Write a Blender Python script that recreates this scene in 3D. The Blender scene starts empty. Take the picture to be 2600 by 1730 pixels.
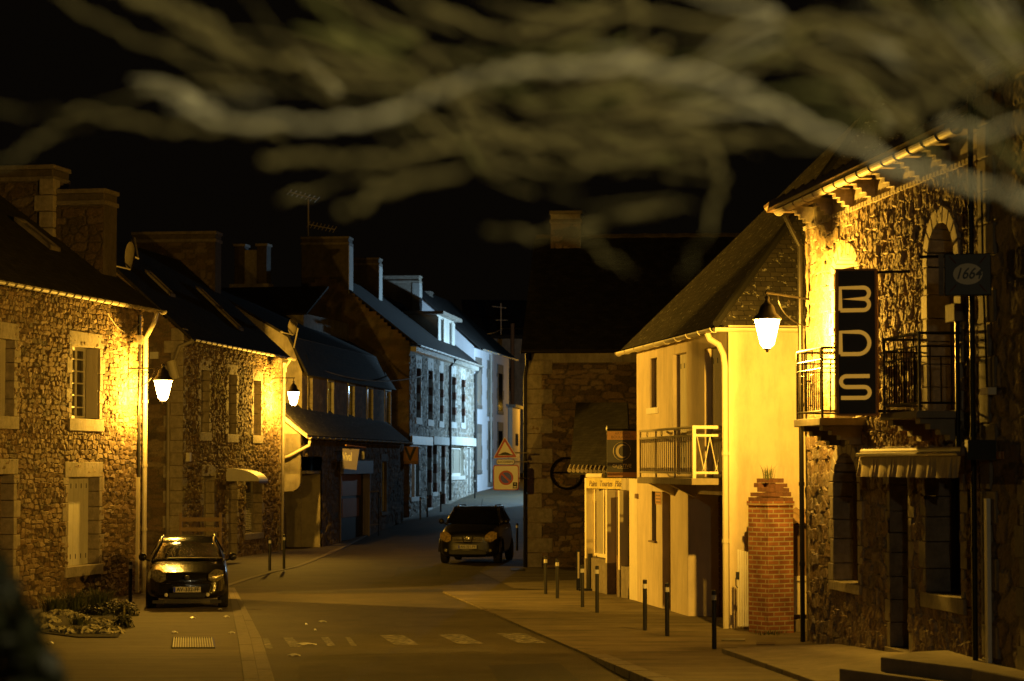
import bpy, bmesh, math, random
import numpy as np
from mathutils import Vector, Matrix
SC = bpy.context.scene
COL = SC.collection
R = math.radians
# ---------------------------------------------------------------- camera
EYE = 2.85
FPX, CX, CY, HOR = 6139.0, 1300.0, 865.0, 1185.0      # focal length in photo pixels, centre, horizon row
TH = math.atan((HOR - CY) / FPX)
cam_d = bpy.data.cameras.new("camera"); cam = bpy.data.objects.new("camera", cam_d); COL.objects.link(cam)
cam.location = (0, 0, EYE); cam.rotation_euler = (R(90) + TH, 0, 0)
cam_d.sensor_width = 36; cam_d.lens = 85.0; cam_d.clip_start = 0.1; cam_d.clip_end = 2000
cam_d.dof.use_dof = True; cam_d.dof.focus_distance = 50.0; cam_d.dof.aperture_fstop = 2.5
SC.camera = cam
# ---------------------------------------------------------------- world: night sky
w = bpy.data.worlds.new("World"); SC.world = w; w.use_nodes = True
nt = w.node_tree; nt.nodes.clear()
sky = nt.nodes.new("ShaderNodeTexSky"); sky.sky_type = 'NISHITA'; sky.sun_disc = False
sky.sun_elevation = R(-6); sky.sun_rotation = R(200)
mixn = nt.nodes.new("ShaderNodeMix"); mixn.data_type = 'RGBA'; mixn.inputs[0].default_value = 0.9
mixn.inputs[7].default_value = (0.045, 0.032, 0.02, 1)
bg = nt.nodes.new("ShaderNodeBackground"); bg.inputs[1].default_value = 0.05
wo = nt.nodes.new("ShaderNodeOutputWorld")
nt.links.new(sky.outputs[0], mixn.inputs[6]); nt.links.new(mixn.outputs[2], bg.inputs[0]); nt.links.new(bg.outputs[0], wo.inputs[0])
SC.view_settings.view_transform = 'Standard'; SC.view_settings.look = 'None'
SC.view_settings.exposure = 0.0; SC.view_settings.gamma = 1.0
cy = SC.cycles
cy.use_denoising = True; cy.max_bounces = 6; cy.diffuse_bounces = 3; cy.glossy_bounces = 3; cy.transparent_max_bounces = 6
cy.sample_clamp_indirect = 2.0; cy.caustics_reflective = False; cy.caustics_refractive = False
SODIUM = (1.0, 0.51, 0.045)
LED = (0.44, 0.74, 1.0)
P_LAMP = [13500, 3600, 7800]       # watts of the three lanterns: near left, far left, right
# ---------------------------------------------------------------- pixel helpers (photo 2600x1730)
def ray(u, v):
    x = (u - CX) / FPX; y = (CY - v) / FPX
    c, s = math.cos(TH), math.sin(TH)
    return Vector((x, c - y * s, s + y * c))
def G(u, v, z=0.0):                       # point on the level z
    d = ray(u, v); t = (z - EYE) / d.z
    return Vector((d.x * t, d.y * t, z))
def P(u, v, Y):                           # point at distance Y
    d = ray(u, v); t = Y / d.y
    return Vector((d.x * t, Y, EYE + d.z * t))
def sp(u, s):                             # ground plan point seen in column u where a metre spans s pixels
    dc = FPX / s
    return Vector(((u - CX) / s, dc * 1.00136 + 0.148, 0))
def gz(y):                                # the street climbs beyond the bend
    xs = [-50, 86, 93, 104, 127, 141, 160, 200, 420]; zs = [0, 0, .12, .6, 1.43, 1.85, 2.3, 3.0, 6]
    return float(np.interp(y, xs, zs))
class Wall:
    """vertical plane: d runs to the right for someone facing it, n points out of it"""
    def __init__(s, p0, p1, z0=0.0):
        s.p = Vector((p0[0], p0[1], 0)); q = Vector((p1[0], p1[1], 0))
        s.L = (q - s.p).length; s.d = (q - s.p) / s.L
        s.n = Vector((s.d.y, -s.d.x, 0)); s.z0 = z0
    def at(s, a, z, o=0.0):
        return s.p + s.d * a + s.n * o + Vector((0, 0, z))
    def hit(s, u, v, off=0.0):
        r = ray(u, v); e = Vector((0, 0, EYE)); pp = s.p + s.n * off
        t = (pp - e).dot(s.n) / r.dot(s.n); q = e + r * t
        return (q - pp).dot(s.d), q.z
    def S(s, u, off=0.0): return s.hit(u, HOR, off)[0]
    def Z(s, u, v, off=0.0): return s.hit(u, v, off)[1]
    def rect(s, u0, u1, v0, v1, off=0.0):   # s0,s1,z0,z1 of a pixel rectangle
        um = (u0 + u1) / 2
        a, b = s.S(u0, off), s.S(u1, off)
        return min(a, b), max(a, b), s.Z(um, v1, off), s.Z(um, v0, off)
    def moved(s, off, a0=0.0, a1=None):
        a1 = s.L if a1 is None else a1
        return Wall(s.at(a0, 0, off), s.at(a1, 0, off))
# ---------------------------------------------------------------- mesh builder
class MB:
    def __init__(s): s.v = []; s.f = []; s.uv = []
    def add(s, vs, fs, uvs=None):
        b = len(s.v); s.v += [tuple(q) for q in vs]
        for i, f in enumerate(fs):
            s.f.append([b + j for j in f])
            s.uv.append(uvs[i] if uvs else None)
    def quad(s, a, b, c, d, uv=True):
        a, b, c, d = Vector(a), Vector(b), Vector(c), Vector(d)
        W_ = (b - a).length; H_ = (d - a).length; W2 = (c - d).length; sh = (d - a).dot((b - a).normalized()) if W_ > 0 else 0
        Hh = math.sqrt(max(H_ * H_ - sh * sh, 1e-9))
        s.add([a, b, c, d], [[0, 1, 2, 3]], [[(0, 0), (W_, 0), (sh + W2, Hh), (sh, Hh)]])
    def hexa(s, q):     # 8 points: bottom 4 then top 4
        s.quad(q[0], q[1], q[5], q[4]); s.quad(q[1], q[2], q[6], q[5]); s.quad(q[2], q[3], q[7], q[6]); s.quad(q[3], q[0], q[4], q[7])
        s.quad(q[4], q[5], q[6], q[7]); s.quad(q[3], q[2], q[1], q[0])
        return s
    def wbox(s, W, a0, a1, z0, z1, o0, o1):
        return s.hexa([W.at(a0, z0, o1), W.at(a1, z0, o1), W.at(a1, z0, o0), W.at(a0, z0, o0),
                       W.at(a0, z1, o1), W.at(a1, z1, o1), W.at(a1, z1, o0), W.at(a0, z1, o0)])
    def box(s, x0, x1, y0, y1, z0, z1):
        return s.hexa([Vector(p) for p in ((x0, y0, z0), (x1, y0, z0), (x1, y1, z0), (x0, y1, z0), (x0, y0, z1), (x1, y0, z1), (x1, y1, z1), (x0, y1, z1))])
    def prism(s, pts, vec):
        n = len(pts); vec = Vector(vec); a = [Vector(p) for p in pts]; b = [p + vec for p in a]
        s.add(a + b, [list(range(n))[::-1], list(range(n, 2 * n))] + [[i, (i + 1) % n, n + (i + 1) % n, n + i] for i in range(n)])
        return s
    def tube(s, pts, r, n=8, cap=True, flat=None):
        pts = [Vector(p) for p in pts]; m = len(pts)
        rs = r if isinstance(r, (list, tuple)) else [r] * m
        vs = []; prev = None
        for i, p in enumerate(pts):
            t = (pts[min(i + 1, m - 1)] - pts[max(i - 1, 0)]).normalized()
            up = flat if flat is not None else (prev if prev is not None else (Vector((0, 0, 1)) if abs(t.z) < .9 else Vector((1, 0, 0))))
            x = t.cross(up)
            if x.length < 1e-5: x = t.cross(Vector((0.3, 1, 0.2)))
            x.normalize(); y = x.cross(t).normalized(); prev = y
            for k in range(n):
                a = 2 * math.pi * k / n
                vs.append(p + x * (math.cos(a) * rs[i]) + y * (math.sin(a) * rs[i] * (0.35 if flat is not None else 1)))
        fs = []
        for i in range(m - 1):
            for k in range(n):
                fs.append([i * n + k, i * n + (k + 1) % n, (i + 1) * n + (k + 1) % n, (i + 1) * n + k])
        if cap: fs += [list(range(n))[::-1], [(m - 1) * n + k for k in range(n)]]
        s.add(vs, fs); return s
    def lathe(s, c, prof, n=16, axis='z', squ=1.0):
        c = Vector(c); vs = []
        for (r, h) in prof:
            for k in range(n):
                a = 2 * math.pi * (k + .5) / n
                x, y = math.cos(a) * r, math.sin(a) * r * squ
                vs.append(c + (Vector((x, y, h)) if axis == 'z' else Vector((x, h, y)) if axis == 'y' else Vector((h, x, y))))
        m = len(prof); fs = []
        for i in range(m - 1):
            for k in range(n):
                fs.append([i * n + k, i * n + (k + 1) % n, (i + 1) * n + (k + 1) % n, (i + 1) * n + k])
        fs += [list(range(n))[::-1], [(m - 1) * n + k for k in range(n)]]
        s.add(vs, fs); return s
    def grid(s, rows, close=False):       # rows of equal-length point lists
        m, n = len(rows), len(rows[0]); vs = [p for r_ in rows for p in r_]; fs = []
        for i in range(m - 1):
            for k in range(n - 1 + (1 if close else 0)):
                fs.append([i * n + k, i * n + (k + 1) % n, (i + 1) * n + (k + 1) % n, (i + 1) * n + k])
        s.add(vs, fs); return s
ORG = {}
def origin(o): return ORG.get(o.name, Vector((0, 0, 0))) if o is not None else Vector((0, 0, 0))
def make(name, mb, m, parent=None, smooth=False, bevel=0, local=False, subd=0, weld=False):
    me = bpy.data.meshes.new(name)
    og = Vector((0, 0, 0)) if local else origin(parent)
    me.from_pydata([(v[0] - og.x, v[1] - og.y, v[2] - og.z) for v in mb.v], [], mb.f)
    if any(u is not None for u in mb.uv):
        ul = me.uv_layers.new(name="UVMap"); k = 0
        for f, u in zip(mb.f, mb.uv):
            for j in range(len(f)):
                ul.data[k].uv = u[j] if u else (0, 0); k += 1
    if m: me.materials.append(m)
    bm = bmesh.new(); bm.from_mesh(me)
    if weld: bmesh.ops.remove_doubles(bm, verts=bm.verts, dist=1e-4)
    if not any(u is not None for u in mb.uv) or weld: bmesh.ops.recalc_face_normals(bm, faces=bm.faces)
    bm.to_mesh(me); bm.free()
    if smooth:
        for p in me.polygons: p.use_smooth = True
    o = bpy.data.objects.new(name, me); COL.objects.link(o)
    if parent is not None: o.parent = parent
    ORG[o.name] = og if not local else Vector((0, 0, 0))
    if bevel:
        b = o.modifiers.new("b", 'BEVEL'); b.width = bevel; b.segments = 2; b.limit_method = 'ANGLE'
        if not weld:
            bm = bmesh.new(); bm.from_mesh(me); bmesh.ops.remove_doubles(bm, verts=bm.verts, dist=1e-5); bm.to_mesh(me); bm.free()
    if subd:
        b = o.modifiers.new("s", 'SUBSURF'); b.levels = subd; b.render_levels = subd
    return o
def thing(name, loc, label, cat, group=None, rz=0):
    o = bpy.data.objects.new(name, None); COL.objects.link(o)
    o.location = loc; o.rotation_euler = (0, 0, rz); ORG[o.name] = Vector(loc)
    o["label"] = label; o["category"] = cat
    if group: o["group"] = group
    return o
def tag(o, label, cat, group=None, kind=None):
    if label: o["label"] = label
    if cat: o["category"] = cat
    if group: o["group"] = group
    if kind: o["kind"] = kind
    return o
def clone(o, parent=None):
    c = o.copy(); COL.objects.link(c)
    if parent is not None: c.parent = parent
    for ch in [x for x in bpy.data.objects if x.parent == o]: clone(ch, c)
    return c
def text(body, size, W, a, z, off, m, parent, name="lettering", shear=0, align='CENTER', ext=.003, sx=1.0, bold=0):
    cu = bpy.data.curves.new(name, 'FONT'); cu.body = body; cu.size = size; cu.align_x = align; cu.align_y = 'CENTER'
    cu.extrude = ext; cu.shear = shear; cu.offset = bold; cu.resolution_u = 3
    t = bpy.data.objects.new("tmp", cu); COL.objects.link(t)
    bpy.context.view_layer.update()
    me = bpy.data.meshes.new_from_object(t.evaluated_get(bpy.context.evaluated_depsgraph_get()))
    bpy.data.objects.remove(t); me.name = name; me.materials.clear(); me.materials.append(m)
    o = bpy.data.objects.new(name, me); COL.objects.link(o)
    p = W.at(a, z, off) - origin(parent)
    M_ = Matrix.Identity(4)
    for i in range(3): M_[i][0] = W.d[i] * sx; M_[i][1] = (0, 0, 1)[i]; M_[i][2] = W.n[i]; M_[i][3] = p[i]
    me.transform(M_); o.parent = parent
    return o
# ---------------------------------------------------------------- materials
def nodes(name):
    m = bpy.data.materials.new(name); m.use_nodes = True; t = m.node_tree; b = t.nodes["Principled BSDF"]
    return m, t, b
def N(t, kind, **kw):
    n = t.nodes.new(kind)
    for k, v in kw.items(): setattr(n, k, v)
    return n
def M(name, col, rough=.75, metal=0.0, var=.25, scale=4.0, bump=.15, bscale=60.0, coat=0.0, spec=.5, stain=0.0, stretch=None):
    m, t, b = nodes(name); L = t.links
    tc = N(t, "ShaderNodeTexCoord"); src = tc.outputs["Object"]
    if stretch:
        mp = N(t, "ShaderNodeMapping"); mp.inputs[3].default_value = stretch; L.new(src, mp.inputs[0]); src = mp.outputs[0]
    n1 = N(t, "ShaderNodeTexNoise"); n1.inputs["Scale"].default_value = scale; n1.inputs["Detail"].default_value = 6; n1.inputs["Roughness"].default_value = .65
    L.new(src, n1.inputs["Vector"])
    rp = N(t, "ShaderNodeValToRGB"); e = rp.color_ramp.elements
    e[0].position = .28; e[1].position = .72
    e[0].color = tuple(c * (1 - var) for c in col) + (1,); e[1].color = tuple(min(c * (1 + var), 1) for c in col) + (1,)
    L.new(n1.outputs[0], rp.inputs[0]); out = rp.outputs[0]
    if stain:
        n3 = N(t, "ShaderNodeTexNoise"); n3.inputs["Scale"].default_value = 1.3; n3.inputs["Detail"].default_value = 8; n3.inputs["Roughness"].default_value = .75
        mp = N(t, "ShaderNodeMapping"); mp.inputs[3].default_value = (1.6, 1.6, .35); L.new(tc.outputs["Object"], mp.inputs[0]); L.new(mp.outputs[0], n3.inputs["Vector"])
        r3 = N(t, "ShaderNodeValToRGB"); r3.color_ramp.elements[0].position = .45; r3.color_ramp.elements[1].position = .7
        r3.color_ramp.elements[0].color = (1, 1, 1, 1); r3.color_ramp.elements[1].color = (1 - stain,) * 3 + (1,)
        L.new(n3.outputs[0], r3.inputs[0])
        mx = N(t, "ShaderNodeMix", data_type='RGBA', blend_type='MULTIPLY'); mx.inputs[0].default_value = 1
        L.new(out, mx.inputs[6]); L.new(r3.outputs[0], mx.inputs[7]); out = mx.outputs[2]
    L.new(out, b.inputs["Base Color"])
    b.inputs["Roughness"].default_value = rough; b.inputs["Metallic"].default_value = metal
    b.inputs["Specular IOR Level"].default_value = spec; b.inputs["Coat Weight"].default_value = coat
    if bump:
        n2 = N(t, "ShaderNodeTexNoise"); n2.inputs["Scale"].default_value = bscale; n2.inputs["Detail"].default_value = 5; L.new(src, n2.inputs["Vector"])
        bp = N(t, "ShaderNodeBump"); bp.inputs["Strength"].default_value = bump; bp.inputs["Distance"].default_value = .02
        L.new(n2.outputs[0], bp.inputs["Height"]); L.new(bp.outputs[0], b.inputs["Normal"])
    return m
def Mrelief(name, stone, mortar, var=.35):
    m, t, b = nodes(name); L = t.links
    at = N(t, "ShaderNodeAttribute", attribute_name="tone"); sep = N(t, "ShaderNodeSeparateColor"); L.new(at.outputs["Color"], sep.inputs[0])
    tc = N(t, "ShaderNodeTexCoord")
    n1 = N(t, "ShaderNodeTexNoise"); n1.inputs["Scale"].default_value = 22; n1.inputs["Detail"].default_value = 8; n1.inputs["Roughness"].default_value = .7; L.new(tc.outputs["Object"], n1.inputs["Vector"])
    rp = N(t, "ShaderNodeValToRGB"); e = rp.color_ramp.elements; e[0].position = 0; e[1].position = 1
    e[0].color = tuple(c * (1 - var) for c in stone) + (1,); e[1].color = tuple(c * (1 + var) for c in stone) + (1,)
    e2 = rp.color_ramp.elements.new(.55); e2.color = (stone[0] * 1.08, stone[1] * .93, stone[2] * .78, 1)
    L.new(sep.outputs[0], rp.inputs[0])
    mg = N(t, "ShaderNodeMix", data_type='RGBA'); mg.inputs[7].default_value = mortar + (1,)
    L.new(sep.outputs[1], mg.inputs[0]); L.new(rp.outputs[0], mg.inputs[6])
    r2 = N(t, "ShaderNodeMapRange"); r2.inputs[1].default_value = .3; r2.inputs[2].default_value = .7; r2.inputs[3].default_value = .62; r2.inputs[4].default_value = 1.3
    L.new(n1.outputs[0], r2.inputs[0])
    mm = N(t, "ShaderNodeVectorMath", operation='SCALE'); L.new(mg.outputs[2], mm.inputs[0]); L.new(r2.outputs[0], mm.inputs["Scale"])
    L.new(mm.outputs[0], b.inputs["Base Color"]); b.inputs["Roughness"].default_value = .88; b.inputs["Specular IOR Level"].default_value = .3
    n2 = N(t, "ShaderNodeTexNoise"); n2.inputs["Scale"].default_value = 45; n2.inputs["Detail"].default_value = 6; L.new(tc.outputs["Object"], n2.inputs["Vector"])
    bp = N(t, "ShaderNodeBump"); bp.inputs["Strength"].default_value = .5; bp.inputs["Distance"].default_value = .025
    L.new(n2.outputs[0], bp.inputs["Height"]); L.new(bp.outputs[0], b.inputs["Normal"])
    return m
def Mbrick(name, c1, c2, mortar, w=.2, h=.12, mort=.006, rough=.7, bump=.6, lichen=0.0, dist=.012, off=.5):
    m, t, b = nodes(name); L = t.links
    uv = N(t, "ShaderNodeUVMap"); br = N(t, "ShaderNodeTexBrick"); L.new(uv.outputs[0], br.inputs["Vector"])
    br.inputs["Color1"].default_value = c1 + (1,); br.inputs["Color2"].default_value = c2 + (1,); br.inputs["Mortar"].default_value = mortar + (1,)
    br.inputs["Scale"].default_value = 1; br.inputs["Mortar Size"].default_value = mort; br.inputs["Brick Width"].default_value = w; br.inputs["Row Height"].default_value = h
    br.inputs["Bias"].default_value = 0; br.offset = off; br.inputs["Mortar Smooth"].default_value = .2
    out = br.outputs["Color"]
    nz = N(t, "ShaderNodeTexNoise"); nz.inputs["Scale"].default_value = 3; nz.inputs["Detail"].default_value = 8; L.new(uv.outputs[0], nz.inputs["Vector"])
    r2 = N(t, "ShaderNodeMapRange"); r2.inputs[1].default_value = .3; r2.inputs[2].default_value = .7; r2.inputs[3].default_value = .6; r2.inputs[4].default_value = 1.35; L.new(nz.outputs[0], r2.inputs[0])
    mm = N(t, "ShaderNodeVectorMath", operation='SCALE'); L.new(out, mm.inputs[0]); L.new(r2.outputs[0], mm.inputs["Scale"]); out = mm.outputs[0]
    if lichen:
        n3 = N(t, "ShaderNodeTexNoise"); n3.inputs["Scale"].default_value = 6.5; n3.inputs["Detail"].default_value = 3; n3.inputs["Roughness"].default_value = .8; L.new(uv.outputs[0], n3.inputs["Vector"])
        r3 = N(t, "ShaderNodeValToRGB"); r3.color_ramp.elements[0].position = .60; r3.color_ramp.elements[1].position = .66; L.new(n3.outputs[0], r3.inputs[0])
        mx = N(t, "ShaderNodeMix", data_type='RGBA'); L.new(r3.outputs[0], mx.inputs[0]); L.new(out, mx.inputs[6]); mx.inputs[7].default_value = (lichen, lichen * .95, lichen * .75, 1); out = mx.outputs[2]
    L.new(out, b.inputs["Base Color"]); b.inputs["Roughness"].default_value = rough; b.inputs["Specular IOR Level"].default_value = .35
    inv = N(t, "ShaderNodeMath", operation='MULTIPLY_ADD'); inv.inputs[1].default_value = -1; inv.inputs[2].default_value = 1; L.new(br.outputs["Fac"], inv.inputs[0])
    ad = N(t, "ShaderNodeMath", operation='MULTIPLY_ADD'); ad.inputs[1].default_value = .5; L.new(nz.outputs[0], ad.inputs[0]); L.new(inv.outputs[0], ad.inputs[2])
    bp = N(t, "ShaderNodeBump"); bp.inputs["Strength"].default_value = bump; bp.inputs["Distance"].default_value = dist
    L.new(ad.outputs[0], bp.inputs["Height"]); L.new(bp.outputs[0], b.inputs["Normal"])
    return m
def Memit(name, col, s):
    m = bpy.data.materials.new(name); m.use_nodes = True; t = m.node_tree; t.nodes.clear()
    e = N(t, "ShaderNodeEmission"); e.inputs[0].default_value = tuple(col) + (1,); e.inputs[1].default_value = s
    tr = N(t, "ShaderNodeBsdfTransparent"); mx = N(t, "ShaderNodeMixShader"); mx.inputs[0].default_value = .5
    o = N(t, "ShaderNodeOutputMaterial"); t.links.new(tr.outputs[0], mx.inputs[1]); t.links.new(e.outputs[0], mx.inputs[2]); t.links.new(mx.outputs[0], o.inputs[0])
    return m
def Mwet(name, col, rough=.25, drops=.5):
    m, t, b = nodes(name); L = t.links
    b.inputs["Base Color"].default_value = col + (1,); b.inputs["Roughness"].default_value = rough; b.inputs["Coat Weight"].default_value = .3; b.inputs["Coat Roughness"].default_value = .05
    tc = N(t, "ShaderNodeTexCoord"); vo = N(t, "ShaderNodeTexVoronoi"); vo.inputs["Scale"].default_value = 24; L.new(tc.outputs["Object"], vo.inputs["Vector"])
    r = N(t, "ShaderNodeMapRange"); r.inputs[1].default_value = .1; r.inputs[2].default_value = .42; r.inputs[3].default_value = 1; r.inputs[4].default_value = 0; L.new(vo.outputs["Distance"], r.inputs[0])
    bp = N(t, "ShaderNodeBump"); bp.inputs["Strength"].default_value = drops; bp.inputs["Distance"].default_value = .012; L.new(r.outputs[0], bp.inputs["Height"])
    L.new(bp.outputs[0], b.inputs["Normal"]); L.new(bp.outputs[0], b.inputs["Coat Normal"])
    return m
MT = dict(
    granite=M("granite", (.36, .31, .25), .85, var=.3, scale=9, bump=.3, bscale=50, stain=.35),
    dim_stone=M("dimmed_stone", (.11, .09, .07), .9, var=.35, scale=6, bump=.5, bscale=30, stain=.4),  # stone colour darkened to hold down lamplight on chimneys and ridge
    rubble_s=Mrelief("dimmed_rubble", (.13, .105, .08), (.08, .065, .05), .5),  # rubble darkened likewise, so the chimney faces look less lit
    granite2=M("dark_granite", (.2, .17, .14), .85, var=.3, scale=9, bump=.3, bscale=50, stain=.3),
    blue_granite=M("pale_granite", (.5, .49, .46), .85, var=.15, scale=9, bump=.2, stain=.2),
    rubble_a=Mrelief("rubble_brown", (.24, .19, .135), (.11, .09, .065), .65),  # joint colour darkened to carry the shadow between the stones
    rubble_b=Mrelief("rubble_dark", (.2, .16, .115), (.14, .115, .08), .5),
    rock=Mrelief("rock_faced_stone", (.25, .205, .155), (.42, .38, .31)),
    rubble_d=Mrelief("rubble_grey", (.24, .23, .2), (.5, .48, .44), .6),
    render_y=M("yellow_render", (.66, .56, .42), .9, var=.09, scale=2, bump=.15, bscale=90, stain=.3),
    render_w=M("white_render", (.75, .73, .76), .9, var=.06, scale=2, bump=.1, stain=.12),
    render_c=M("old_render", (.42, .37, .29), .9, var=.25, scale=3, bump=.25, bscale=40, stain=.5),
    cream=M("cream_paint", (.76, .68, .5), .7, var=.08, bump=.05, stain=.15),
    white=M("white_paint", (.74, .71, .63), .55, var=.07, bump=.04, stain=.15),
    shutter=M("shutter_paint", (.5, .46, .38), .6, var=.15, bump=.1, stain=.25, stretch=(1, 1, .2)),
    wood=M("brown_wood", (.16, .1, .06), .6, var=.3, bump=.15, stretch=(1, 1, .15)),
    darkmetal=M("dark_iron", (.02, .018, .016), .45, .6, var=.3, bump=.1),
    black=M("black_paint", (.018, .018, .018), .4, var=.2, bump=.03),
    zinc=M("zinc", (.34, .3, .25), .6, .1, var=.2, bump=.05, stain=.3),
    pvc=M("cream_plastic", (.62, .56, .42), .45, var=.05, bump=0),
    glass=M("dark_glass", (.012, .012, .013), .08, var=.1, bump=0, spec=.8),
    curtain=M("curtain", (.3, .27, .21), .8, var=.2, scale=3, bump=.1, stretch=(3, 3, .3)),
    slate=Mbrick("slate", (.02, .018, .017), (.036, .032, .03), (.012, .011, .01), .22, .13, .008, .85, .8),
    slate_l=Mbrick("lichened_slate", (.034, .03, .025), (.058, .05, .042), (.015, .013, .012), .22, .13, .008, .8, .9, lichen=.32),
    brick=Mbrick("red_brick", (.34, .14, .065), (.25, .09, .045), (.42, .35, .24), .235, .079, .012, .85, .8),
    brick_r=M("faded_brick", (.16, .075, .05), .9, var=.3, scale=12, bump=.3),
    asphalt=M("asphalt", (.068, .054, .032), .75, var=.42, scale=.7, bump=1.0, bscale=30, spec=.35, stain=.3),
    patch_a=M("new_tar", (.026, .023, .02), .7, var=.3, scale=2, bump=.6, bscale=60, spec=.35), patch_b=M("pale_tar", (.078, .067, .053), .8, var=.3, scale=2, bump=.8, bscale=50, spec=.3),
    pave=M("worn_paving", (.12, .094, .058), .8, var=.35, scale=1.6, bump=.35, bscale=50, stain=.25, stretch=(.35, 1.6, 1)),
    pave_r=M("grey_pavement", (.14, .112, .07), .85, var=.6, scale=1.2, bump=.35, bscale=60, stretch=(.5, 1.6, 1), stain=.3),  # strong tone variation includes painted shadow bands across the pavement
    concrete=M("concrete", (.27, .23, .17), .85, var=.2, scale=2.5, bump=.25, bscale=60, stain=.3),
    sett=M("granite_sett", (.21, .18, .14), .8, var=.25, scale=6, bump=.3),
    soil=M("soil", (.03, .022, .015), .95, var=.4, bump=.5),
    leaf=M("dark_leaf", (.022, .026, .007), .6, var=.5, scale=30, bump=0),
    leaf_p=M("pale_leaf", (.5, .47, .33), .7, var=.25, scale=30, bump=0),
    grass=M("grass_blade", (.07, .085, .03), .7, var=.4, scale=20, bump=0),
    bark=M("lit_lichened_bark", (.5, .49, .34), .9, var=.35, scale=30, bump=.3, bscale=90),  # pale lichen tone also carries the light on the brighter branches
    bark2=M("dim_olive_bark", (.24, .215, .09), .9, var=.5, scale=30, bump=.3),  # darker tone also paints these branches as dimly lit
    needle=M("yellow_green_leaf", (.2, .21, .06), .7, var=.4, scale=25, bump=0),
    tyre=M("tyre_rubber", (.015, .014, .013), .85, var=.2, bump=.1),
    chrome=M("chrome", (.55, .53, .5), .2, 1, var=.05, bump=0),
    lens=M("headlamp_lens", (.22, .2, .16), .15, .3, var=1.0, scale=22, bump=.3, bscale=30, coat=1),  # high-contrast noise paints glints of the inner reflector facets
    lens_b=M("amber_lit_lens", (.42, .3, .12), .3, 0, var=.8, scale=18, bump=.3, bscale=30, coat=.6),  # amber lamplight and glints are put into the lens colour
    plate=M("plate_white", (.65, .63, .58), .4, var=.03, bump=0),
    blue=M("sign_blue", (.006, .02, .6), .35, var=.05, bump=0),
    red=M("sign_red", (.42, .012, .012), .35, var=.05, bump=0),
    ink=M("black_ink", (.012, .012, .012), .5, var=.1, bump=0),
    signwhite=M("sign_white", (.8, .78, .72), .3, var=.04, bump=0),
    orange=M("orange_panel", (.75, .27, .02), .4, var=.05, bump=0),
    ochre=M("ochre_panel", (.5, .24, .06), .5, var=.08, bump=0),
    gold=M("gold_letter", (.62, .5, .28), .45, var=.08, bump=0),
    glow_gold=M("letter_with_glow", (.4, .22, .04), .45, var=.08, bump=0),
    charcoal=M("charcoal_panel", (.035, .032, .028), .5, var=.1, bump=0),
    purple=M("violet_panel", (.17, .15, .3), .5, var=.06, bump=0),
    awn=M("awning_canvas", (.5, .4, .26), .85, var=.25, scale=6, bump=.2, stretch=(3, 3, .4)),
    tile=M("ridge_tile", (.3, .2, .12), .85, var=.3, scale=8, bump=.2),
)
MT['car_a'] = Mwet("black_wet_paint", (.012, .011, .01), .16, .12)
MT['glass_wet'] = Mwet("wet_glass", (.006, .006, .006), .06, .9)
MT['car_b'] = M("black_car_paint", (.012, .012, .013), .32, 0, var=.1, bump=0, coat=.25)
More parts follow.
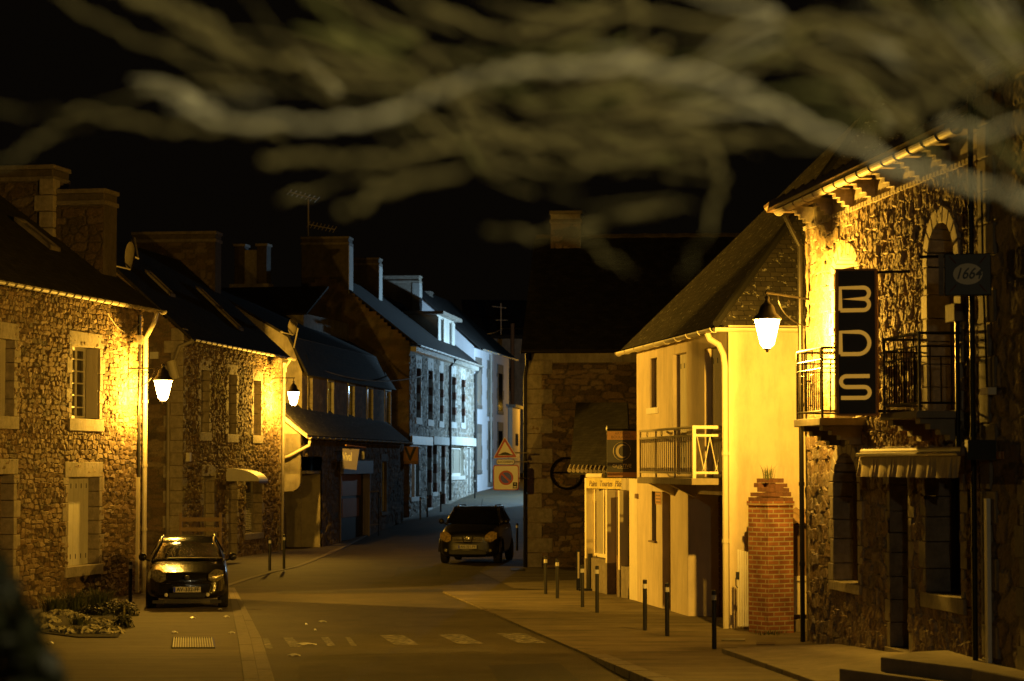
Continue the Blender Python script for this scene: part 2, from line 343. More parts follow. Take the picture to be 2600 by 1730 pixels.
# ---------------------------------------------------------------- stone relief
def hsh(a, b, k):
    x = np.sin(a * 127.1 + b * 311.7 + k * 74.7) * 43758.5453
    return x - np.floor(x)
def vnoise(x, y, k):
    xi = np.floor(x); yi = np.floor(y); fx = x - xi; fy = y - yi
    fx = fx * fx * (3 - 2 * fx); fy = fy * fy * (3 - 2 * fy)
    a = hsh(xi, yi, k); b = hsh(xi + 1, yi, k); c = hsh(xi, yi + 1, k); d = hsh(xi + 1, yi + 1, k)
    return (a * (1 - fx) + b * fx) * (1 - fy) + (c * (1 - fx) + d * fx) * fy
def relief(S, Z, cw, ch, seed, amp, rough, joint=.22, tilt=.5, warp=1.0, ribbon=False):
    S0, Z0 = S, Z; pw = 7 if ribbon else 4
    S = S + ((vnoise(S * 2.3, Z * 2.3, seed + 9) - .5) * cw * .35 + (vnoise(S * 19, Z * 19, seed + 29) - .5) * cw * .12) * warp; Z = Z + ((vnoise(S * 1.7, Z * 2.1, seed + 19) - .5) * ch * .8 + (vnoise(S * 17, Z * 17, seed + 39) - .5) * ch * .15) * warp
    row = np.floor(Z / ch)
    F1 = np.full(S.shape, 9.); F2 = np.full(S.shape, 9.); bx = np.zeros(S.shape); bz = np.zeros(S.shape); ia = np.zeros(S.shape); ib = np.zeros(S.shape)
    for dr in (-1, 0, 1):
        r = row + dr; off = hsh(r, r * 0, seed) * cw; wr = cw * (.55 + 1.25 * hsh(r, r * 0 + 3, seed)); col = np.floor((S + off) / wr)
        for dc in (-2, -1, 0, 1, 2):
            c = col + dc
            cx = (c + .5 + (hsh(c, r, seed + 1) - .5) * .75) * wr - off
            cz = (r + .5 + (hsh(c, r, seed + 2) - .5) * .55) * ch
            dx = np.abs(S - cx) / wr; dz = np.abs(Z - cz) / ch
            dd = (dx ** pw + dz ** pw) ** (1. / pw) - (hsh(c, r, seed + 3) - .5) * .16
            n = dd < F1
            F2 = np.where(n, F1, np.minimum(F2, dd))
            bx = np.where(n, (S - cx) / wr, bx); bz = np.where(n, (Z - cz) / ch, bz); ia = np.where(n, c, ia); ib = np.where(n, r, ib)
            F1 = np.where(n, dd, F1)
    e = np.clip((F2 - F1) / joint, 0, 1); e = e * e * (3 - 2 * e)
    r1 = hsh(ia, ib, seed + 5); r2 = hsh(ia, ib, seed + 6) - .5; r3 = hsh(ia, ib, seed + 7) - .5; r4 = hsh(ia, ib, seed + 8)
    nz = vnoise(S * 16, Z * 12, seed) + .8 * vnoise(S * 37, Z * 30, seed + 4) + .5 * vnoise(S * 60, Z * 60, seed + 5) - 1.15
    h = amp * e * (.35 + .65 * r1 + tilt * (r2 * bx + r3 * bz) * 2) + rough * nz * (.35 + .65 * e)
    if ribbon:      # rock-faced blocks with strong chisel marks between proud pointing
        st = vnoise(S0 * 30, Z0 * 9, seed + 51) + .7 * vnoise(S0 * 60, Z0 * 22, seed + 52) + .5 * nz - .85
        face = amp * (.1 + .75 * r1 + tilt * (r2 * bx + r3 * bz) * 2) + rough * st
        k = np.clip(e * 1.4, 0, 1); h = face * k + (-amp * .25) * (1 - k)
    return h, r4 * .8 + .2 * r1, 1 - e
def axis(lo, hi, res, br):
    br = sorted({lo, hi} | {b for b in br if lo < b < hi}); out = []
    for a, b in zip(br[:-1], br[1:]):
        if b - a < 1e-4: continue
        n = max(1, int(round((b - a) / res))); out += list(np.linspace(a, b, n, endpoint=False))
    return np.array(out + [hi])
def stone_wall(name, W, a0, a1, z0, z1, holes, m, parent, res=.03, cell=(.32, .17), amp=.03, rough=.01, seed=1, top=None, base=None, joint=.22, tilt=.5, resz=None, warp=1.0, ribbon=False):
    """holes: (s0, s1, z0, z1[, 'arch']). top: optional function s -> highest z kept"""
    sx = axis(a0, a1, res, [q for h in holes for q in h[:2]]); zx = axis(z0, z1, resz or res, [q for h in holes for q in h[2:4]])
    S, Z = np.meshgrid(sx, zx); h, tone, mort = relief(S, Z, cell[0], cell[1], seed, amp, rough, joint, tilt, warp, ribbon)
    og = origin(parent)
    V = np.stack([W.p.x + W.d.x * S + W.n.x * h - og.x, W.p.y + W.d.y * S + W.n.y * h - og.y, Z - og.z], -1).reshape(-1, 3)
    nx, nz = len(sx), len(zx)
    i, j = np.meshgrid(np.arange(nx - 1), np.arange(nz - 1)); q = (j * nx + i)
    sc = (sx[:-1] + sx[1:])[None, :] / 2 + 0 * q; zc = (zx[:-1] + zx[1:])[:, None] / 2 + 0 * q
    keep = np.ones(q.shape, bool)
    for H_ in holes:
        ins = (sc > H_[0]) & (sc < H_[1]) & (zc > H_[2]) & (zc < H_[3])
        if len(H_) > 4:
            hw = (H_[1] - H_[0]) / 2; rise = H_[4]; cs = (H_[0] + H_[1]) / 2
            ins &= zc < H_[3] - rise + rise * np.sqrt(np.clip(1 - ((sc - cs) / hw) ** 2, 0, 1))
        keep &= ~ins
    if top is not None: keep &= zc < np.vectorize(top)(sc)
    q = q[keep]; F = np.stack([q, q + 1, q + 1 + nx, q + nx], -1).astype(np.int32)
    me = bpy.data.meshes.new(name)
    me.vertices.add(len(V)); me.vertices.foreach_set("co", V.astype(np.float32).ravel())
    me.loops.add(F.size); me.loops.foreach_set("vertex_index", F.ravel()); me.polygons.add(len(F))
    me.polygons.foreach_set("loop_start", np.arange(0, F.size, 4, dtype=np.int32)); me.update(calc_edges=True); me.validate()
    at = me.attributes.new("tone", 'FLOAT_COLOR', 'POINT'); c = np.ones((len(V), 4), np.float32); c[:, 0] = tone.ravel(); c[:, 1] = mort.ravel(); c[:, 2] = 0
    at.data.foreach_set("color", c.ravel()); me.materials.append(m)
    o = bpy.data.objects.new(name, me); COL.objects.link(o); o.parent = parent; ORG[o.name] = og
    for p in me.polygons: p.use_smooth = False
    return o
rnd = random.Random(7)
def surround(W, s0, s1, z0, z1, depth=.22, bw=(.16, .3), proud=.035, lintel=.3, sill=.14, seed=0, bh=.32, jambs=True):
    """dressed blocks round an opening: they line the reveal as well"""
    g = random.Random(seed); mb = MB()
    for side in (0, 1):
        if not jambs: break
        z = z0; k = g.randint(0, 1)
        while z < z1 - .02:
            h = min(bh * g.uniform(.85, 1.2), z1 - z)
            if z1 - z - h < .1: h = z1 - z
            wd = bw[k % 2] * g.uniform(.9, 1.12); k += 1; pr = proud + g.uniform(-.006, .006)
            if side == 0: mb.wbox(W, s0 - wd, s0, z + .005, z + h - .005, -depth, pr)
            else: mb.wbox(W, s1, s1 + wd, z + .005, z + h - .005, -depth, pr)
            z += h
    e = bw[0] + .04
    if lintel: mb.wbox(W, s0 - e, s1 + e, z1, z1 + lintel, -depth, proud + .004)
    if sill: mb.wbox(W, s0 - e, s1 + e, z0 - sill, z0, -depth, proud + .03)
    return mb
def window(W, s0, s1, z0, z1, parent, depth=.2, cols=2, rows=3, frame='white', glass='glass', surr='granite', seed=0, fw=.05, name='window', **kw):
    f = make(name, surround(W, s0, s1, z0, z1, depth + .06, seed=seed, **kw), MT[surr], parent, bevel=.012)
    fb = MB(); o0, o1 = -depth - .04, -depth + .02
    fb.wbox(W, s0, s0 + fw, z0, z1, o0, o1); fb.wbox(W, s1 - fw, s1, z0, z1, o0, o1)
    fb.wbox(W, s0 + fw, s1 - fw, z0, z0 + fw, o0, o1); fb.wbox(W, s0 + fw, s1 - fw, z1 - fw, z1, o0, o1)
    for i in range(1, cols):
        c = s0 + (s1 - s0) * i / cols; t = .03 if (cols % 2 == 0 and i == cols // 2) else .014
        fb.wbox(W, c - t, c + t, z0 + fw, z1 - fw, o0, o1 - .006)
    for i in range(1, rows):
        c = z0 + (z1 - z0) * i / rows; fb.wbox(W, s0 + fw, s1 - fw, c - .014, c + .014, o0, o1 - .012)
    make('frame', fb, MT[frame], f)
    make('pane', MB().wbox(W, s0 + .01, s1 - .01, z0 + .01, z1 - .01, o0 + .006, o0 + .014), MT[glass], f)
    return f
def boards(W, s0, s1, z0, z1, o0, o1, n=5, batten=True):
    mb = MB(); wd = (s1 - s0) / n
    for i in range(n): mb.wbox(W, s0 + i * wd + .004, s0 + (i + 1) * wd - .004, z0, z1, o0, o1)
    return mb
def roof(name, a, b, c, d, m, parent, th=.08):
    """a,b eave left/right, c,d ridge right/left (seen from outside)"""
    a, b, c, d = map(Vector, (a, b, c, d)); n = (b - a).cross(d - a).normalized()
    if n.z < 0: n = -n
    lo = [p - n * th for p in (a, b, c, d)]
    mb = MB(); mb.quad(a, b, c, d); mb.quad(lo[3], lo[2], lo[1], lo[0])
    mb.quad(lo[0], lo[1], b, a); mb.quad(lo[1], lo[2], c, b); mb.quad(lo[2], lo[3], d, c); mb.quad(lo[3], lo[0], a, d)
    return make(name, mb, m, parent)
def gutter(W, s0, s1, z, off, parent, m='zinc', r=.07, step=.5, name='gutter'):
    rows = []; n = max(2, int((s1 - s0) / step)); mb = MB()
    prof = [(math.cos(a) * r, math.sin(a) * r) for a in [math.pi + i * math.pi / 8 for i in range(9)]]
    for i in range(2):
        s = (s0, s1)[i]; rows.append([W.at(s, z + y, off + x) for x, y in prof] + [W.at(s, z + y, off + x * .9) for x, y in prof[::-1]])
    mb.grid(rows, close=True)
    for i in range(n + 1):
        s = s0 + (s1 - s0) * i / n
        mb.tube([W.at(s, z + y * 1.12, off + x * 1.12) for x, y in prof], .009, 5)
    o = make(name, mb, MT[m], parent)
    return o
def pipe(pts, parent, m='zinc', r=.045, name='downpipe', rings=True):
    mb = MB().tube(pts, r, 10)
    if rings:
        a, b = Vector(pts[-2]), Vector(pts[-1])
        k = int((b - a).length / 1.6)
        for i in range(1, k + 1):
            c = a.lerp(b, i / (k + 1)); mb.tube([c - Vector((0, 0, .03)), c + Vector((0, 0, .03))], r * 1.25, 10)
    return make(name, mb, MT[m], parent, smooth=False)

_b = MT['glow_gold'].node_tree.nodes["Principled BSDF"]; _b.inputs["Emission Color"].default_value = (1.0, .5, .06, 1); _b.inputs["Emission Strength"].default_value = .34; _b.inputs["Specular IOR Level"].default_value = .05  # added emission stands in for lamplight on the sign letters
# ================================================================ ground
def sheet(name, pts, z, m, follow=False, kind='structure', thick=0.0):
    mb = MB()
    q = [Vector((p[0], p[1], z + (gz(p[1]) if follow else 0))) for p in pts]
    if thick: mb.prism([p - Vector((0, 0, thick)) for p in q], (0, 0, thick))
    else: mb.add(q, [list(range(len(q)))])
    o = make(name, mb, m); o["kind"] = kind; return o
def strip(name, left, right, z, m, step=2.0):
    """band between two plan polylines of equal length, following the ground"""
    rows = []
    for i in range(len(left) - 1):
        a, b, c, d = Vector(left[i]), Vector(left[i + 1]), Vector(right[i]), Vector(right[i + 1])
        n = max(1, int(abs(b.y - a.y) / step))
        for k in range(n + (1 if i == len(left) - 2 else 0)):
            t = k / n; l = a.lerp(b, t); r = c.lerp(d, t)
            rows.append([Vector((l.x + (r.x - l.x) * j / 4, l.y + (r.y - l.y) * j / 4, gz(l.y + (r.y - l.y) * j / 4) + z)) for j in range(5)])
    mb = MB().grid(rows); o = make(name, mb, m, smooth=True); o["kind"] = 'structure'; return o
ys = [-40, 0, 20, 30, 40, 50, 60, 70, 80, 86, 90, 93, 98, 104, 110, 118, 127, 134, 141, 150, 160, 180, 200, 260, 420]
mb = MB().grid([[Vector((x, y, gz(y))) for x in (-160, -60, -30, -15, -8, -4, 0, 4, 8, 15, 30, 60, 160)] for y in ys])
ground = make("road", mb, MT['asphalt']); ground["kind"] = 'structure'
# left: granite gutter strip and paving
so = [G(596, 1494), G(628, 1553), G(664, 1623), G(696, 1727), G(735, 1830)]
sm = [G(588, 1494), G(612, 1553), G(636, 1623), G(657, 1727), G(672, 1830)]
si = [G(579, 1494), G(592, 1560), G(604, 1623), G(619, 1727), G(626, 1830)]
mb = MB(); g = random.Random(3)
for A_, B_ in ((so, sm), (sm, si)):
    for i in range(4):
        n = int((A_[i] - A_[i + 1]).length / 1.6) + 1
        for k in range(n):
            t0, t1 = k / n + .001, (k + 1) / n - .001
            q = [A_[i].lerp(A_[i + 1], t0), B_[i].lerp(B_[i + 1], t0), B_[i].lerp(B_[i + 1], t1), A_[i].lerp(A_[i + 1], t1)]
            zz = .018 + g.uniform(-.003, .003)
            mb.prism([p.lerp((q[0] + q[2]) / 2, .003) - Vector((0, 0, .05)) for p in q], (0, 0, .05 + zz))
o = make("granite_gutter", mb, MT['sett'], bevel=.006); o["kind"] = 'structure'
pl = [G(579, 1494), G(592, 1560), G(604, 1623), G(619, 1727), G(626, 1830)]
pv = [Vector((p.x, p.y, 0)) for p in pl] + [Vector((-3.0, 12, 0)), Vector((-40, 12, 0)), Vector((-40, 57, 0)), Vector((pl[0].x, 57.2, 0))]
sheet("parking_paving", pv, .012, MT['pave'])
# left pavement past the car, running up the street
ke = [Vector((-6.75, 57.2, 0)), G(640, 1470), G(700, 1453), G(760, 1440), G(803, 1423), G(864, 1396), G(937, 1370), G(1011, 1340), Vector((-3.0, 116, 0)), Vector((-1.6, 134, 0)), Vector((-.4, 150, 0))]
ke = [Vector((p.x, p.y, 0)) for p in ke]
strip("left_pavement", [Vector((p.x - 14, p.y, 0)) for p in ke], ke, .012, MT['pave'])
strip("left_kerb", [p + Vector((-.16, 0, 0)) for p in ke], ke, .016, MT['sett'])
mb = MB()
for a, b in zip(ke[:-1], ke[1:]):
    mb.quad((a.x, a.y, gz(a.y) - .02), (b.x, b.y, gz(b.y) - .02), (b.x, b.y, gz(b.y) + .016), (a.x, a.y, gz(a.y) + .016))
mb.quad(ke[0] + Vector((-14, 0, 0)), ke[0], ke[0] + Vector((0, 0, .016)), ke[0] + Vector((-14, 0, .016)))
o = make("kerb_face", mb, MT['sett']); o["kind"] = 'structure'
# right pavement
z5 = .03
rp = [(1124, 1502), (1226, 1544.6), (1323.7, 1589), (1493, 1661), (1560, 1691), (1680, 1745), (1900, 1850)]
re = [G(u, v, z5) for u, v in rp]
back = [Vector((30, re[-1].y, 0)), Vector((30, 60, 0)), Vector((3, 60, 0)), G(1408, 1498, z5)]
sheet("right_pavement", re + back, z5, MT['pave_r'], thick=.1)
up = [G(1234.5, 1438), G(1217, 1453), G(1306, 1496), G(1408, 1499), Vector((3, 60, 0)), Vector((3, 69, 0)), Vector((.2, 69, 0))]
sheet("crossing_pavement", up, .012, MT['pave_r'])
# raised granite kerb where the pavement climbs
kk = [G(1493, 1661, .04), G(1560, 1688, .10), G(1680, 1737, .14), G(1900, 1838, .14)]
mb = MB()
for a, b in zip(kk[:-1], kk[1:]):
    n = 3
    for k in range(n):
        p, q = a.lerp(b, k / n + .01), a.lerp(b, (k + 1) / n - .01); e = Vector((1, 0, 0)) * .0
        w_ = Vector((.28, .03, 0))
        mb.hexa([Vector((p.x, p.y, -.02)), Vector((q.x, q.y, -.02)), Vector((q.x, q.y, -.02)) + w_, Vector((p.x, p.y, -.02)) + w_, p, q, q + w_, p + w_])
o = make("raised_kerb", mb, MT['granite2']); o["kind"] = 'structure'
# forecourt of the corner bar: granite edge, sloping slab and two steps
ed = [G(1832, 1646, .1), G(1945, 1685, .1), G(2073, 1730, .1), G(2260, 1800, .1), G(2500, 1900, .1)]
mb = MB(); g = random.Random(5)
for a, b in zip(ed[:-1], ed[1:]):
    n = max(1, int((a - b).length / .8))
    for k in range(n):
        p, q = a.lerp(b, k / n + .006), a.lerp(b, (k + 1) / n - .006); w_ = Vector((.26, .05, g.uniform(-.004, .004)))
        mb.hexa([Vector((p.x, p.y, 0)), Vector((q.x, q.y, 0)), Vector((q.x, q.y, 0)) + w_, Vector((p.x, p.y, 0)) + w_, p, q, q + w_, p + w_])
o = make("forecourt_kerb", mb, MT['concrete'], bevel=.012); o["kind"] = 'structure'
f = [p + Vector((.26, .05, -.004)) for p in ed]
tp = [G(1868, 1643, .1), G(2200, 1633, .13), G(2256, 1652, .22), G(2326, 1656, .31), G(2500, 1668, .34), G(2900, 1760, .34)]
mb = MB()
for i in range(4):
    a, b = f[i], f[i + 1]; c, d = tp[min(i + 1, 5)], tp[min(i + 2, 5)]
    mb.add([a, b, d, c], [[0, 1, 2], [0, 2, 3]])
mb.add([f[0], tp[0], tp[1]], [[0, 1, 2]])
mb.add([tp[1], tp[2], Vector((5.2, 40.6, .1))], [[0, 1, 2]])
o = make("forecourt", mb, MT['concrete']); o["kind"] = 'structure'
def slab(name, pts, z, th, label=None):
    q = [G(u, v, z) for u, v in pts]
    o = make(name, MB().prism([p - Vector((0, 0, th)) for p in q], (0, 0, th)), MT['concrete'], bevel=.02)
    return tag(o, label, 'step')
slab("entrance_step", [(2130, 1697), (2385, 1731), (2900, 1798), (3100, 1740), (2240, 1688)], .28, .3, "lower concrete step in front of the bar at the right edge")
slab("entrance_step", [(2235, 1668), (2467, 1697), (2600, 1723), (3000, 1800), (3100, 1640), (2600, 1642), (2320, 1655)], .46, .3, "upper concrete step running up to the bar wall")
# repairs in the asphalt
for k, pts in enumerate([[(905, 1545), (1010, 1543), (1050, 1590), (925, 1594)], [(700, 1500), (1122, 1497), (1128, 1503), (702, 1508)], [(820, 1650), (1250, 1642), (1262, 1656), (822, 1666)], [(1010, 1440), (1120, 1438), (1118, 1462), (1000, 1465)], [(760, 1690), (860, 1688), (880, 1745), (765, 1750)], [(1240, 1690), (1420, 1684), (1470, 1728), (1270, 1740)]]):
    sheet("asphalt_patch", [G(u, v) for u, v in pts], .003, MT['patch_a' if k % 2 else 'patch_b'])
# worn crossing bars
m, t, b = nodes("worn_road_paint"); L = t.links
tc = N(t, "ShaderNodeTexCoord"); n1 = N(t, "ShaderNodeTexNoise"); n1.inputs["Scale"].default_value = 7; n1.inputs["Detail"].default_value = 8; n1.inputs["Roughness"].default_value = .8; L.new(tc.outputs["Object"], n1.inputs["Vector"])
rr = N(t, "ShaderNodeValToRGB"); rr.color_ramp.elements[0].position = .47; rr.color_ramp.elements[1].position = .62; rr.color_ramp.elements[0].color = (.05, .047, .043, 1); rr.color_ramp.elements[1].color = (.42, .38, .3, 1)
L.new(n1.outputs[0], rr.inputs[0]); L.new(rr.outputs[0], b.inputs["Base Color"]); b.inputs["Roughness"].default_value = .8
MT['paint'] = m
bars = [((950, 432), (1090, 432), (1195, 490), (1040, 490)), ((1300, 428), (1450, 428), (1575, 484), (1420, 484)), ((1650, 422), (1820, 422), (1950, 480), (1785, 480)),
        ((375, 447), (430, 447), (490, 503), (415, 503)), ((600, 445), (645, 445), (690, 498), (640, 498)), ((745, 445), (775, 445), (815, 495), (780, 495)), ((250, 452), (285, 452), (315, 512), (270, 512))]
for i, q in enumerate(bars):
    pts = [G(560 + x / 2.357, 1430 + y / 2.357) for x, y in q]
    o = sheet("crossing_bar", pts, .004, MT['paint'])
# drain grating, manholes, wet leaves
t = thing("drain_grate", G(490, 1632, .013), "long slotted drain grate shining wet in the paving in front of the black car", "drain grate")
q = [G(440, 1620, .016), G(540, 1620, .016), G(545, 1646, .016), G(437, 1646, .016)]
mb = MB()
for i in range(17):
    a = q[0].lerp(q[1], (i + .2) / 17); b_ = q[0].lerp(q[1], (i + .62) / 17); c = q[3].lerp(q[2], (i + .62) / 17); d = q[3].lerp(q[2], (i + .2) / 17)
    mb.prism([a, b_, c, d], (0, 0, .014))
make("slotted_grid", mb, MT['zinc'], t)
mb = MB()
for a, b_ in ((0, 1), (1, 2), (2, 3), (3, 0)):
    mb.tube([q[a], q[b_]], .012, 4)
make("frame", mb, MT['black'], t)
for (u0, u1, v0, v1, lb) in ((1297, 1329, 1443, 1449, "small dark drain cover by the corner of the stone house"), (1832, 1892, 1622, 1628, "dark manhole cover in the pavement below the brick pillar"), (1920, 1968, 1631, 1638, "dark manhole cover right beside the bar forecourt")):
    a = G(u0, v0, .034); b_ = G(u1, v0, .034); c = G(u1, v1, .034); d = G(u0, v1, .034)
    tag(make("manhole_cover", MB().prism([a, b_, c, d], (0, 0, .008)), MT['black']), lb, "manhole cover")
leaves = [(558, 1430 + 321 / 2.357 - 18, 0), (575, 1567, 0), (588, 1608, 0), (443, 1607, 0), (489, 1570, 0), (127, 1634, 0), (818, 1579.7, 1), (776, 1637, 1), (746, 1665, 1), (800, 1601, 1), (778, 1587, 1)]
lbs = ["paving right of the black car", "paving behind the car shadow edge", "paving right of the drain grate", "paving left of the drain grate", "paving just in front of the black car", "paving near the dark shrub",
       "asphalt alone beyond the crossing bars", "asphalt between two crossing bars, the largest", "asphalt nearest to the viewer", "asphalt, tiny, above the crossing bars", "asphalt, tiny, far from the crossing bars"]
for (u, v, k), lb in zip(leaves, lbs):
    p = G(u, v, .02 if not k else .004); wd = {558: .1, 776: .36, 746: .2, 818: .16}.get(u, .12); mb = MB()
    if u in (800, 778): wd = .05
    rows = []
    for i in range(6):
        x = (i / 5 - .5) * wd; ww = .06 * math.sin(math.pi * (i + .3) / 5.6)
        rows.append([p + Vector((x, -ww, .006 + .015 * math.sin(i * 2.2))), p + Vector((x, 0, .03 * math.sin(math.pi * i / 5) + .004)), p + Vector((x, ww, .008))])
    mb.grid(rows)
    tag(make("fallen_leaf", mb, MT['signwhite'], smooth=True), "pale wet leaf lying on the " + lb, "leaf", "wet leaves on the ground")
# ================================================================ house A (near left)
sA = lambda u: 113.4 * (2550 - u) / (2550 - 355)
A0, A1 = sp(-330, sA(-330)), sp(355, sA(355))
A = Wall(A0, A1); LA = A.L
zA = A.Z(355, 768)
hA = thing("stone_house", A1, "large brown stone house at the left edge with a white shuttered door and lit window", "house")
a1 = A.rect(178, 248, 880, 1064); a2 = A.rect(171, 249, 1212, 1436); a3 = A.rect(-45, 30, 858, 1056); a4 = A.rect(-60, 32, 1205, 1480)
holes = [a1, a2, a3, a4]
AV = A.S(-30)
stone_wall("wall", A, AV, LA, -.1, zA, holes, MT['rubble_a'], hA, res=.021, cell=(.21, .1), amp=.042, rough=.007, seed=3, joint=.15, tilt=.6, warp=.7)
mb = MB(); D_ = 7.5
mb.wbox(A, 0, AV, -.1, zA, -.1, 0)
mb.quad(A.at(LA, -.1, 0), A.at(LA, -.1, -D_), A.at(LA, zA, -D_), A.at(LA, zA, 0)); mb.quad(A.at(0, -.1, -D_), A.at(LA, -.1, -D_), A.at(LA, zA, -D_), A.at(0, zA, -D_))
mb.quad(A.at(0, -.1, 0), A.at(0, -.1, -D_), A.at(0, zA, -D_), A.at(0, zA, 0))
hr = D_ / 2; zr = zA + hr * .767
for s in (0, LA): mb.add([A.at(s, zA, 0), A.at(s, zA, -D_), A.at(s, zr, -hr)], [[0, 1, 2]])
make("rear_wall", mb, MT['rubble_b'], hA)
rA = roof("roof", A.at(0, zA - .12, .32), A.at(LA + .22, zA - .12, .32), A.at(LA + .22, zr + .08, -hr), A.at(0, zr + .08, -hr), MT['slate'], hA)
roof("roof", A.at(LA + .22, zA - .12, -D_ - .3), A.at(0, zA - .12, -D_ - .3), A.at(0, zr + .08, -hr), A.at(LA + .22, zr + .08, -hr), MT['slate'], hA)
gutter(A, 0, LA + .35, zA - .17, .38, hA, step=.42)
# chimneys on the far gable
def chimney(W, s0, s1, o0, o1, z0, z1, m, parent, cap='granite2', name='chimney', seed=1, pots=0, relief_front=True):
    mb = MB(); mb.wbox(W, s0, s1, z0, z1, o0, o1)
    c = make(name, mb, MT[m], parent, bevel=.02)
    c2 = MB().wbox(W, s0 - .035, s1 + .035, z1 - .26, z1 - .16, o0 - .035, o1 + .035); c2.wbox(W, s0 - .04, s1 + .04, z1, z1 + .1, o0 - .04, o1 + .04)
    make('cap', c2, MT[cap], c, bevel=.015)
    for i in range(pots):
        x = o0 + (o1 - o0) * (i + .5) / pots
        make('pot', MB().lathe(W.at((s0 + s1) / 2, z1 + .08, x), [(.11, 0), (.1, .3), (.12, .33)], 12), MT['tile'], c)
    return c
def stone_face(W, s0, s1, z0, z1, o, parent, m='rubble_a', seed=5, res=.035, quoin=None, flip=None):
    """rubble facing on the near end (side looking at the camera) of something in frame W"""
    pass
nearA = Wall(A.at(LA - .85, 0, -1.75), A.at(LA - .85, 0, -.62))   # plane across the street axis, facing the viewer
if nearA.n.y > 0: nearA = Wall(A.at(LA - .85, 0, -.62), A.at(LA - .85, 0, -1.75))
c = chimney(A, LA - .8, LA + .02, -1.75, -.62, zA + .2, P(230, 487, 53.5).z, 'dim_stone', rA)
nw = Wall(A.at(LA - .81, 0, -1.75), A.at(LA - .81, 0, -.62)); zc = P(230, 487, 53.5).z
stone_wall("facing", nw, 0, nw.L, zA + .3, zc - .3, [], MT['rubble_s'], c, res=.03, cell=(.34, .2), amp=.03, seed=8)
zc2 = P(80, 425, 53.5).z
c = chimney(A, LA - .95, LA + .02, -4.3, -1.78, zA + .8, zc2, 'dim_stone', rA)
nw = Wall(A.at(LA - .965, 0, -4.3), A.at(LA - .965, 0, -1.78))
stone_wall("facing", nw, 0, nw.L - .38, zA + .9, zc2 - .3, [], MT['rubble_s'], c, res=.035, cell=(.34, .2), amp=.03, seed=9)
mb = MB(); z = zA + .9; k = 0
while z < zc2 - .35:
    mb.wbox(A, LA - 1.0, LA - .6, z + .01, z + .36, -1.78 - (.42 if k % 2 else .3), -1.74); z += .37; k += 1
make("corner_stones", mb, MT['granite'], c, bevel=.015)
# roof window on A
def roof_window(W, u0, v0, u1, v1, slope, zE, oE, parent):
    """flat roof light lying in the roof plane z = zE + slope*(oE - o)"""
    def pt(u, v):
        r = ray(u, v); nn = (W.n * slope + Vector((0, 0, 1))); p0 = W.at(0, zE, oE); t = (p0 - Vector((0, 0, EYE))).dot(nn) / r.dot(nn)
        q = Vector((0, 0, EYE)) + r * t; return (q - W.p).dot(W.d), (q - W.p).dot(W.n)
    (sa, oa), (sb, ob) = pt(u0, v0), pt(u1, v1)
    s0, s1 = min(sa, sb), max(sa, sb); o0, o1 = min(oa, ob), max(oa, ob)
    if s1 - s0 < .4: s0, s1 = (s0 + s1) / 2 - .35, (s0 + s1) / 2 + .35
    if o1 - o0 < .4: o0, o1 = (o0 + o1) / 2 - .4, (o0 + o1) / 2 + .4
    c_ = (s0 + s1) / 2; h_ = min((s1 - s0) / 2, .3); s0, s1 = c_ - h_, c_ + h_; c_ = (o0 + o1) / 2; h_ = min((o1 - o0) / 2, .42); o0, o1 = c_ - h_, c_ + h_
    zz = lambda o: zE + slope * (oE - o)
    mb = MB()
    for (a, b_, c_, d_) in ((s0, s0 + .07, o0, o1), (s1 - .07, s1, o0, o1), (s0, s1, o0, o0 + .07), (s0, s1, o1 - .07, o1)):
        mb.hexa([W.at(a, zz(d_), d_), W.at(b_, zz(d_), d_), W.at(b_, zz(c_), c_), W.at(a, zz(c_), c_), W.at(a, zz(d_) + .09, d_), W.at(b_, zz(d_) + .09, d_), W.at(b_, zz(c_) + .09, c_), W.at(a, zz(c_) + .09, c_)])
    f_ = make("roof_window", mb, MT['granite2'], parent)
    mb = MB(); mb.quad(W.at(s0, zz(o1) + .05, o1), W.at(s1, zz(o1) + .05, o1), W.at(s1, zz(o0) + .05, o0), W.at(s0, zz(o0) + .05, o0))
    make("pane", mb, MT['glass'], f_)
roof_window(A, 70, 625, 118, 578, .767, zA - .12, .32, rA)
# windows and shutters
wA = window(A, *a1, hA, depth=.3, cols=3, rows=6, seed=1, fw=.07, lintel=.3, sill=.26)
mb = boards(A, a1[1] - .05, a1[1] - .005, a1[2] + .03, a1[3] - .02, -.26, .0, 1)
for i in range(5): mb.wbox(A, a1[1] - .056, a1[1] - .05, a1[2] + .03, a1[3] - .02, -.25 + i * .05, -.22 + i * .05)
make("shutter", mb, MT['shutter'], wA)
mb = boards(A, a1[0] + .005, a1[0] + .05, a1[2] + .03, a1[3] - .02, -.26, .0, 1); make("shutter", mb, MT['shutter'], wA)
dA = make("door", surround(A, *a2, depth=.3, seed=2, sill=.22, lintel=.32), MT['granite'], hA, bevel=.012)
make("shutter", boards(A, a2[0] + .01, a2[1] - .01, a2[2], a2[3] - .01, -.26, -.21, 6), MT['white'], dA)
mb = MB()
for k in (.1, .9):
    for i in range(6): mb.wbox(A, a2[0] + (a2[1] - a2[0]) * (i + .45) / 6, a2[0] + (a2[1] - a2[0]) * (i + .58) / 6, a2[2] + (a2[3] - a2[2]) * k - .05, a2[2] + (a2[3] - a2[2]) * k + .05, -.212, -.207)
make("vent_slots", mb, MT['ink'], dA)
f = window(A, *a3, hA, depth=.25, seed=3, lintel=.32, sill=.25)
make("shutter", boards(A, a3[0] + .02, a3[1] - .01, a3[2], a3[3], -.2, -.15, 5), MT['shutter'], f)
f = make("door", surround(A, *a4, depth=.3, seed=4, sill=0, lintel=.3), MT['granite'], hA, bevel=.012)
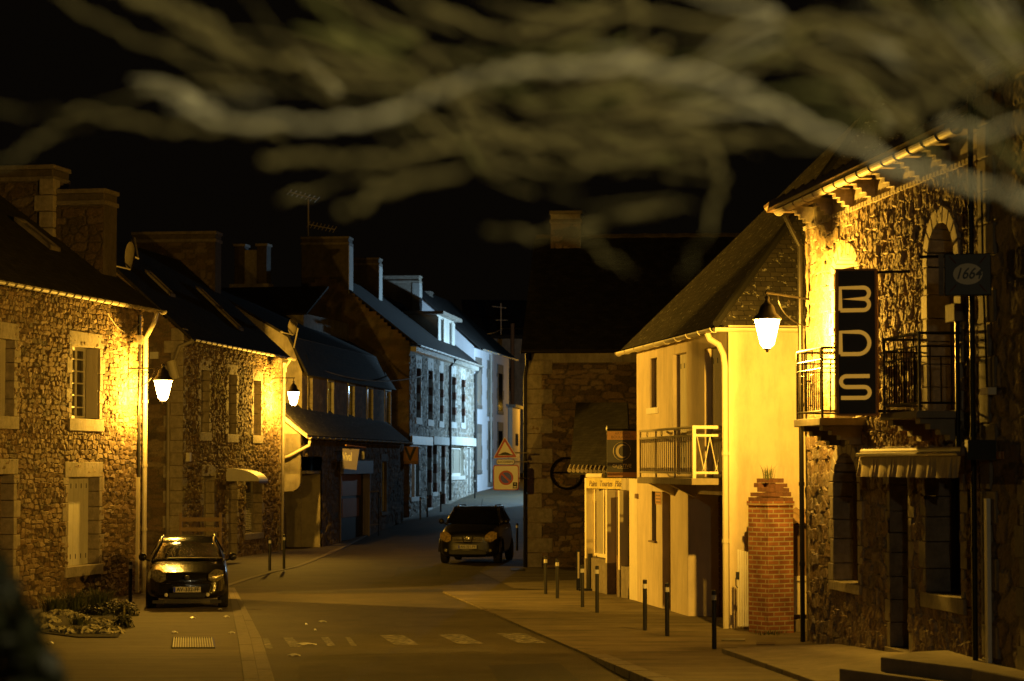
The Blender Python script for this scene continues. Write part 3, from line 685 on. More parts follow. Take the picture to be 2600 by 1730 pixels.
make("door_leaf", boards(A, a4[0], a4[1], a4[2], a4[3], -.28, -.24, 5), MT['wood'], f)
# pipes and cables at the corner
pipe([A.at(LA - .02, zA - .2, .36), A.at(LA - .04, zA - .45, .3), A.at(LA - .08, zA - .8, .12), A.at(LA - .08, 0.02, .12)], hA, 'pvc', .055)
make("cable_guard", MB().wbox(A, LA - .38, LA - .28, .05, A.Z(345, 1212), .03, .09), MT['cream'], hA)
make("cable", MB().tube([A.at(LA - .33, zA - .3, .06), A.at(LA - .30, 4.6, .07), A.at(LA - .34, 4.0, .06), A.at(LA - .33, A.Z(345, 1212), .07)], .03, 6), MT['black'], hA)
make("cable", MB().tube([A.at(LA - .22, zA - .3, .05), A.at(LA - .22, .1, .05)], .018, 6), MT['black'], hA)
make("junction_box", MB().wbox(A, LA - .42, LA - .22, zA - .95, zA - .75, .03, .12), MT['zinc'], hA)
make("cable", MB().tube([A.at(LA - 2.3 + i * .2, zA - .38 - .35 * math.sin(math.pi * i / 11), .06) for i in range(11)], .012, 5), MT['zinc'], hA)
# ================================================================ house B (second left)
sB = lambda u: 75.4 * (2144 - u) / (2144 - 709)
B = Wall(sp(460, sB(460)), sp(711, sB(711))); LB = B.L
zB = B.Z(711, 899)
hB = thing("stone_house", sp(711, sB(711)), "long stone house behind the parked black car, with a white curved door canopy", "house")
bw_ = [B.rect(507, 528, 940, 1098), B.rect(577, 597, 951, 1103), B.rect(641, 660, 966, 1106), B.rect(515, 542, 1210, 1402), B.rect(578, 600, 1221, 1418), B.rect(622, 663, 1221, 1354)]
bw_[4] = (bw_[4][0], bw_[4][1], 0.1, bw_[4][3]); bw_[3] = (bw_[3][0], bw_[3][1], .1, bw_[3][3])
stone_wall("wall", B, 0, LB, -.1, zB, bw_, MT['rubble_a'], hB, res=.038, cell=(.24, .12), amp=.05, rough=.012, seed=23, joint=.15, tilt=.7, warp=.7)
DB = 6.6; hb = DB / 2; zrB = zB + hb * .93
gb = Wall(B.at(0, 0, -DB), B.at(0, 0, 0))
stone_wall("gable_wall", gb, 0, DB, -.1, zrB, [], MT['rubble_b'], hB, res=.05, cell=(.42, .2), amp=.02, rough=.008, seed=31, top=lambda s: zB + (hb - abs(s - hb)) * .93)
mb = MB(); mb.quad(B.at(0, -.1, -DB), B.at(LB, -.1, -DB), B.at(LB, zB, -DB), B.at(0, zB, -DB)); mb.quad(B.at(LB, -.1, -DB), B.at(LB, -.1, 0), B.at(LB, zB, 0), B.at(LB, zB, -DB)); mb.add([B.at(LB, zB, 0), B.at(LB, zB, -DB), B.at(LB, zrB, -hb)], [[0, 1, 2]])
make("rear_wall", mb, MT['rubble_b'], hB)
rB = roof("roof", B.at(-.1, zB - .1, .3), B.at(LB + .15, zB - .1, .3), B.at(LB + .15, zrB + .08, -hb), B.at(-.1, zrB + .08, -hb), MT['slate'], hB)
roof("roof", B.at(LB + .15, zB - .1, -DB - .3), B.at(-.1, zB - .1, -DB - .3), B.at(-.1, zrB + .08, -hb), B.at(LB + .15, zrB + .08, -hb), MT['slate'], hB)
gutter(B, -.1, LB + .35, zB - .14, .36, hB, step=.6)
mb = MB(); z = 0; k = 0
while z < zB - .1:
    h = .36; wd = (.34, .55)[k % 2]; k += 1
    mb.wbox(B, -.03, (.3, .5)[k % 2], z + .006, z + h - .006, -wd, .03); z += h
make("corner_stones", mb, MT['granite'], hB, bevel=.012)
mb = MB(); z = 0; k = 0
while z < zB - .1:
    h = .34; k += 1; mb.wbox(B, LB - (.3, .5)[k % 2], LB + .03, z + .006, z + h - .006, -.3, .03); z += h
make("corner_stones", mb, MT['granite'], hB, bevel=.012)
for i in range(3):
    f = window(B, *bw_[i], hB, depth=.24, cols=2, rows=3, seed=10 + i, lintel=.32, sill=.26)
f = make("door", surround(B, *bw_[3], depth=.3, seed=14, sill=0, lintel=.35), MT['granite'], hB, bevel=.012)
make("door_leaf", boards(B, bw_[3][0], bw_[3][1], .1, bw_[3][3], -.29, -.25, 4), MT['white'], f)
f = make("door", surround(B, *bw_[4], depth=.3, seed=15, sill=0, lintel=.2), MT['granite'], hB, bevel=.012)
make("door_leaf", boards(B, bw_[4][0], bw_[4][1], .1, bw_[4][3], -.3, -.26, 4), MT['wood'], f)
f = window(B, *bw_[5], hB, depth=.3, seed=16, lintel=.2, sill=.2)
mb = MB()
for i in range(22):
    z = bw_[5][2] + .1 + i * .055
    if z < bw_[5][3] - .05: mb.wbox(B, bw_[5][0] + .03, bw_[5][1] - .03, z, z + .04, -.27, -.24)
make("roller_shutter", mb, MT['white'], f)
# curved canopy
cs0, cs1 = B.S(572), B.S(572) + 1.15; zt, zb_ = B.Z(580, 1190), B.Z(580, 1222); rows = []
for s in (cs0, cs1): rows.append([B.at(s, zb_ + (zt - zb_) * math.sin(a), .02 + 1.05 * math.cos(a) ** .9 if a < 1.57 else .02) for a in [i * math.pi / 20 for i in range(11)]])
mb = MB().grid(rows)
for s in (cs0, cs1):
    r_ = rows[0] if s == cs0 else rows[1]
    mb.add([B.at(s, zb_, .02)] + r_, [[0] + list(range(1, 12))])
make("door_canopy", mb, MT['white'], hB)
make("canopy_rail", MB().wbox(B, cs0, cs1, zb_ - .06, zb_, .95, 1.06), MT['wood'], hB)
# downpipe of B, elbow, alarm box
pipe([B.at(-.05, zB - .18, .34), gb.at(DB - .05, zB - .35, .15), gb.at(DB - .36, zB - 1.15, .12), gb.at(DB - .38, zB - 1.4, .12), gb.at(DB - .38, .1, .1)], hB, 'zinc', .055)
make("rain_hopper", MB().tube([gb.at(DB - .30, zB - .42 - .35, .14), gb.at(DB - .16, zB - .95 - .35, .14)], .14, 12), MT['pvc'], hB)
make("alarm_box", MB().wbox(B, .3, .5, B.Z(472, 1172), B.Z(472, 1150), .03, .14), MT['white'], hB)
pipe([B.at(LB - .1, zB - .2, .34), B.at(LB - .1, zB - .5, .14), B.at(LB - .1, .8, .1), B.at(LB - .1, .05, .1)], hB, 'zinc', .05)
make("cable_box", MB().wbox(B, LB - .12, LB + .02, B.Z(711, 945), B.Z(711, 922), .1, .2), MT['white'], hB)
make("junction_box", MB().wbox(gb, DB - .95, DB - .7, zB - .7, zB - .5, .02, .1), MT['white'], hB)
c = chimney(B, LB - .8, LB + .02, -5.0, -2.1, zB + 1.2, P(470, 592, 81).z, 'dim_stone', rB, seed=2)
nw = Wall(B.at(LB - .82, 0, -5.0), B.at(LB - .82, 0, -2.1))
stone_wall("facing", nw, 0, nw.L, zB + 1.2, P(470, 592, 81).z - .3, [], MT['rubble_s'], c, res=.06, cell=(.34, .2), amp=.03, seed=12)
roof_window(B, 400, 732, 414, 716, .93, zB - .1, .3, rB); roof_window(B, 526, 770, 540, 756, .93, zB - .1, .3, rB); roof_window(B, 576, 818, 590, 806, .93, zB - .1, .3, rB)
# satellite dish beside chimney A
def dish(p, r, label, rz, pole):
    t = thing("satellite_dish", p, label, "satellite dish", rz=rz)
    rows = []
    for i in range(6):
        q = i / 5 * r; rows.append([Vector((q * math.cos(a), -.25 * r * (1 - (q / r) ** 2) * -1, q * math.sin(a) * 1.1)) for a in [k * math.pi / 10 for k in range(20)]])
    make("reflector", MB().grid(rows, close=True), MT['concrete'], t, smooth=True, local=True)
    make("feed_arm", MB().tube([(0, .02, -r), (0, -.45, -r * .75)], .018, 6).tube([(0, -.42, -r * .78), (0, -.52, -r * .6)], .04, 8), MT['zinc'], t, local=True)
    make("mounting_pole", MB().tube([(0, .1, 0), (0, .22, -.05), pole], .025, 6), MT['zinc'], t, local=True)
dish(P(330, 651, 60), .33, "pale satellite dish beside the big chimneys of the left stone house", R(-58), (-.9, .5, .55))
dish(P(743, 830, 84), .28, "dim satellite dish on the dark roofs behind the far left lantern", R(-50), (-.5, .4, -.7))
# old bench gate behind the car
t = thing("wooden_gate", G(385, 1500, 0) + Vector((0, 10, 0)), "dark slatted wooden gate in the gap beside the parked black car", "gate")
Wg = Wall(Vector((t.location.x - .75, t.location.y, 0)), Vector((t.location.x + .5, t.location.y, 0)))
for i in range(4): make("board", MB().wbox(Wg, 0, 1.15, .55 + i * .27, .66 + i * .27, 0, .03), MT['wood'], t)
for x in (0.0, 1.08): make("post", MB().wbox(Wg, x, x + .08, 0, 1.6, -.06, 0), MT['wood'], t)
# ================================================================ house C (shop with the lean-to)
sC = lambda u: 75.0 * (2100 - u) / (2100 - 762)
C = Wall(sp(762, sC(762)), sp(1024, sC(1024))); LC = C.L
hC = thing("shop_house", sp(762, sC(762)), "dark shop building with five dormers, a slate lean-to and a violet shop fascia", "shop house")
zC = C.Z(762, 1098)
U = Wall(C.at(0, 0, -.75) + C.d * 3.6, C.at(LC, 0, -.75)); LU = U.L; uz0, uz1 = zC + .4, 6.2
po = C.rect(768, 816, 1160, 1390); so_ = C.rect(864, 936, 1168, 1372); wo_ = C.rect(968, 980, 1172, 1300)
po = (.05, po[1], 0, po[3]); so_ = (so_[0], so_[1], .1, so_[3])
stone_wall("wall", C, 0, LC, -.1, zC, [po, so_, wo_], MT['rubble_b'], hC, res=.07, cell=(.4, .2), amp=.03, rough=.01, seed=41)
mb = MB(); mb.wbox(C, -.02, .0, 2.6, zC - .05, -.72, .0)
g0 = Wall(C.at(0, 0, -.75), C.at(0, 0, 0))
mb.wbox(g0, -.45, 0, 0, zC + .7, -.1, .02)
mb.hexa([g0.at(-.45, 2.6, .02), g0.at(.75, 2.6, .02), g0.at(.75, 2.6, -.1), g0.at(-.45, 2.6, -.1), g0.at(-.45, zC + 1.05, .02), g0.at(.75, zC - .05, .02), g0.at(.75, zC - .05, -.1), g0.at(-.45, zC + 1.05, -.1)])
make("side_wall", mb, MT['render_c'], hC)
mb = MB()                                             # corbel curve under the side wall
pr = [g0.at(.75, 2.6, .03), g0.at(.75, 2.3, .03)] + [g0.at(.35 + .4 * math.cos(a), 2.3 - .3 * math.sin(a) + 0, .03) for a in (.4, .8, 1.2)] + [g0.at(.12, 2.0, .03), g0.at(-.1, 1.98, .03), g0.at(-.1, 2.6, .03)]
mb.prism(pr, -g0.n * .3); make("corbel", mb, MT['render_c'], hC)
mb = MB(); mb.wbox(C, .0, po[1] + .1, -.05, 2.6, -2.2, -2.1); mb.wbox(C, po[1] + .05, po[1] + .15, 0, 2.7, -2.2, -.05); mb.wbox(C, 0, po[1], 2.6, 2.7, -2.2, -.02)
make("porch", mb, MT['render_c'], hC)
make("porch_door", boards(C, po[1] - 1.9, po[1] - .7, 0, 2.2, -2.1, -2.05, 5), MT['wood'], hC)
make("porch_box", MB().wbox(C, 2.6, 3.2, 0, 1.2, -1.6, -1.2), MT['render_c'], hC)
# upper storey
ws = [U.rect(a, b_, vt, vb) for a, b_, vt, vb in ((779, 792, 955, 1066), (830, 846, 966, 1072), (882, 899, 976, 1079), (930, 946, 984, 1084), (975, 991, 990, 1090))]
ws = [(w_[0], w_[1], uz0 + .1, w_[3]) for w_ in ws]
gU = Wall(U.at(0, 0, -7), U.at(0, 0, 0))
mb = MB(); mb.quad(U.at(0, 0, -7), U.at(LU, 0, -7), U.at(LU, uz1, -7), U.at(0, uz1, -7)); mb.quad(U.at(LU, 0, -7), U.at(LU, 0, 0), U.at(LU, uz1, 0), U.at(LU, uz1, -7))
gp = [U.at(0, 0, -7), U.at(0, 0, 0), U.at(0, uz1, 0), U.at(0, 7.45, -.5), U.at(0, 9.2, -3.5), U.at(0, 7.45, -6.5), U.at(0, uz1, -7)]
mb.add(gp, [list(range(7))]); make("gable_wall", mb, MT['render_c'], hC)
stone_wall("upper_wall", U, 0, LU, 3.5, uz1, ws, MT['rubble_b'], hC, res=.12, cell=(.5, .2), amp=.015, seed=43)
roof("roof", U.at(-.12, uz1 - .1, .25), U.at(LU, uz1 - .1, .25), U.at(LU, 7.5, -.45), U.at(-.12, 7.5, -.45), MT['slate'], hC)
roof("roof", U.at(-.12, 7.48, -.42), U.at(LU, 7.48, -.42), U.at(LU, 9.3, -3.5), U.at(-.12, 9.3, -3.5), MT['slate'], hC)
roof("roof", U.at(LU, 7.48, -6.6), U.at(-.12, 7.48, -6.6), U.at(-.12, 9.3, -3.5), U.at(LU, 9.3, -3.5), MT['slate'], hC)
for i, w_ in enumerate(ws):
    f = make("window", surround(U, w_[0] + .06, w_[1] - .06, w_[2], w_[3] - .06, depth=.1, bw=(.055, .055), proud=.03, lintel=.1, sill=0, seed=50 + i, bh=.16), MT['blue_granite' if i else 'granite'], hC)
    make("pane", MB().wbox(U, w_[0], w_[1], w_[2], w_[3], -.11, -.09), MT['glass'], f)
    sc_ = (w_[0] + w_[1]) / 2; dw = (w_[1] - w_[0]) / 2 + .22; zt = w_[3] + .02
    mb = MB(); e1, e2, ap, bk = U.at(sc_ - dw, zt, .22), U.at(sc_ + dw, zt, .22), U.at(sc_, zt + .75, -.12), U.at(sc_, zt + .8, -.9)
    mb.add([e1, e2, ap, bk, U.at(sc_ - dw, zt, -.7), U.at(sc_ + dw, zt, -.7)], [[0, 1, 2], [0, 2, 3, 4], [1, 5, 3, 2], [0, 4, 5, 1]])
    make("dormer_roof", mb, MT['slate'], hC)
roof("lean_to_roof", C.at(-.15, zC - .1, .28), C.at(LC, zC - .1, .28), C.at(LC, zC + .75, -.77), C.at(-.15, zC + 1.08, -.9), MT['slate_l'], hC)
make("verge_board", MB().hexa([g0.at(-.45, zC + .9, .03), g0.at(1.0, zC - .2, .03), g0.at(1.0, zC - .2, .15), g0.at(-.45, zC + .9, .15), g0.at(-.45, zC + 1.07, .03), g0.at(1.0, zC - .06, .03), g0.at(1.0, zC - .06, .15), g0.at(-.45, zC + 1.07, .15)]), MT['cream'], hC)
gutter(C, -.15, LC, zC - .15, .34, hC, step=1.0)
pipe([C.at(0, zC - .2, .34), C.at(-.05, zC - .45, .3), g0.at(.4, zC - .8, .15), g0.at(-.2, zC - 1.0, .1), g0.at(-.4, zC - 1.15, .08), g0.at(-.4, .7, .08)], hC, 'pvc', .055)
# shop door, fascia, projecting sign
f = make("door", surround(C, *so_, depth=.25, bw=(.09, .09), lintel=0, sill=0, seed=60, proud=.06, bh=3), MT['purple'], hC)
make("door_leaf", MB().wbox(C, so_[0], so_[1], so_[2], so_[3], -.27, -.22), MT['charcoal'], f)
make("poster", MB().wbox(C, so_[0] + 1.35, so_[1] - .5, 1.75, 2.75, -.215, -.2), MT['ochre'], f); make("poster", MB().wbox(C, so_[0] + 1.45, so_[1] - .9, .95, 1.65, -.215, -.2), MT['ochre'], f)
fz0, fz1 = C.Z(900, 1203), C.Z(900, 1172)
make("fascia", MB().wbox(C, so_[0] - .15, so_[1] + .15, fz0, fz1 + .03, .04, .16), MT['purple'], hC)
Ws = Wall(P(870, 1165, 90) , P(911, 1165, 90)); Ws = Wall(Vector((Ws.p.x, 86.6, 0)), Vector((Ws.at(Ws.L, 0).x, 86.6, 0)))
t = thing("shop_sign", Ws.at(.3, 2.6, 0), "tilted violet shop sign with white lettering over the dark shop door", "sign")
z0_, z1_ = P(890, 1190, 86.6).z, P(890, 1139, 86.6).z; x0, x1 = P(870, 1165, 86.6).x, P(911, 1165, 86.6).x
Ws = Wall((x0, 86.6), (x1, 86.6))
mb = MB().hexa([Ws.at(0, z0_, .05), Ws.at(Ws.L - .08, z0_ - .05, .05), Ws.at(Ws.L - .08, z0_ - .05, -.05), Ws.at(0, z0_, -.05), Ws.at(.0, z1_, .05), Ws.at(Ws.L + .02, z1_ - .03, .05), Ws.at(Ws.L + .02, z1_ - .03, -.05), Ws.at(.0, z1_, -.05)])
make("panel", mb, MT['purple'], t); text("Vival", .42, Ws, .17, (z0_ + z1_) / 2 + .05, .055, MT['plate'], t, sx=.42, bold=.01, align='CENTER')
for z in (z1_ - .1, z0_ + .2): make("bracket", MB().tube([Ws.at(.02, z, 0), Ws.at(-.3, z, 0)], .02, 6), MT['black'], t)
make("lamp_rail", MB().tube([P(878, 1131, 86), P(928, 1137, 88)], .03, 6), MT['ochre'], t)
t = make("wall_light", MB().lathe(P(921, 1157, 90.5), [(.03, -.16), (.07, -.12), (.07, .12), (.03, .16)], 10), MT['plate']); tag(t, "small white tube light beside the violet shop sign", "wall light")
f = window(C, *wo_, hC, depth=.1, seed=61, surr='granite2', cols=1, rows=1)
# notice board stand outside the shop
pb = sp(937, 66.4); pb.z = gz(pb.y) + .07
t = thing("notice_stand", pb, "thin metal frame stand on the pavement beside the shop door", "stand")
make("frame", MB().tube([pb, pb + Vector((0, 0, 1.1 + .0)), pb + Vector((0, 0, 1.68)), pb + Vector((.34, .4, 1.72))], .025, 6).tube([pb + Vector((0, 0, .42)), pb + Vector((.34, .4, .45))], .02, 6), MT['zinc'], t)
make("post", MB().tube([pb + Vector((.34, .4, 0)), pb + Vector((.34, .4, 1.72))], .02, 6), MT['black'], t)
# ================================================================ house D (big gable, blue-lit front)
sD = lambda u: 58.5 * (1985 - u) / (1985 - 1038)
D = Wall(sp(1038, sD(1038)), sp(1203, sD(1203))); LD = D.L
zD = D.Z(1045, 869)
hD = thing("stone_house", sp(1038, sD(1038)) + Vector((0, 0, .6)), "tall grey stone house lit blue, with a white dormer and white shop window", "house")
dws = [(1055, 1067, 935, 1061), (1085, 1097, 941, 1066), (1114, 1123, 947, 1070), (1144, 1155, 957, 1072), (1169.5, 1178, 964, 1074)]
dwr = [D.rect(*q) for q in dws]; gnd = [D.rect(*q) for q in ((1043, 1063, 1135, 1262), (1082, 1094, 1130, 1290), (1097, 1107, 1130, 1250), (1118, 1128, 1130, 1285))]
shp = D.rect(1141, 1176, 1134, 1209); dr2 = D.rect(1186, 1192, 1138, 1252)
stone_wall("wall", D, 0, LD, .3, zD, dwr + gnd + [shp, dr2], MT['rubble_d'], hD, res=.065, cell=(.42, .24), amp=.05, rough=.02, seed=71, top=None)
DD = 7.4; hd = DD / 2; gD = Wall(D.at(0, 0, -DD), D.at(0, 0, 0)); zrD = P(860, 690, 105).z
slD = (zrD - zD) / hd
stone_wall("gable_wall", gD, 0, DD, .0, zrD + .05, [], MT['rubble_b'], hD, res=.16, cell=(.6, .3), amp=.03, rough=.01, seed=72, top=lambda s: zD + (hd - abs(s - hd)) * slD)
mb = MB(); mb.quad(D.at(0, 0, -DD), D.at(LD, 0, -DD), D.at(LD, zD, -DD), D.at(0, zD, -DD)); mb.quad(D.at(LD, 0, -DD), D.at(LD, 0, 0), D.at(LD, zD, 0), D.at(LD, zD, -DD)); mb.add([D.at(LD, zD, 0), D.at(LD, zD, -DD), D.at(LD, zrD, -hd)], [[0, 1, 2]])
make("rear_wall", mb, MT['rubble_b'], hD)
rD = roof("roof", D.at(.15, zD - .1, .35), D.at(LD + .1, zD - .1, .35), D.at(LD + .1, zrD + .08, -hd), D.at(.15, zrD + .08, -hd), MT['slate'], hD)
roof("roof", D.at(LD + .1, zD - .1, -DD - .3), D.at(.15, zD - .1, -DD - .3), D.at(.15, zrD + .08, -hd), D.at(LD + .1, zrD + .08, -hd), MT['slate'], hD)
gutter(D, .1, LD + .1, zD - .16, .42, hD, step=1.2, r=.08)
for i in range(int(LD / .42)): make("rafter_end", MB().wbox(D, .2 + i * .42, .32 + i * .42, zD - .42, zD - .22, 0, .3), MT['white'], hD)
c = chimney(D, 0.02, 1.0, -hd - 1.1, -hd + 1.0, zrD - 1.2, P(824, 603, 105).z, 'dim_stone', rD, cap='granite2')
make("corner_stones", MB().wbox(D, .02, 1.02, zrD - 1.0, P(824, 603, 105).z - .3, -hd + 1.0, -hd + 1.03), MT['blue_granite'], c)  # pale sheet paints the lamplit street side of this chimney
s2 = 9.5; c = chimney(D, s2, s2 + .9, -hd - .9, -hd + .75, zrD - 1.0, P(960, 655, 114).z, 'dim_stone', rD, cap='granite2')
make("corner_stones", MB().wbox(D, s2 - .02, s2 + .92, zrD - 1.0, P(960, 655, 114).z - .3, -hd + .75, -hd + .78), MT['blue_granite'], c)  # pale sheet again paints LED light on the street side
c = chimney(D, LD - .9, LD, -hd - 1.0, -hd + .9, zrD - 1.0, P(1030, 697, 125).z, 'granite', rD, cap='granite')
make("corner_stones", MB().wbox(D, LD - .92, LD + .02, zrD - 1.0, P(1030, 697, 125).z - .3, -hd + .55, -hd + .93), MT['blue_granite'], c)  # pale edge paints the brighter, lit side of the end chimney
for i, q in enumerate(dwr):
    f = window(D, *q, hD, depth=.2, seed=73 + i, surr='blue_granite', cols=2, rows=3, lintel=.55, sill=.3, glass='glass', bh=.55)
    nr = 6; hh = (q[3] - q[2]) / nr
    for k in range(1, nr, 2): make("brick_inset", MB().wbox(D, q[1] - .012, q[1] + (.25 if i > 1 else .0015), q[2] + k * hh, q[2] + (k + 1) * hh, -.2, .045 if i > 1 else 0), MT['brick_r'], f)
for i, q in enumerate(gnd):
    f = window(D, q[0], q[1], max(q[2], .75 + .03 * i), q[3], hD, depth=.2, seed=83 + i, surr='blue_granite', cols=1, rows=2, lintel=.1, sill=.2, name='door' if i in (1, 3) else 'window', bh=.6)
    if i == 0: make("white_post", MB().wbox(D, q[0] + .9, q[0] + 1.15, q[2], q[3], -.16, .04), MT['white'], f)
    else:
        nr = 5; hh = (q[3] - q[2]) / nr
        for k in range(0, nr, 2): make("brick_inset", MB().wbox(D, q[1] - .01, q[1] + .25, q[2] + k * hh, q[2] + (k + 1) * hh, -.2, .045), MT['brick_r'], f)
f = window(D, *shp, hD, depth=.15, seed=90, surr='white', cols=2, rows=1, fw=.14, lintel=.05, sill=.2, name='shop_window', bh=4, bw=(.3, .3), glass='curtain')
f = window(D, dr2[0], dr2[1], 1.5, dr2[3], hD, depth=.3, seed=91, surr='white', cols=1, rows=1, lintel=.1, sill=.0, name='door', bh=4, bw=(.3, .3))
e0, e1 = D.S(1138), LD - .1
make("shop_fascia", MB().wbox(D, e0, e1, D.Z(1160, 1131), D.Z(1160, 1110), .04, .16), MT['white'], hD)
make("shop_fascia", MB().wbox(D, .1, D.S(1092), D.Z(1065, 1130), D.Z(1065, 1109), .04, .14), MT['zinc'], hD)
make("shop_fascia", MB().wbox(D, D.S(1095), D.S(1134), D.Z(1115, 1130), D.Z(1115, 1110), .04, .14), MT['blue_granite'], hD)
s = D.S(1137); pipe([D.at(s, zD - .2, .4), D.at(s, zD - .6, .12), D.at(s, 1.2, .12)], hD, 'charcoal', .07)
pipe([D.at(LD - .15, zD - .2, .4), D.at(LD - .15, zD - .6, .12), D.at(LD - .15, 1.5, .12)], hD, 'charcoal', .08)
# dormer
s0, s1 = D.S(1107, -.5), D.S(1150, -.5) ; zd0, zd1 = D.Z(1120, 872, -.5), D.Z(1120, 796, -.5)
s0, s1 = D.S(1110, -.9), D.S(1153, -.9); zd0 = D.Z(1130, 876, -.9); zd1 = D.Z(1120, 803, -.9)
mb = MB().wbox(D, s0, s1, zd0 - .2, zd1, -4, -.92); dm = make("dormer", mb, MT['white'], hD)
make("dormer_roof", MB().wbox(D, s0 - .35, s1 + .5, zd1, zd1 + .16, -4.2, -.55), MT['zinc'], dm)
wd = (s1 - s0) / 2
for i in range(2):
    make("window", MB().wbox(D, s0 + wd * i + wd * .32, s0 + wd * i + wd * .62, zd0 + .1, zd1 - .15, -.915, -.9), MT['glass'], dm)
    make("shutter", MB().wbox(D, s0 + wd * i + wd * .64, s0 + wd * i + wd * .98, zd0 + .1, zd1 - .1, -.9, -.85), MT['white'], dm)
    make("shutter", MB().wbox(D, s0 + wd * i + wd * .0, s0 + wd * i + wd * .30, zd0 + .1, zd1 - .1, -.9, -.85), MT['white'], dm)
# V sign at the corner of C and D
x0, x1 = P(1024, 1150, 103).x, P(1062, 1150, 103).x; Wv = Wall((x0, 103), (x1, 103)); za, zb2 = P(1043, 1179, 103).z, P(1043, 1134, 103).z
t = thing("square_sign", Wv.at(.3, za, 0), "square orange projecting sign with a dark letter V at the blue house corner", "sign")
make("panel", MB().wbox(Wv, 0, Wv.L, za, zb2, -.06, .06), MT['orange'], t, bevel=.01); text("V", .78, Wv, Wv.L * .46, (za + zb2) / 2 + .02, .065, MT['charcoal'], t, bold=.02)
make("lower_band", MB().wbox(Wv, .01, Wv.L - .01, za + .01, za + .14, .06, .066), MT['ochre'], t)
make("bracket", MB().tube([Wv.at(0, za + .2, 0), Wv.at(-.35, za + .2, .6)], .025, 6), MT['black'], t)
# ================================================================ house E (white), F (yellow), far buildings
sE = lambda u: 48.0 * (2212 - u) / (2212 - 1203)
E = Wall(sp(1203, sE(1203)), sp(1292, sE(1292))); LE = E.L; zE = E.Z(1203, 880)
hE = thing("white_house", sp(1203, sE(1203)) + Vector((0, 0, 1.4)), "white rendered house with grey stone window surrounds beyond the blue-lit house", "house")
mb = MB().wbox(E, 0, LE, .8, zE, -7, 0); make("wall", mb, MT['render_w'], hE)
hre = 3.5; zrE = zE + 3.3
for s in (0, LE): make("gable_wall", MB().prism([E.at(s, zE, 0), E.at(s, zE, -7), E.at(s, zrE, -hre)], E.d * (.1 if s == 0 else -.1)), MT['render_w'], hE)
rE = roof("roof", E.at(-.1, zE - .1, .4), E.at(LE + .3, zE - .1, .4), E.at(LE + .3, zrE, -hre), E.at(-.1, zrE, -hre), MT['slate'], hE)
roof("roof", E.at(LE + .3, zE - .1, -7.3), E.at(-.1, zE - .1, -7.3), E.at(-.1, zrE, -hre), E.at(LE + .3, zrE, -hre), MT['slate'], hE)
gutter(E, -.2, LE + .3, zE - .14, .46, hE, r=.08, step=1.5)
c = chimney(E, 4.5, 5.4, -hre - 2.0, -hre + .3, zrE - 1, P(1145, 750, 135).z, 'granite2', rE)
make("corner_stones", MB().wbox(E, 4.48, 5.42, zrE - 1, P(1145, 750, 135).z - .3, -hre + .3, -hre + .34), MT['tile'], c)
for i, q in enumerate(((1208.5, 1220, 931, 1030), (1238, 1247, 938, 1050), (1264, 1275, 948, 1045), (1209, 1220, 1100, 1195), (1239.5, 1248, 1092, 1226), (1264, 1275, 1094, 1150))):
    r_ = E.rect(*q)
    f = make("window", MB().wbox(E, r_[0], r_[1], r_[2], r_[3], .005, .03), MT['glass' if i in (2, 5) else 'charcoal' if i == 4 else 'zinc'], hE)
    mb = surround(E, r_[0] + .02, r_[1] - .02, r_[2] + .02, r_[3] - .02, depth=-.002, bw=(.22, .42), seed=100 + i, lintel=.5, sill=.2, bh=.6)
    make("stone_surround", mb, MT['granite2'], f)
pipe([E.at(5.2, zE - .2, .1), E.at(5.2, 2, .1)], hE, 'zinc', .06)
F_ = Wall(E.at(LE + .02, 0, .2), sp(1320, 42.5)); zF = F_.Z(1300, 1035)
hF = thing("yellow_house", E.at(LE, 1.9, .2), "small pale annex with one little window at the end of the street", "house")
make("wall", MB().wbox(F_, 0, F_.L, 1.0, zF, -6, 0), MT['render_y'], hF); make("roof", MB().wbox(F_, -.1, F_.L + .2, zF, zF + .18, -6, .2), MT['concrete'], hF)
make("window", MB().wbox(F_, F_.L * .4, F_.L * .72, F_.Z(1304, 1131), F_.Z(1304, 1101), .005, .03), MT['glass'], hF)
hX = thing("far_house", Vector((-.3, 165, 2)), "dark unlit house closing the street at the far end", "house")
Wx = Wall((-3, 165), (6, 166)); make("wall", MB().wbox(Wx, 0, 9, 1, P(1300, 860, 165).z, -6, 0), MT['render_c'], hX)
zx = P(1300, 850, 165).z; roof("roof", Wx.at(-.2, zx, .3), Wx.at(9.2, zx, .3), Wx.at(9.2, zx + 2.6, -3), Wx.at(-.2, zx + 2.6, -3), MT['slate'], hX)
for s_, z_ in ((2.2, 8.0), (4.6, 8.0), (2.2, 4.5), (4.6, 4.5)):
    f = make("window", MB().wbox(Wx, s_, s_ + .9, z_, z_ + 1.6, .0, .04), MT['glass'], hX)
    make("sill", MB().wbox(Wx, s_ - .1, s_ + 1.0, z_ - .12, z_, 0, .12), MT['granite'], f)
pp = sp(1301, 39); pp.z = 2.2; t = thing("utility_pole", pp, "tall dark utility pole with a cross arm at the end of the street", "utility pole")
ztp = P(1301, 822, pp.y).z
make("post", MB().tube([pp, Vector((pp.x, pp.y, ztp))], .13, 8), MT['wood'], t); make("cross_arm", MB().tube([Vector((pp.x - .8, pp.y, ztp - .3)), Vector((pp.x + .8, pp.y, ztp - .3))], .06, 6), MT['darkmetal'], t)
tag(make("overhead_cable", MB().tube([Vector((pp.x - .6, pp.y, ztp - .3)).lerp(P(1205, 841, 139), k / 8) - Vector((0, 0, .25 * math.sin(math.pi * k / 8))) for k in range(9)], .03, 5), MT['zinc']), "overhead cable sagging from the far utility pole over the roofs", "cable")
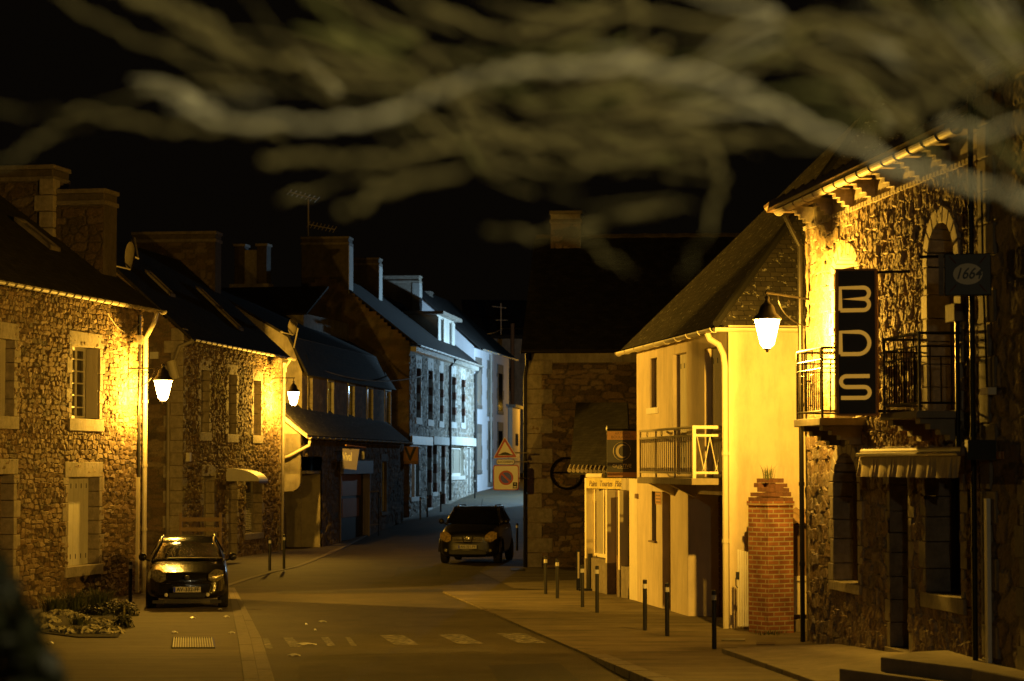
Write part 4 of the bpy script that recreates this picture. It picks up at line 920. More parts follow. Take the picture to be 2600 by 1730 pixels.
# back row: roofs behind B with a paired chimney
hK = thing("rear_house", Vector((-11.5, 96, 0)), "dark roof behind the stone houses carrying a twin pale chimney stack", "house")
Wk = Wall((-13.5, 96), (-8.2, 95)); zk = P(640, 800, 96).z
make("wall", MB().wbox(Wk, 0, Wk.L, 0, zk, -7, 0), MT['render_c'], hK)
zk2 = P(640, 732, 99).z
rk = roof("roof", Wk.at(-.2, zk, .3), Wk.at(Wk.L + .2, zk, .3), Wk.at(Wk.L + .2, zk2, -3), Wk.at(-.2, zk2, -3), MT['slate'], hK)
Wk2 = Wk.moved(-3.2); a_, b_ = Wk2.S(594), Wk2.S(676); zt = Wk2.Z(640, 626)
for (x, y) in ((a_, a_ + .42), (b_ - .42, b_)):
    c = make("chimney", MB().wbox(Wk2, x, y, zk2 - .6, zt, -.5, .1), MT['dim_stone'], rk)
    make("cap", MB().wbox(Wk2, x - .05, y + .05, zt, zt + .1, -.55, .15), MT['granite'], c)
make("chimney", MB().wbox(Wk2, a_ + .42, b_ - .42, zk2 - .6, zt - .15, -.45, .05), MT['granite'], rk)
make("chimney_base", MB().wbox(Wk2, a_ - .2, b_ + .1, zk2 - .4, zk2 + .15, -.6, .16), MT['granite'], rk)
# aerials
t = thing("tv_aerial", P(783, 600, 104), "thin television aerial on a mast above the dark gable chimney", "aerial")
pa, pb_ = P(783, 600, 104), P(783, 505, 104)
make("mast", MB().tube([pa, pb_], .03, 6), MT['zinc'], t)
a, b_ = P(735, 488, 104), P(805, 507, 104)
mb = MB().tube([a, b_], .022, 5)
for i in range(7):
    c = a.lerp(b_, i / 6); mb.tube([c - Vector((.1, .1, .12)), c + Vector((.1, .1, .12))], .014, 4)
make("boom", mb, MT['zinc'], t)
a, b_ = P(783, 570, 104), P(850, 583, 104); mb = MB().tube([a, b_], .02, 5)
for i in range(8):
    c = a.lerp(b_, i / 7); mb.tube([c - Vector((.08, 0, .13)), c + Vector((.08, 0, .13))], .014, 4)
make("boom", mb, MT['zinc'], t)
t = thing("tv_aerial", P(1272, 840, 150), "faint television aerial at the far right end of the roofs", "aerial")
make("mast", MB().tube([P(1272, 850, 150), P(1272, 770, 150)], .03, 5), MT['zinc'], t); make("boom", MB().tube([P(1250, 778, 150), P(1285, 782, 150)], .025, 5).tube([P(1258, 813, 150), P(1288, 813, 150)], .02, 5), MT['zinc'], t)
# string cable across the street
a, b_ = P(768, 924, 86), P(1090, 951, 108); pts = [a.lerp(b_, i / 20) - Vector((0, 0, .45 * math.sin(math.pi * i / 20))) for i in range(21)]
tag(make("overhead_cable", MB().tube(pts, .022, 5), MT['zinc']), "thin cable strung from the shop gable to the blue-lit house", "cable")
# ================================================================ house G (dark rubble house facing us)
g0p = sp(1339, 90.0); th5 = R(5)
GW = Wall(g0p, g0p + Vector((math.cos(th5), -math.sin(th5), 0)) * 7.5)
zG = GW.Z(1345, 884)
hG = thing("stone_house", g0p, "dark rubble house with pale corner stones facing us behind the bakery", "house")
stone_wall("wall", GW, 0, 7.5, -.1, zG - .4, [], MT['rubble_a'], hG, res=.032, cell=(.36, .16), amp=.035, rough=.012, seed=121)
mb = MB().wbox(GW, .12, 7.5, zG - .42, zG, -.1, .03); make("render_band", mb, MT['render_c'], hG)
GD = 9.0; hg = GD / 2; zrG = P(1500, 602, 72.6).z
mb = MB(); mb.quad(GW.at(0, -.1, -GD), GW.at(0, -.1, 0), GW.at(0, zG, 0), GW.at(0, zG, -GD)); mb.add([GW.at(0, zG, -GD), GW.at(0, zG, 0), GW.at(0, zrG, -hg)], [[0, 1, 2]])
mb.quad(GW.at(7.5, -.1, 0), GW.at(7.5, -.1, -GD), GW.at(7.5, zG, -GD), GW.at(7.5, zG, 0)); mb.add([GW.at(7.5, zG, 0), GW.at(7.5, zG, -GD), GW.at(7.5, zrG, -hg)], [[0, 1, 2]])
mb.quad(GW.at(0, -.1, -GD), GW.at(7.5, -.1, -GD), GW.at(7.5, zG, -GD), GW.at(0, zG, -GD)); make("side_wall", mb, MT['rubble_b'], hG)
rG = roof("roof", GW.at(-.15, zG - .05, .3), GW.at(7.6, zG - .05, .3), GW.at(7.6, zrG, -hg), GW.at(-.15, zrG, -hg), MT['slate'], hG)
roof("roof", GW.at(7.6, zG - .05, -GD - .3), GW.at(-.15, zG - .05, -GD - .3), GW.at(-.15, zrG, -hg), GW.at(7.6, zrG, -hg), MT['slate'], hG)
make("ridge_tiles", MB().tube([GW.at(-.1 + .3 * i, zrG + .03 + (.02 if i % 2 else 0), -hg) for i in range(26)], .07, 6), MT['dim_stone'], rG)
gutter(GW, -.15, 7.6, zG - .1, .36, hG, m='darkmetal', step=1)
mb = MB(); z = 0; k = 0
while z < zG - .45:
    h = .42; mb.wbox(GW, -.03, (.42, .72)[k % 2], z + .008, z + h - .008, -.35, .04); k += 1; z += h
make("corner_stones", mb, MT['granite'], hG, bevel=.015)
pipe([GW.at(.02, zG - .15, .36), GW.at(.0, zG - .5, .12), GW.at(-.06, zG - .8, .08), GW.at(-.06, .02, .08)], hG, 'darkmetal', .05)
c = chimney(GW, .38, 1.28, -hg - .45, -hg + .45, zrG - 1.2, P(1408, 540, 72).z, 'granite', rG)
stone_wall("facing", GW.moved(-hg + .47), .38, 1.28, zrG - .9, P(1408, 540, 72).z - .3, [], MT['rubble_a'], c, res=.04, cell=(.4, .25), amp=.02, seed=125)
t = thing("iron_ring", GW.at(GW.S(1438), 2.4, .1), "large dark iron ring ornament hanging on the rubble wall", "ornament")
cz = GW.Z(1438, 1202); cs = GW.S(1438); rr_ = .43
make("ring", MB().tube([GW.at(cs + rr_ * math.cos(a), cz + rr_ * math.sin(a), .12) for a in [i * math.pi / 16 for i in range(33)]], .03, 6), MT['darkmetal'], t)
make("arm", MB().tube([GW.at(cs - .42, cz + .02, .12), GW.at(cs + .9, cz + .02, .12)], .022, 6), MT['darkmetal'], t)
# speed hump and no-parking signs on brackets at the corner
Wn = Wall((P(1252, 1180, 67.6).x, 67.6), (P(1318, 1180, 67.6).x, 67.6)); zz = lambda v: P(1285, v, 67.6).z; xx = lambda u: Wn.S(u)
t = thing("hump_sign", Wn.at(.3, zz(1160), 0), "triangular red and white speed hump warning sign above the plate reading successifs", "road sign")
A_, B_, C_ = (xx(1254), zz(1163)), (xx(1312.5), zz(1161.5)), (xx(1281.5), zz(1111))
def tri(k, o0, o1, m, nm):
    cx_, cz_ = (A_[0] + B_[0] + C_[0]) / 3, (A_[1] + B_[1] + C_[1]) / 3; pts = []
    P3 = [(cx_ + (p[0] - cx_) * k, cz_ + (p[1] - cz_) * k) for p in (A_, B_, C_)]
    for i in range(3):
        a, b_, c_ = P3[i - 1], P3[i], P3[(i + 1) % 3]
        for w_ in (.1, .04, 0): pts.append((b_[0] + (a[0] - b_[0]) * w_, b_[1] + (a[1] - b_[1]) * w_)) if w_ else None
        for w_ in (.04, .1): pts.append((b_[0] + (c_[0] - b_[0]) * w_, b_[1] + (c_[1] - b_[1]) * w_))
    q = [Wn.at(x * 1.0, z, o0) for x, z in pts]
    return make(nm, MB().prism(q, Wn.n * (o1 - o0)), m, t)
tri(1.06, -.02, .0, MT['signwhite'], "panel"); tri(.99, .0, .003, MT['red'], "red_border"); tri(.68, .003, .006, MT['signwhite'], "white_field")
hp = [(-.22, 0), (-.15, .015), (-.08, .055), (0, .075), (.08, .055), (.15, .015), (.22, 0), (.22, -.012), (-.22, -.012)]
make("hump_symbol", MB().prism([Wn.at(xx(1282.5) + x, zz(1155) + z, .006) for x, z in hp], Wn.n * .003), MT['ink'], t)
make("bracket", MB().tube([Wn.at(.3, zz(1150), -.02), Wn.at(1.0, zz(1150), -.25), Wn.at(1.0, zz(1150), -.5)], .02, 6), MT['zinc'], t)
t = thing("plate_sign", Wn.at(.3, zz(1180), 0), "small white rectangular plate reading SUCCESSIFS between two road signs", "road sign")
def rrect(x0, x1, z0, z1, o, m, nm, th=.02, r=.05):
    pts = []
    for cx_, cz_, a0 in ((x1 - r, z1 - r, 0), (x0 + r, z1 - r, 90), (x0 + r, z0 + r, 180), (x1 - r, z0 + r, 270)):
        for k in range(4): a = R(a0 + k * 30); pts.append(Wn.at(cx_ + r * math.cos(a), cz_ + r * math.sin(a), o))
    return make(nm, MB().prism(pts, Wn.n * th), m, t)
rrect(xx(1260), xx(1306), zz(1180.5), zz(1166), -.02, MT['ink'], "edge"); rrect(xx(1261.2), xx(1305), zz(1179.4), zz(1167.2), .001, MT['signwhite'], "panel", .003)
text("SUCCESSIFS", .085, Wn, xx(1283), zz(1173.2), .006, MT['ink'], t, bold=.002)
make("bracket", MB().tube([Wn.at(.3, zz(1173), -.02), Wn.at(1.0, zz(1173), -.5)], .015, 6), MT['zinc'], t)
t = thing("no_parking_sign", Wn.at(.3, zz(1244), 0), "square white sign with a round blue and red no parking symbol and bent corner", "road sign")
rrect(xx(1252.5), xx(1317), zz(1245), zz(1181.5), -.02, MT['red'], "border"); rrect(xx(1254.6), xx(1315), zz(1243), zz(1183.5), .001, MT['signwhite'], "panel", .003)
cx_, cz_, rd = xx(1284.8), zz(1213.5), .205
make("red_disc", MB().prism([Wn.at(cx_ + rd * math.cos(a), cz_ + rd * math.sin(a), .004) for a in [i * math.pi / 20 for i in range(40)]], Wn.n * .003), MT['red'], t)
for sg in (1, -1):
    pts = [(math.cos(a) * rd * .74, math.sin(a) * rd * .74) for a in [R(-35 + 160 * i / 16) for i in range(17)]]
    pts = [(x * sg, z * sg) for x, z in pts]
    make("blue_field", MB().prism([Wn.at(cx_ + x, cz_ + z, .007) for x, z in pts], Wn.n * .003), MT['blue'], t)
make("black_box", MB().wbox(Wn, xx(1302), xx(1313), zz(1240.5), zz(1225), .004, .008), MT['ink'], t)
make("white_symbol", MB().wbox(Wn, xx(1306.8), xx(1308.4), zz(1231.5), zz(1227), .008, .011).wbox(Wn, xx(1303.6), xx(1311.4), zz(1238), zz(1235.5), .008, .011), MT['signwhite'], t)
make("bracket", MB().tube([Wn.at(.3, zz(1215), -.02), Wn.at(1.0, zz(1215), -.5)], .02, 6), MT['zinc'], t)
# ================================================================ bakery J
J = Wall(sp(1489, 110.9), sp(1612, 120.4)); LJ = J.L
hJ = thing("bakery", sp(1489, 110.9), "low yellow bakery shop front with lit piers and a faded painted fascia", "shop")
zJ0, zJ1 = J.Z(1500, 1243), J.Z(1500, 1214)
dep = .24; st = [J.S(1489), J.S(1560, 0), J.S(1585, 0), LJ]
# recess positions measured on the outer plane: far jambs at 1489, 1560, 1585 px
mb = MB()
q = [0, 2.0, 3.15, 3.95]
for a_ in ((-.16, 0.0, 0, zJ1, -dep - 1.8, .0), (1.85, 2.0, 0, zJ0, -dep - .2, 0), (3.0, 3.15, 0, zJ0, -dep - .2, 0), (3.98, LJ + .3, 0, zJ1, -dep - .2, -.005)): make("pier", MB().wbox(J, *a_), MT['cream'], hJ)
for a_ in ((0.02, 1.83, 0, .78, -dep - .1, -.02), (3.17, 3.98, 0, .7, -dep - .1, -.02), (1.83, 2.02, 0, .72, -dep, .012), (2.98, 3.17, 0, .62, -dep, .012), (-.18, .02, 0, .75, -dep, .012)): make("stone_plinth", MB().wbox(J, *a_), MT['granite2'], hJ, bevel=.01)
f = make("shop_window", MB().wbox(J, 0.0, .09, .8, zJ0, -dep, -dep + .06).wbox(J, 1.7, 1.85, .8, zJ0, -dep, -dep + .06).wbox(J, .09, 1.7, .8, .88, -dep, -dep + .08).wbox(J, .85, .93, .88, zJ0, -dep, -dep + .05), MT['cream'], hJ)
make("pane", MB().wbox(J, .09, 1.7, .88, zJ0, -dep, -dep + .02), MT['curtain'], f)
f = make("door", MB().wbox(J, 2.0, 3.0, 0, zJ0, -dep, -dep + .04), MT['wood'], hJ); make("pane", MB().wbox(J, 2.12, 2.88, .9, zJ0 - .15, -dep + .04, -dep + .05), MT['glass'], f)
f = make("shop_window", MB().wbox(J, 3.15, 3.98, .7, zJ0, -dep, -dep + .04), MT['wood'], hJ); make("pane", MB().wbox(J, 3.22, 3.9, .8, zJ0 - .1, -dep + .04, -dep + .05), MT['glass'], f)
make("rear_wall", MB().wbox(J, -.16, LJ + .3, 0, zJ1, -4.2, -dep - .02 - .2), MT['render_c'], hJ)
Jf = Wall(P(1489, 1228, 55.2) - Vector((0, 0, 0)), P(1589, 1228, 53.9)); Jf = Wall((Jf.p.x, Jf.p.y), (P(1589, 1228, 54.1).x, 54.1))
fa = make("fascia", MB().hexa([Jf.at(0, Jf.Z(1489, 1240), .0), Jf.at(Jf.L, Jf.Z(1587, 1243), .0), Jf.at(Jf.L + .3, Jf.Z(1587, 1243), -.5), Jf.at(0, Jf.Z(1489, 1240), -.5), Jf.at(0, Jf.Z(1489, 1214), .0), Jf.at(Jf.L, Jf.Z(1587, 1215), .0), Jf.at(Jf.L + .3, Jf.Z(1587, 1215), -.5), Jf.at(0, Jf.Z(1489, 1214), -.5)]), MT['ochre'] if 0 else M("faded_fascia", (.62, .52, .2), .8, var=.3, bump=.1, stain=.3), hJ)
for b_, a in (("Pains", .17), ("Tourtes", .5), ("Pâtis", .82)):
    text(b_, .19, Jf, Jf.L * a, Jf.Z(1540, 1229), .004, MT['wood'], fa, sx=.72, shear=.2)
make("parapet_roll", MB().tube([Jf.at(-.06, Jf.Z(1489, 1208), -.08), Jf.at(.5, Jf.Z(1520, 1208), -.08)], .055, 10), MT['cream'], hJ)
ea, eb = P(1446, 1197, 56.5), P(1600, 1203, 54.5)
rJ = roof("roof", ea, eb, eb + Vector((.2, 5.5, 1.75)), ea + Vector((.3, 5.5, 1.75)), MT['slate'], hJ)
mb = MB()
for i in range(14):
    p, q_ = ea.lerp(eb, i / 14), ea.lerp(eb, (i + .9) / 14)
    mb.tube([p.lerp(q_, .5) + Vector((-.05, -.05, .02)), p.lerp(q_, .5) + Vector((0, .28, .12))], .05, 8)
make("eave_tiles", mb, MT['concrete'], rJ)
make("infill", MB().hexa([J.at(LJ - .1, zJ0, -1.2), J.at(LJ + .2, zJ0, -.02), J.at(LJ + .2, zJ0, -1.5), J.at(LJ - .1, zJ0, -1.6), J.at(LJ - .1, zJ1 + .1, -1.2), J.at(LJ + .2, zJ1 + .1, -.02), J.at(LJ + .2, zJ1 + .1, -1.5), J.at(LJ - .1, zJ1 + .1, -1.6)]), MT['charcoal'], hJ)
# bakery sign on a bracket
Wb = Wall((P(1541, 1150, 53.0).x, 53.0), (P(1617, 1150, 53.0).x, 53.0)); zz = lambda v: P(1579, v, 53.0).z
t = thing("bakery_sign", Wb.at(.3, zz(1212), 0), "tall brown bakery sign with a crescent emblem and orange bands beside the balcony", "sign")
make("panel", MB().wbox(Wb, 0, Wb.L, zz(1213), zz(1094), -.04, .04), MT['charcoal'], t, bevel=.006)
make("orange_band", MB().wbox(Wb, .005, Wb.L - .005, zz(1117), zz(1095.5), .04, .045), MT['ochre'], t); make("orange_band", MB().wbox(Wb, .005, Wb.L - .005, zz(1212), zz(1199.5), .04, .045), MT['ochre'], t)
text("ARTISAN", .085, Wb, Wb.L * .52, zz(1101), .047, MT['wood'], t); text("BOULANGER", .085, Wb, Wb.L * .52, zz(1110.5), .047, MT['wood'], t)
cx_, cz_ = Wb.L * .50, zz(1146)
make("emblem_ring", MB().tube([Wb.at(cx_ + .19 * math.cos(a), cz_ + .2 * math.sin(a), .045) for a in [i * math.pi / 20 for i in range(40)]], .004, 4), MT['gold'], t)
out = [(cx_ + .135 * math.cos(a), cz_ + .15 * math.sin(a)) for a in [R(50 + 260 * i / 20) for i in range(21)]]; inn = [(cx_ + .04 + .115 * math.cos(a), cz_ + .0 + .125 * math.sin(a)) for a in [R(50 + 260 * i / 20) for i in range(21)]]
make("crescent_emblem", MB().grid([[Wb.at(x, z, .048) for x, z in out], [Wb.at(x, z, .048) for x, z in inn]]), MT['gold'], t)
text("GUSTIVE", .11, Wb, Wb.L * .5, zz(1183.5), .045, MT['gold'], t)
make("underline", MB().wbox(Wb, Wb.L * .34, Wb.L * .72, zz(1190), zz(1189.2), .041, .045), MT['gold'], t)
make("bracket", MB().tube([Wb.at(.0, zz(1091), 0), Wb.at(Wb.L + .55, zz(1091), .1)], .02, 6).tube([Wb.at(Wb.L - .05, zz(1208), 0), Wb.at(Wb.L + .5, zz(1208), .1)], .02, 6), MT['darkmetal'], t)
make("finial", MB().lathe(Wb.at(0, zz(1094), 0), [(.012, 0), (.022, .03), (.02, .07), (.004, .11)], 8), MT['plate'], t)
# ================================================================ house H (yellow, balcony)
H = Wall(sp(1618, 145.6 * (1618 - 450) / 1405), sp(1855, 145.6)); LH = H.L
zH0, zH1 = H.Z(1600, 886), H.Z(1840, 828)
zH = (zH0 + zH1) / 2
hH = thing("yellow_house", sp(1855, 145.6), "yellow rendered house with a balcony, garage recess and tall hipped slate roof", "house")
SW = Wall(H.at(LH, 0, 0), H.at(LH, 0, -9)); 
h_up = [H.rect(1650.6, 1669, 909, 1036), H.rect(1709, 1744, 897, 1205), H.rect(1790, 1832, 881, 1212)]
h_dn = [H.rect(1654.7, 1666, 1248, 1377), H.rect(1681, 1702, 1249, 1545)]
ga = H.rect(1746.5, 1846, 1256, 1620); ga = (ga[0], ga[1], 0, ga[3]); h_dn[1] = (h_dn[1][0], h_dn[1][1], 0, h_dn[1][3])
zs = H.Z(1800, 1224)
def plain_wall(W, a0, a1, z0, z1, holes, th=.3, o1=0.0):
    mb = MB(); xs = sorted({a0, a1} | {h[0] for h in holes} | {h[1] for h in holes}); zs_ = sorted({z0, z1} | {h[2] for h in holes} | {h[3] for h in holes})
    xs = [x for x in xs if a0 <= x <= a1]; zs_ = [z for z in zs_ if z0 <= z <= z1]
    for xa, xb in zip(xs[:-1], xs[1:]):
        for za, zb_ in zip(zs_[:-1], zs_[1:]):
            xm, zm = (xa + xb) / 2, (za + zb_) / 2
            if any(h[0] < xm < h[1] and h[2] < zm < h[3] for h in holes): continue
            mb.quad(W.at(xa, za, o1), W.at(xb, za, o1), W.at(xb, zb_, o1), W.at(xa, zb_, o1))
    for h in holes:
        d = h[4] if len(h) > 4 else th
        mb.quad(W.at(h[0], h[2], o1), W.at(h[0], h[2], o1 - d), W.at(h[0], h[3], o1 - d), W.at(h[0], h[3], o1)); mb.quad(W.at(h[1], h[2], o1 - d), W.at(h[1], h[2], o1), W.at(h[1], h[3], o1), W.at(h[1], h[3], o1 - d))
        mb.quad(W.at(h[0], h[3], o1), W.at(h[1], h[3], o1), W.at(h[1], h[3], o1 - d), W.at(h[0], h[3], o1 - d)); mb.quad(W.at(h[0], h[2], o1), W.at(h[1], h[2], o1), W.at(h[1], h[2], o1 - d), W.at(h[0], h[2], o1 - d))
    return mb
mb = plain_wall(H, 0, LH, -.1, zH, [h + (.16,) for h in h_up] + [h_dn[0] + (.14,), h_dn[1] + (.22,), ga + (.6,)])
make("front_wall", mb, MT['render_y'], hH)
mb = MB(); mb.quad(SW.at(0, -.1, 0), SW.at(9, -.1, 0), SW.at(9, zH, 0), SW.at(0, zH, 0)); mb.quad(H.at(0, -.1, -9), H.at(0, -.1, 0), H.at(0, zH, 0), H.at(0, zH, -9)); mb.quad(H.at(LH, -.1, -9), H.at(0, -.1, -9), H.at(0, zH, -9), H.at(LH, zH, -9))
make("side_wall", mb, MT['render_y'], hH)
make("corner_pilaster", MB().wbox(SW, -.02, .09, 0, zH, 0, .03), MT['render_y'], hH)
ap = P(2234, 247, 47.3); ze = zH - .04
eF0, eF1 = H.at(-.25, ze, .3), H.at(LH + .3, ze, .3); eB1, eB0 = H.at(LH + .3, ze, -9.3), H.at(-.25, ze, -9.3)
ap2 = ap + Vector((.0, .6, 0))
rH = make("roof", MB(), None, hH) if 0 else None
mb = MB(); mb.quad(eF0, eF1, ap, ap2); rH = make("roof", mb, MT['slate_l'], hH)
mb = MB(); mb.quad(eF1, eB1, ap, ap); make("roof", MB(), MT['slate_l'], hH) if 0 else None
def rtri(a, b_, c_):
    mb = MB(); a, b_, c_ = Vector(a), Vector(b_), Vector(c_); x = (b_ - a).normalized(); n = (b_ - a).cross(c_ - a).normalized(); y = n.cross(x)
    if (c_ - a).dot(y) < 0: y = -y
    mb.add([a, b_, c_], [[0, 1, 2]], [[(0, 0), ((b_ - a).length, 0), ((c_ - a).dot(x), (c_ - a).dot(y))]]); return mb
make("roof", rtri(eF1, eB1, ap), MT['slate_l'], hH); make("roof", rtri(eB1, eB0, ap), MT['slate'], hH); make("roof", rtri(eB0, eF0, ap2), MT['slate'], hH)
mb = MB(); mb.quad(eF0 - Vector((0, 0, .06)), eF1 - Vector((0, 0, .06)), H.at(LH, ze - .05, -.1), H.at(0, ze - .05, -.1)); mb.quad(eF1 - Vector((0, 0, .06)), eB1 - Vector((0, 0, .06)), H.at(LH, ze - .05, -9), H.at(LH, ze - .05, 0)); make("soffit", mb, MT['cream'], hH)
gutter(H, -.25, LH + .32, ze - .05, .34, hH, m='pvc', step=1.0); gutter(SW, -.34, 5.5, ze - .05, .34, hH, m='pvc', step=1.2)
make("hip_tiles", MB().tube([eF1.lerp(ap, i / 40) + Vector((0, 0, .02)) for i in range(41)], .07, 6), MT['slate'], rH)
for i, q in enumerate(h_up[:1]):
    f = make("window", MB().wbox(H, q[0], q[1], q[2], q[3], -.18, -.15), MT['glass'], hH); make("sill", MB().wbox(H, q[0] - .1, q[1] + .1, q[2] - .12, q[2], -.1, .06), MT['white'], f)
    make("shutter", boards(H, q[0] + .02, q[1] - .02, q[2] + .02, q[3] - .02, -.15, -.12, 3), MT['granite2'], f)
for i, q in enumerate(h_up[1:]):
    f = make("shutter", boards(H, q[0] + .01, q[1] - .01, q[2], q[3] - .01, -.17, -.13, 4), MT['shutter'], hH)
    mb = MB()
    for k in (.12, .9):
        for j in range(4): mb.wbox(H, q[0] + (q[1] - q[0]) * (j + .4) / 4, q[0] + (q[1] - q[0]) * (j + .62) / 4, q[2] + (q[3] - q[2]) * k - .05, q[2] + (q[3] - q[2]) * k + .05, -.131, -.126)
    make("vent_slots", mb, MT['ink'], f)
f = make("window", MB().wbox(H, h_dn[0][0], h_dn[0][1], h_dn[0][2], h_dn[0][3], -.15, -.13), MT['glass'], hH); make("sill", MB().wbox(H, h_dn[0][0] - .1, h_dn[0][1] + .06, h_dn[0][2], h_dn[0][2] + .03, -.13, .06), MT['wood'], f)
make("door", boards(H, h_dn[1][0], h_dn[1][1], 0, h_dn[1][3], -.23, -.2, 4), MT['wood'], hH)
mb = MB()
n = int(ga[3] / .12)
for i in range(n): mb.wbox(H, ga[0] + .01, ga[1] - .01, i * .12 + .01, i * .12 + .11, -.62, -.585)
mb.wbox(H, ga[0], ga[1], 0, ga[3], -.66, -.62); make("garage_door", mb, MT['brick_r'], hH)
p1_, p2_ = H.S(1665), H.S(1679)
make("wall_poster", MB().wbox(H, p1_, p2_, H.Z(1672, 1281), H.Z(1672, 1249), .003, .012), MT['ochre'], hH)
mb = MB()
for i in range(4): mb.wbox(H, p1_ + .05, p2_ - .05, H.Z(1672, 1277) + i * .065, H.Z(1672, 1277) + i * .065 + .03, .012, .015)
make("poster_print", mb, MT['wood'], hH)
make("letter_box", MB().wbox(H, H.S(1617), H.S(1621), H.Z(1618, 1266), H.Z(1618, 1254), .0, .05), MT['wood'], hH)
pipe([H.at(LH - .25, ze - .12, .34), H.at(LH - .22, ze - .22, .3), H.at(LH - .12, ze - .32, .16), H.at(LH - .03, ze - .5, .1), H.at(LH - .0, ze - .7, .08), H.at(LH, .02, .08)], hH, 'pvc', .055)
# balcony
def rail_bar(W_, pts, r, n=6): return MB().tube(pts, r, n)
bs0, bs1 = H.S(1691), H.S(1838); bp_ = .58; bz0, bz1 = H.Z(1838, 1232), H.Z(1838, 1215)
t = thing("balcony", H.at((bs0 + bs1) / 2, bz0, 0), "cream metal balcony with thin balusters and zigzag end on the yellow house", "balcony")
make("slab", MB().wbox(H, bs0, bs1, bz0, bz1, 0, bp_), MT['concrete'], t, bevel=.01)
for x in (.7, 2.6): make("bracket", MB().prism([H.at(bs0 + x, bz0, 0), H.at(bs0 + x, bz0, .5), H.at(bs0 + x, bz0 - .25, 0)], H.d * .15), MT['render_y'], t)
zt_, z2_, z3_ = H.Z(1838, 1085), H.Z(1838, 1106), H.Z(1838, 1201); e_ = bp_ - .05
mb = MB()
for z, r_ in ((zt_, .025), (z2_, .022), (z3_, .02)):
    mb.tube([H.at(bs0 + .03, z, .0), H.at(bs0 + .03, z, e_)], r_, 6); mb.tube([H.at(bs0 + .03, z, e_), H.at(bs1 - .03, z, e_)], r_, 6)
mb2 = MB()
for z, h_ in ((zt_, .028), (z2_, .022), (z3_, .022)): mb2.wbox(H, bs1 - .06, bs1 - .02, z - h_, z + h_, 0, e_)
mb2.wbox(H, bs1 - .07, bs1 - .01, bz1, zt_ + .03, e_ - .03, e_ + .03)
make("rail", mb, MT['pvc'], t); make("end_rail", mb2, MT['pvc'], t)
nb = 26
post = []
for i in range(nb):
    s = bs0 + .08 + (bs1 - bs0 - .2) * i / (nb - 1)
    big = i in (0, 8, 17, 25)
    mb = MB().tube([H.at(s, z3_, e_), H.at(s, z2_, e_)], .011 if not big else .02, 6)
    if not big:
        mb.tube([H.at(s, z3_ + .02, e_), H.at(s, z3_ + .09, e_)], .02, 6); mb.tube([H.at(s, z2_ - .09, e_), H.at(s, z2_ - .02, e_)], .02, 6)
    else: mb.tube([H.at(s, bz1, e_), H.at(s, zt_, e_)], .02, 6)
    make("baluster", mb, MT['pvc'], t)
for k in range(3): make("scroll", MB().tube([H.at(bs0 + .8 + k * 1.4 + .06 * math.cos(a), (zt_ + z2_) / 2 + .06 * math.sin(a), e_) for a in [i * math.pi / 6 for i in range(13)]], .008, 5), MT['pvc'], t)
zig = []; o_ = [e_ - .03, e_ - .20, e_ - .23, e_ - .39, e_ - .42, .04]
mb = MB(); oo = e_ - .06; up_ = False; x_ = oo
for k in range(5):
    x2 = x_ - .115; a_ = z2_ - .03 if not up_ else z3_ + .06; b_ = z3_ + .06 if not up_ else z2_ - .03
    if x2 < 0: break
    mb.tube([H.at(bs1 - .04, a_, x_), H.at(bs1 - .04, b_, x2)], .009, 5)
    mb.tube([H.at(bs1 - .04, b_ + (.02 if up_ else -.02) + .022 * math.sin(q), x2 + .022 * math.cos(q)) for q in [i * math.pi / 5 for i in range(11)]], .006, 5)
    x_ = x2; up_ = not up_
make("zigzag_bars", mb, MT['pvc'], t)
# gate, brick pillar, things behind it
Wq = Wall(sp(1873, 148.5), sp(1903, 148.5))
t = thing("garden_gate", Wq.at(.1, 0, 0), "small white gate of upright slats between the yellow house and brick pillar", "gate")
zt_ = Wq.Z(1888, 1400)
for i in range(5): make("slat", MB().wbox(Wq, .0 + i * .04, .031 + i * .04, .12, zt_ - .01 * i + .03, -.015, .015), MT['white'], t)
make("rail", MB().wbox(Wq, 0, .22, .4, .46, -.04, -.016).wbox(Wq, 0, .22, 1.1, 1.16, -.04, -.016), MT['white'], t)
make("latch", MB().tube([Wq.at(-.03, .95, .03), Wq.at(-.03, .82, .05), Wq.at(.0, .78, .03)], .01, 5).wbox(Wq, -.03, .03, .92, 1.05, .016, .03), MT['black'], t)
pc = sp(1960, 149.5) + Vector((0, .1, 0))
t = thing("brick_pillar", pc, "red brick gate pillar with a crumbling stepped top and weeds", "pillar")
ang = R(32)
def prot(x, y): return pc + Vector((x * math.cos(ang) - y * math.sin(ang), x * math.sin(ang) + y * math.cos(ang), 0))
zb1 = P(1960, 1283, 41.7).z
def pbox(mb, hx, z0, z1, hy=None, cx=0, cy=0):
    hy = hy or hx; q = [prot(cx - hx, cy - hy), prot(cx + hx, cy - hy), prot(cx + hx, cy + hy), prot(cx - hx, cy + hy)]
    a = [p + Vector((0, 0, z0)) for p in q]; b_ = [p + Vector((0, 0, z1)) for p in q]
    for i in range(4):
        j = (i + 1) % 4; w_ = (q[j] - q[i]).length
        mb.add([a[i], a[j], b_[j], b_[i]], [[0, 1, 2, 3]], [[(0, z0), (w_, z0), (w_, z1), (0, z1)]])
    mb.add(b_, [[0, 1, 2, 3]], [[(0, 0), (.2, 0), (.2, .05), (0, .05)]]); mb.add(a, [[3, 2, 1, 0]], [[(0, 0), (.2, 0), (.2, .05), (0, .05)]])
mb = MB(); pbox(mb, .272, 0, zb1); make("shaft", mb, MT['brick'], t)
mb = MB(); pbox(mb, .29, zb1, zb1 + .075); make("cap_course", mb, MT['brick'], t)
z = zb1 + .075; g = random.Random(4)
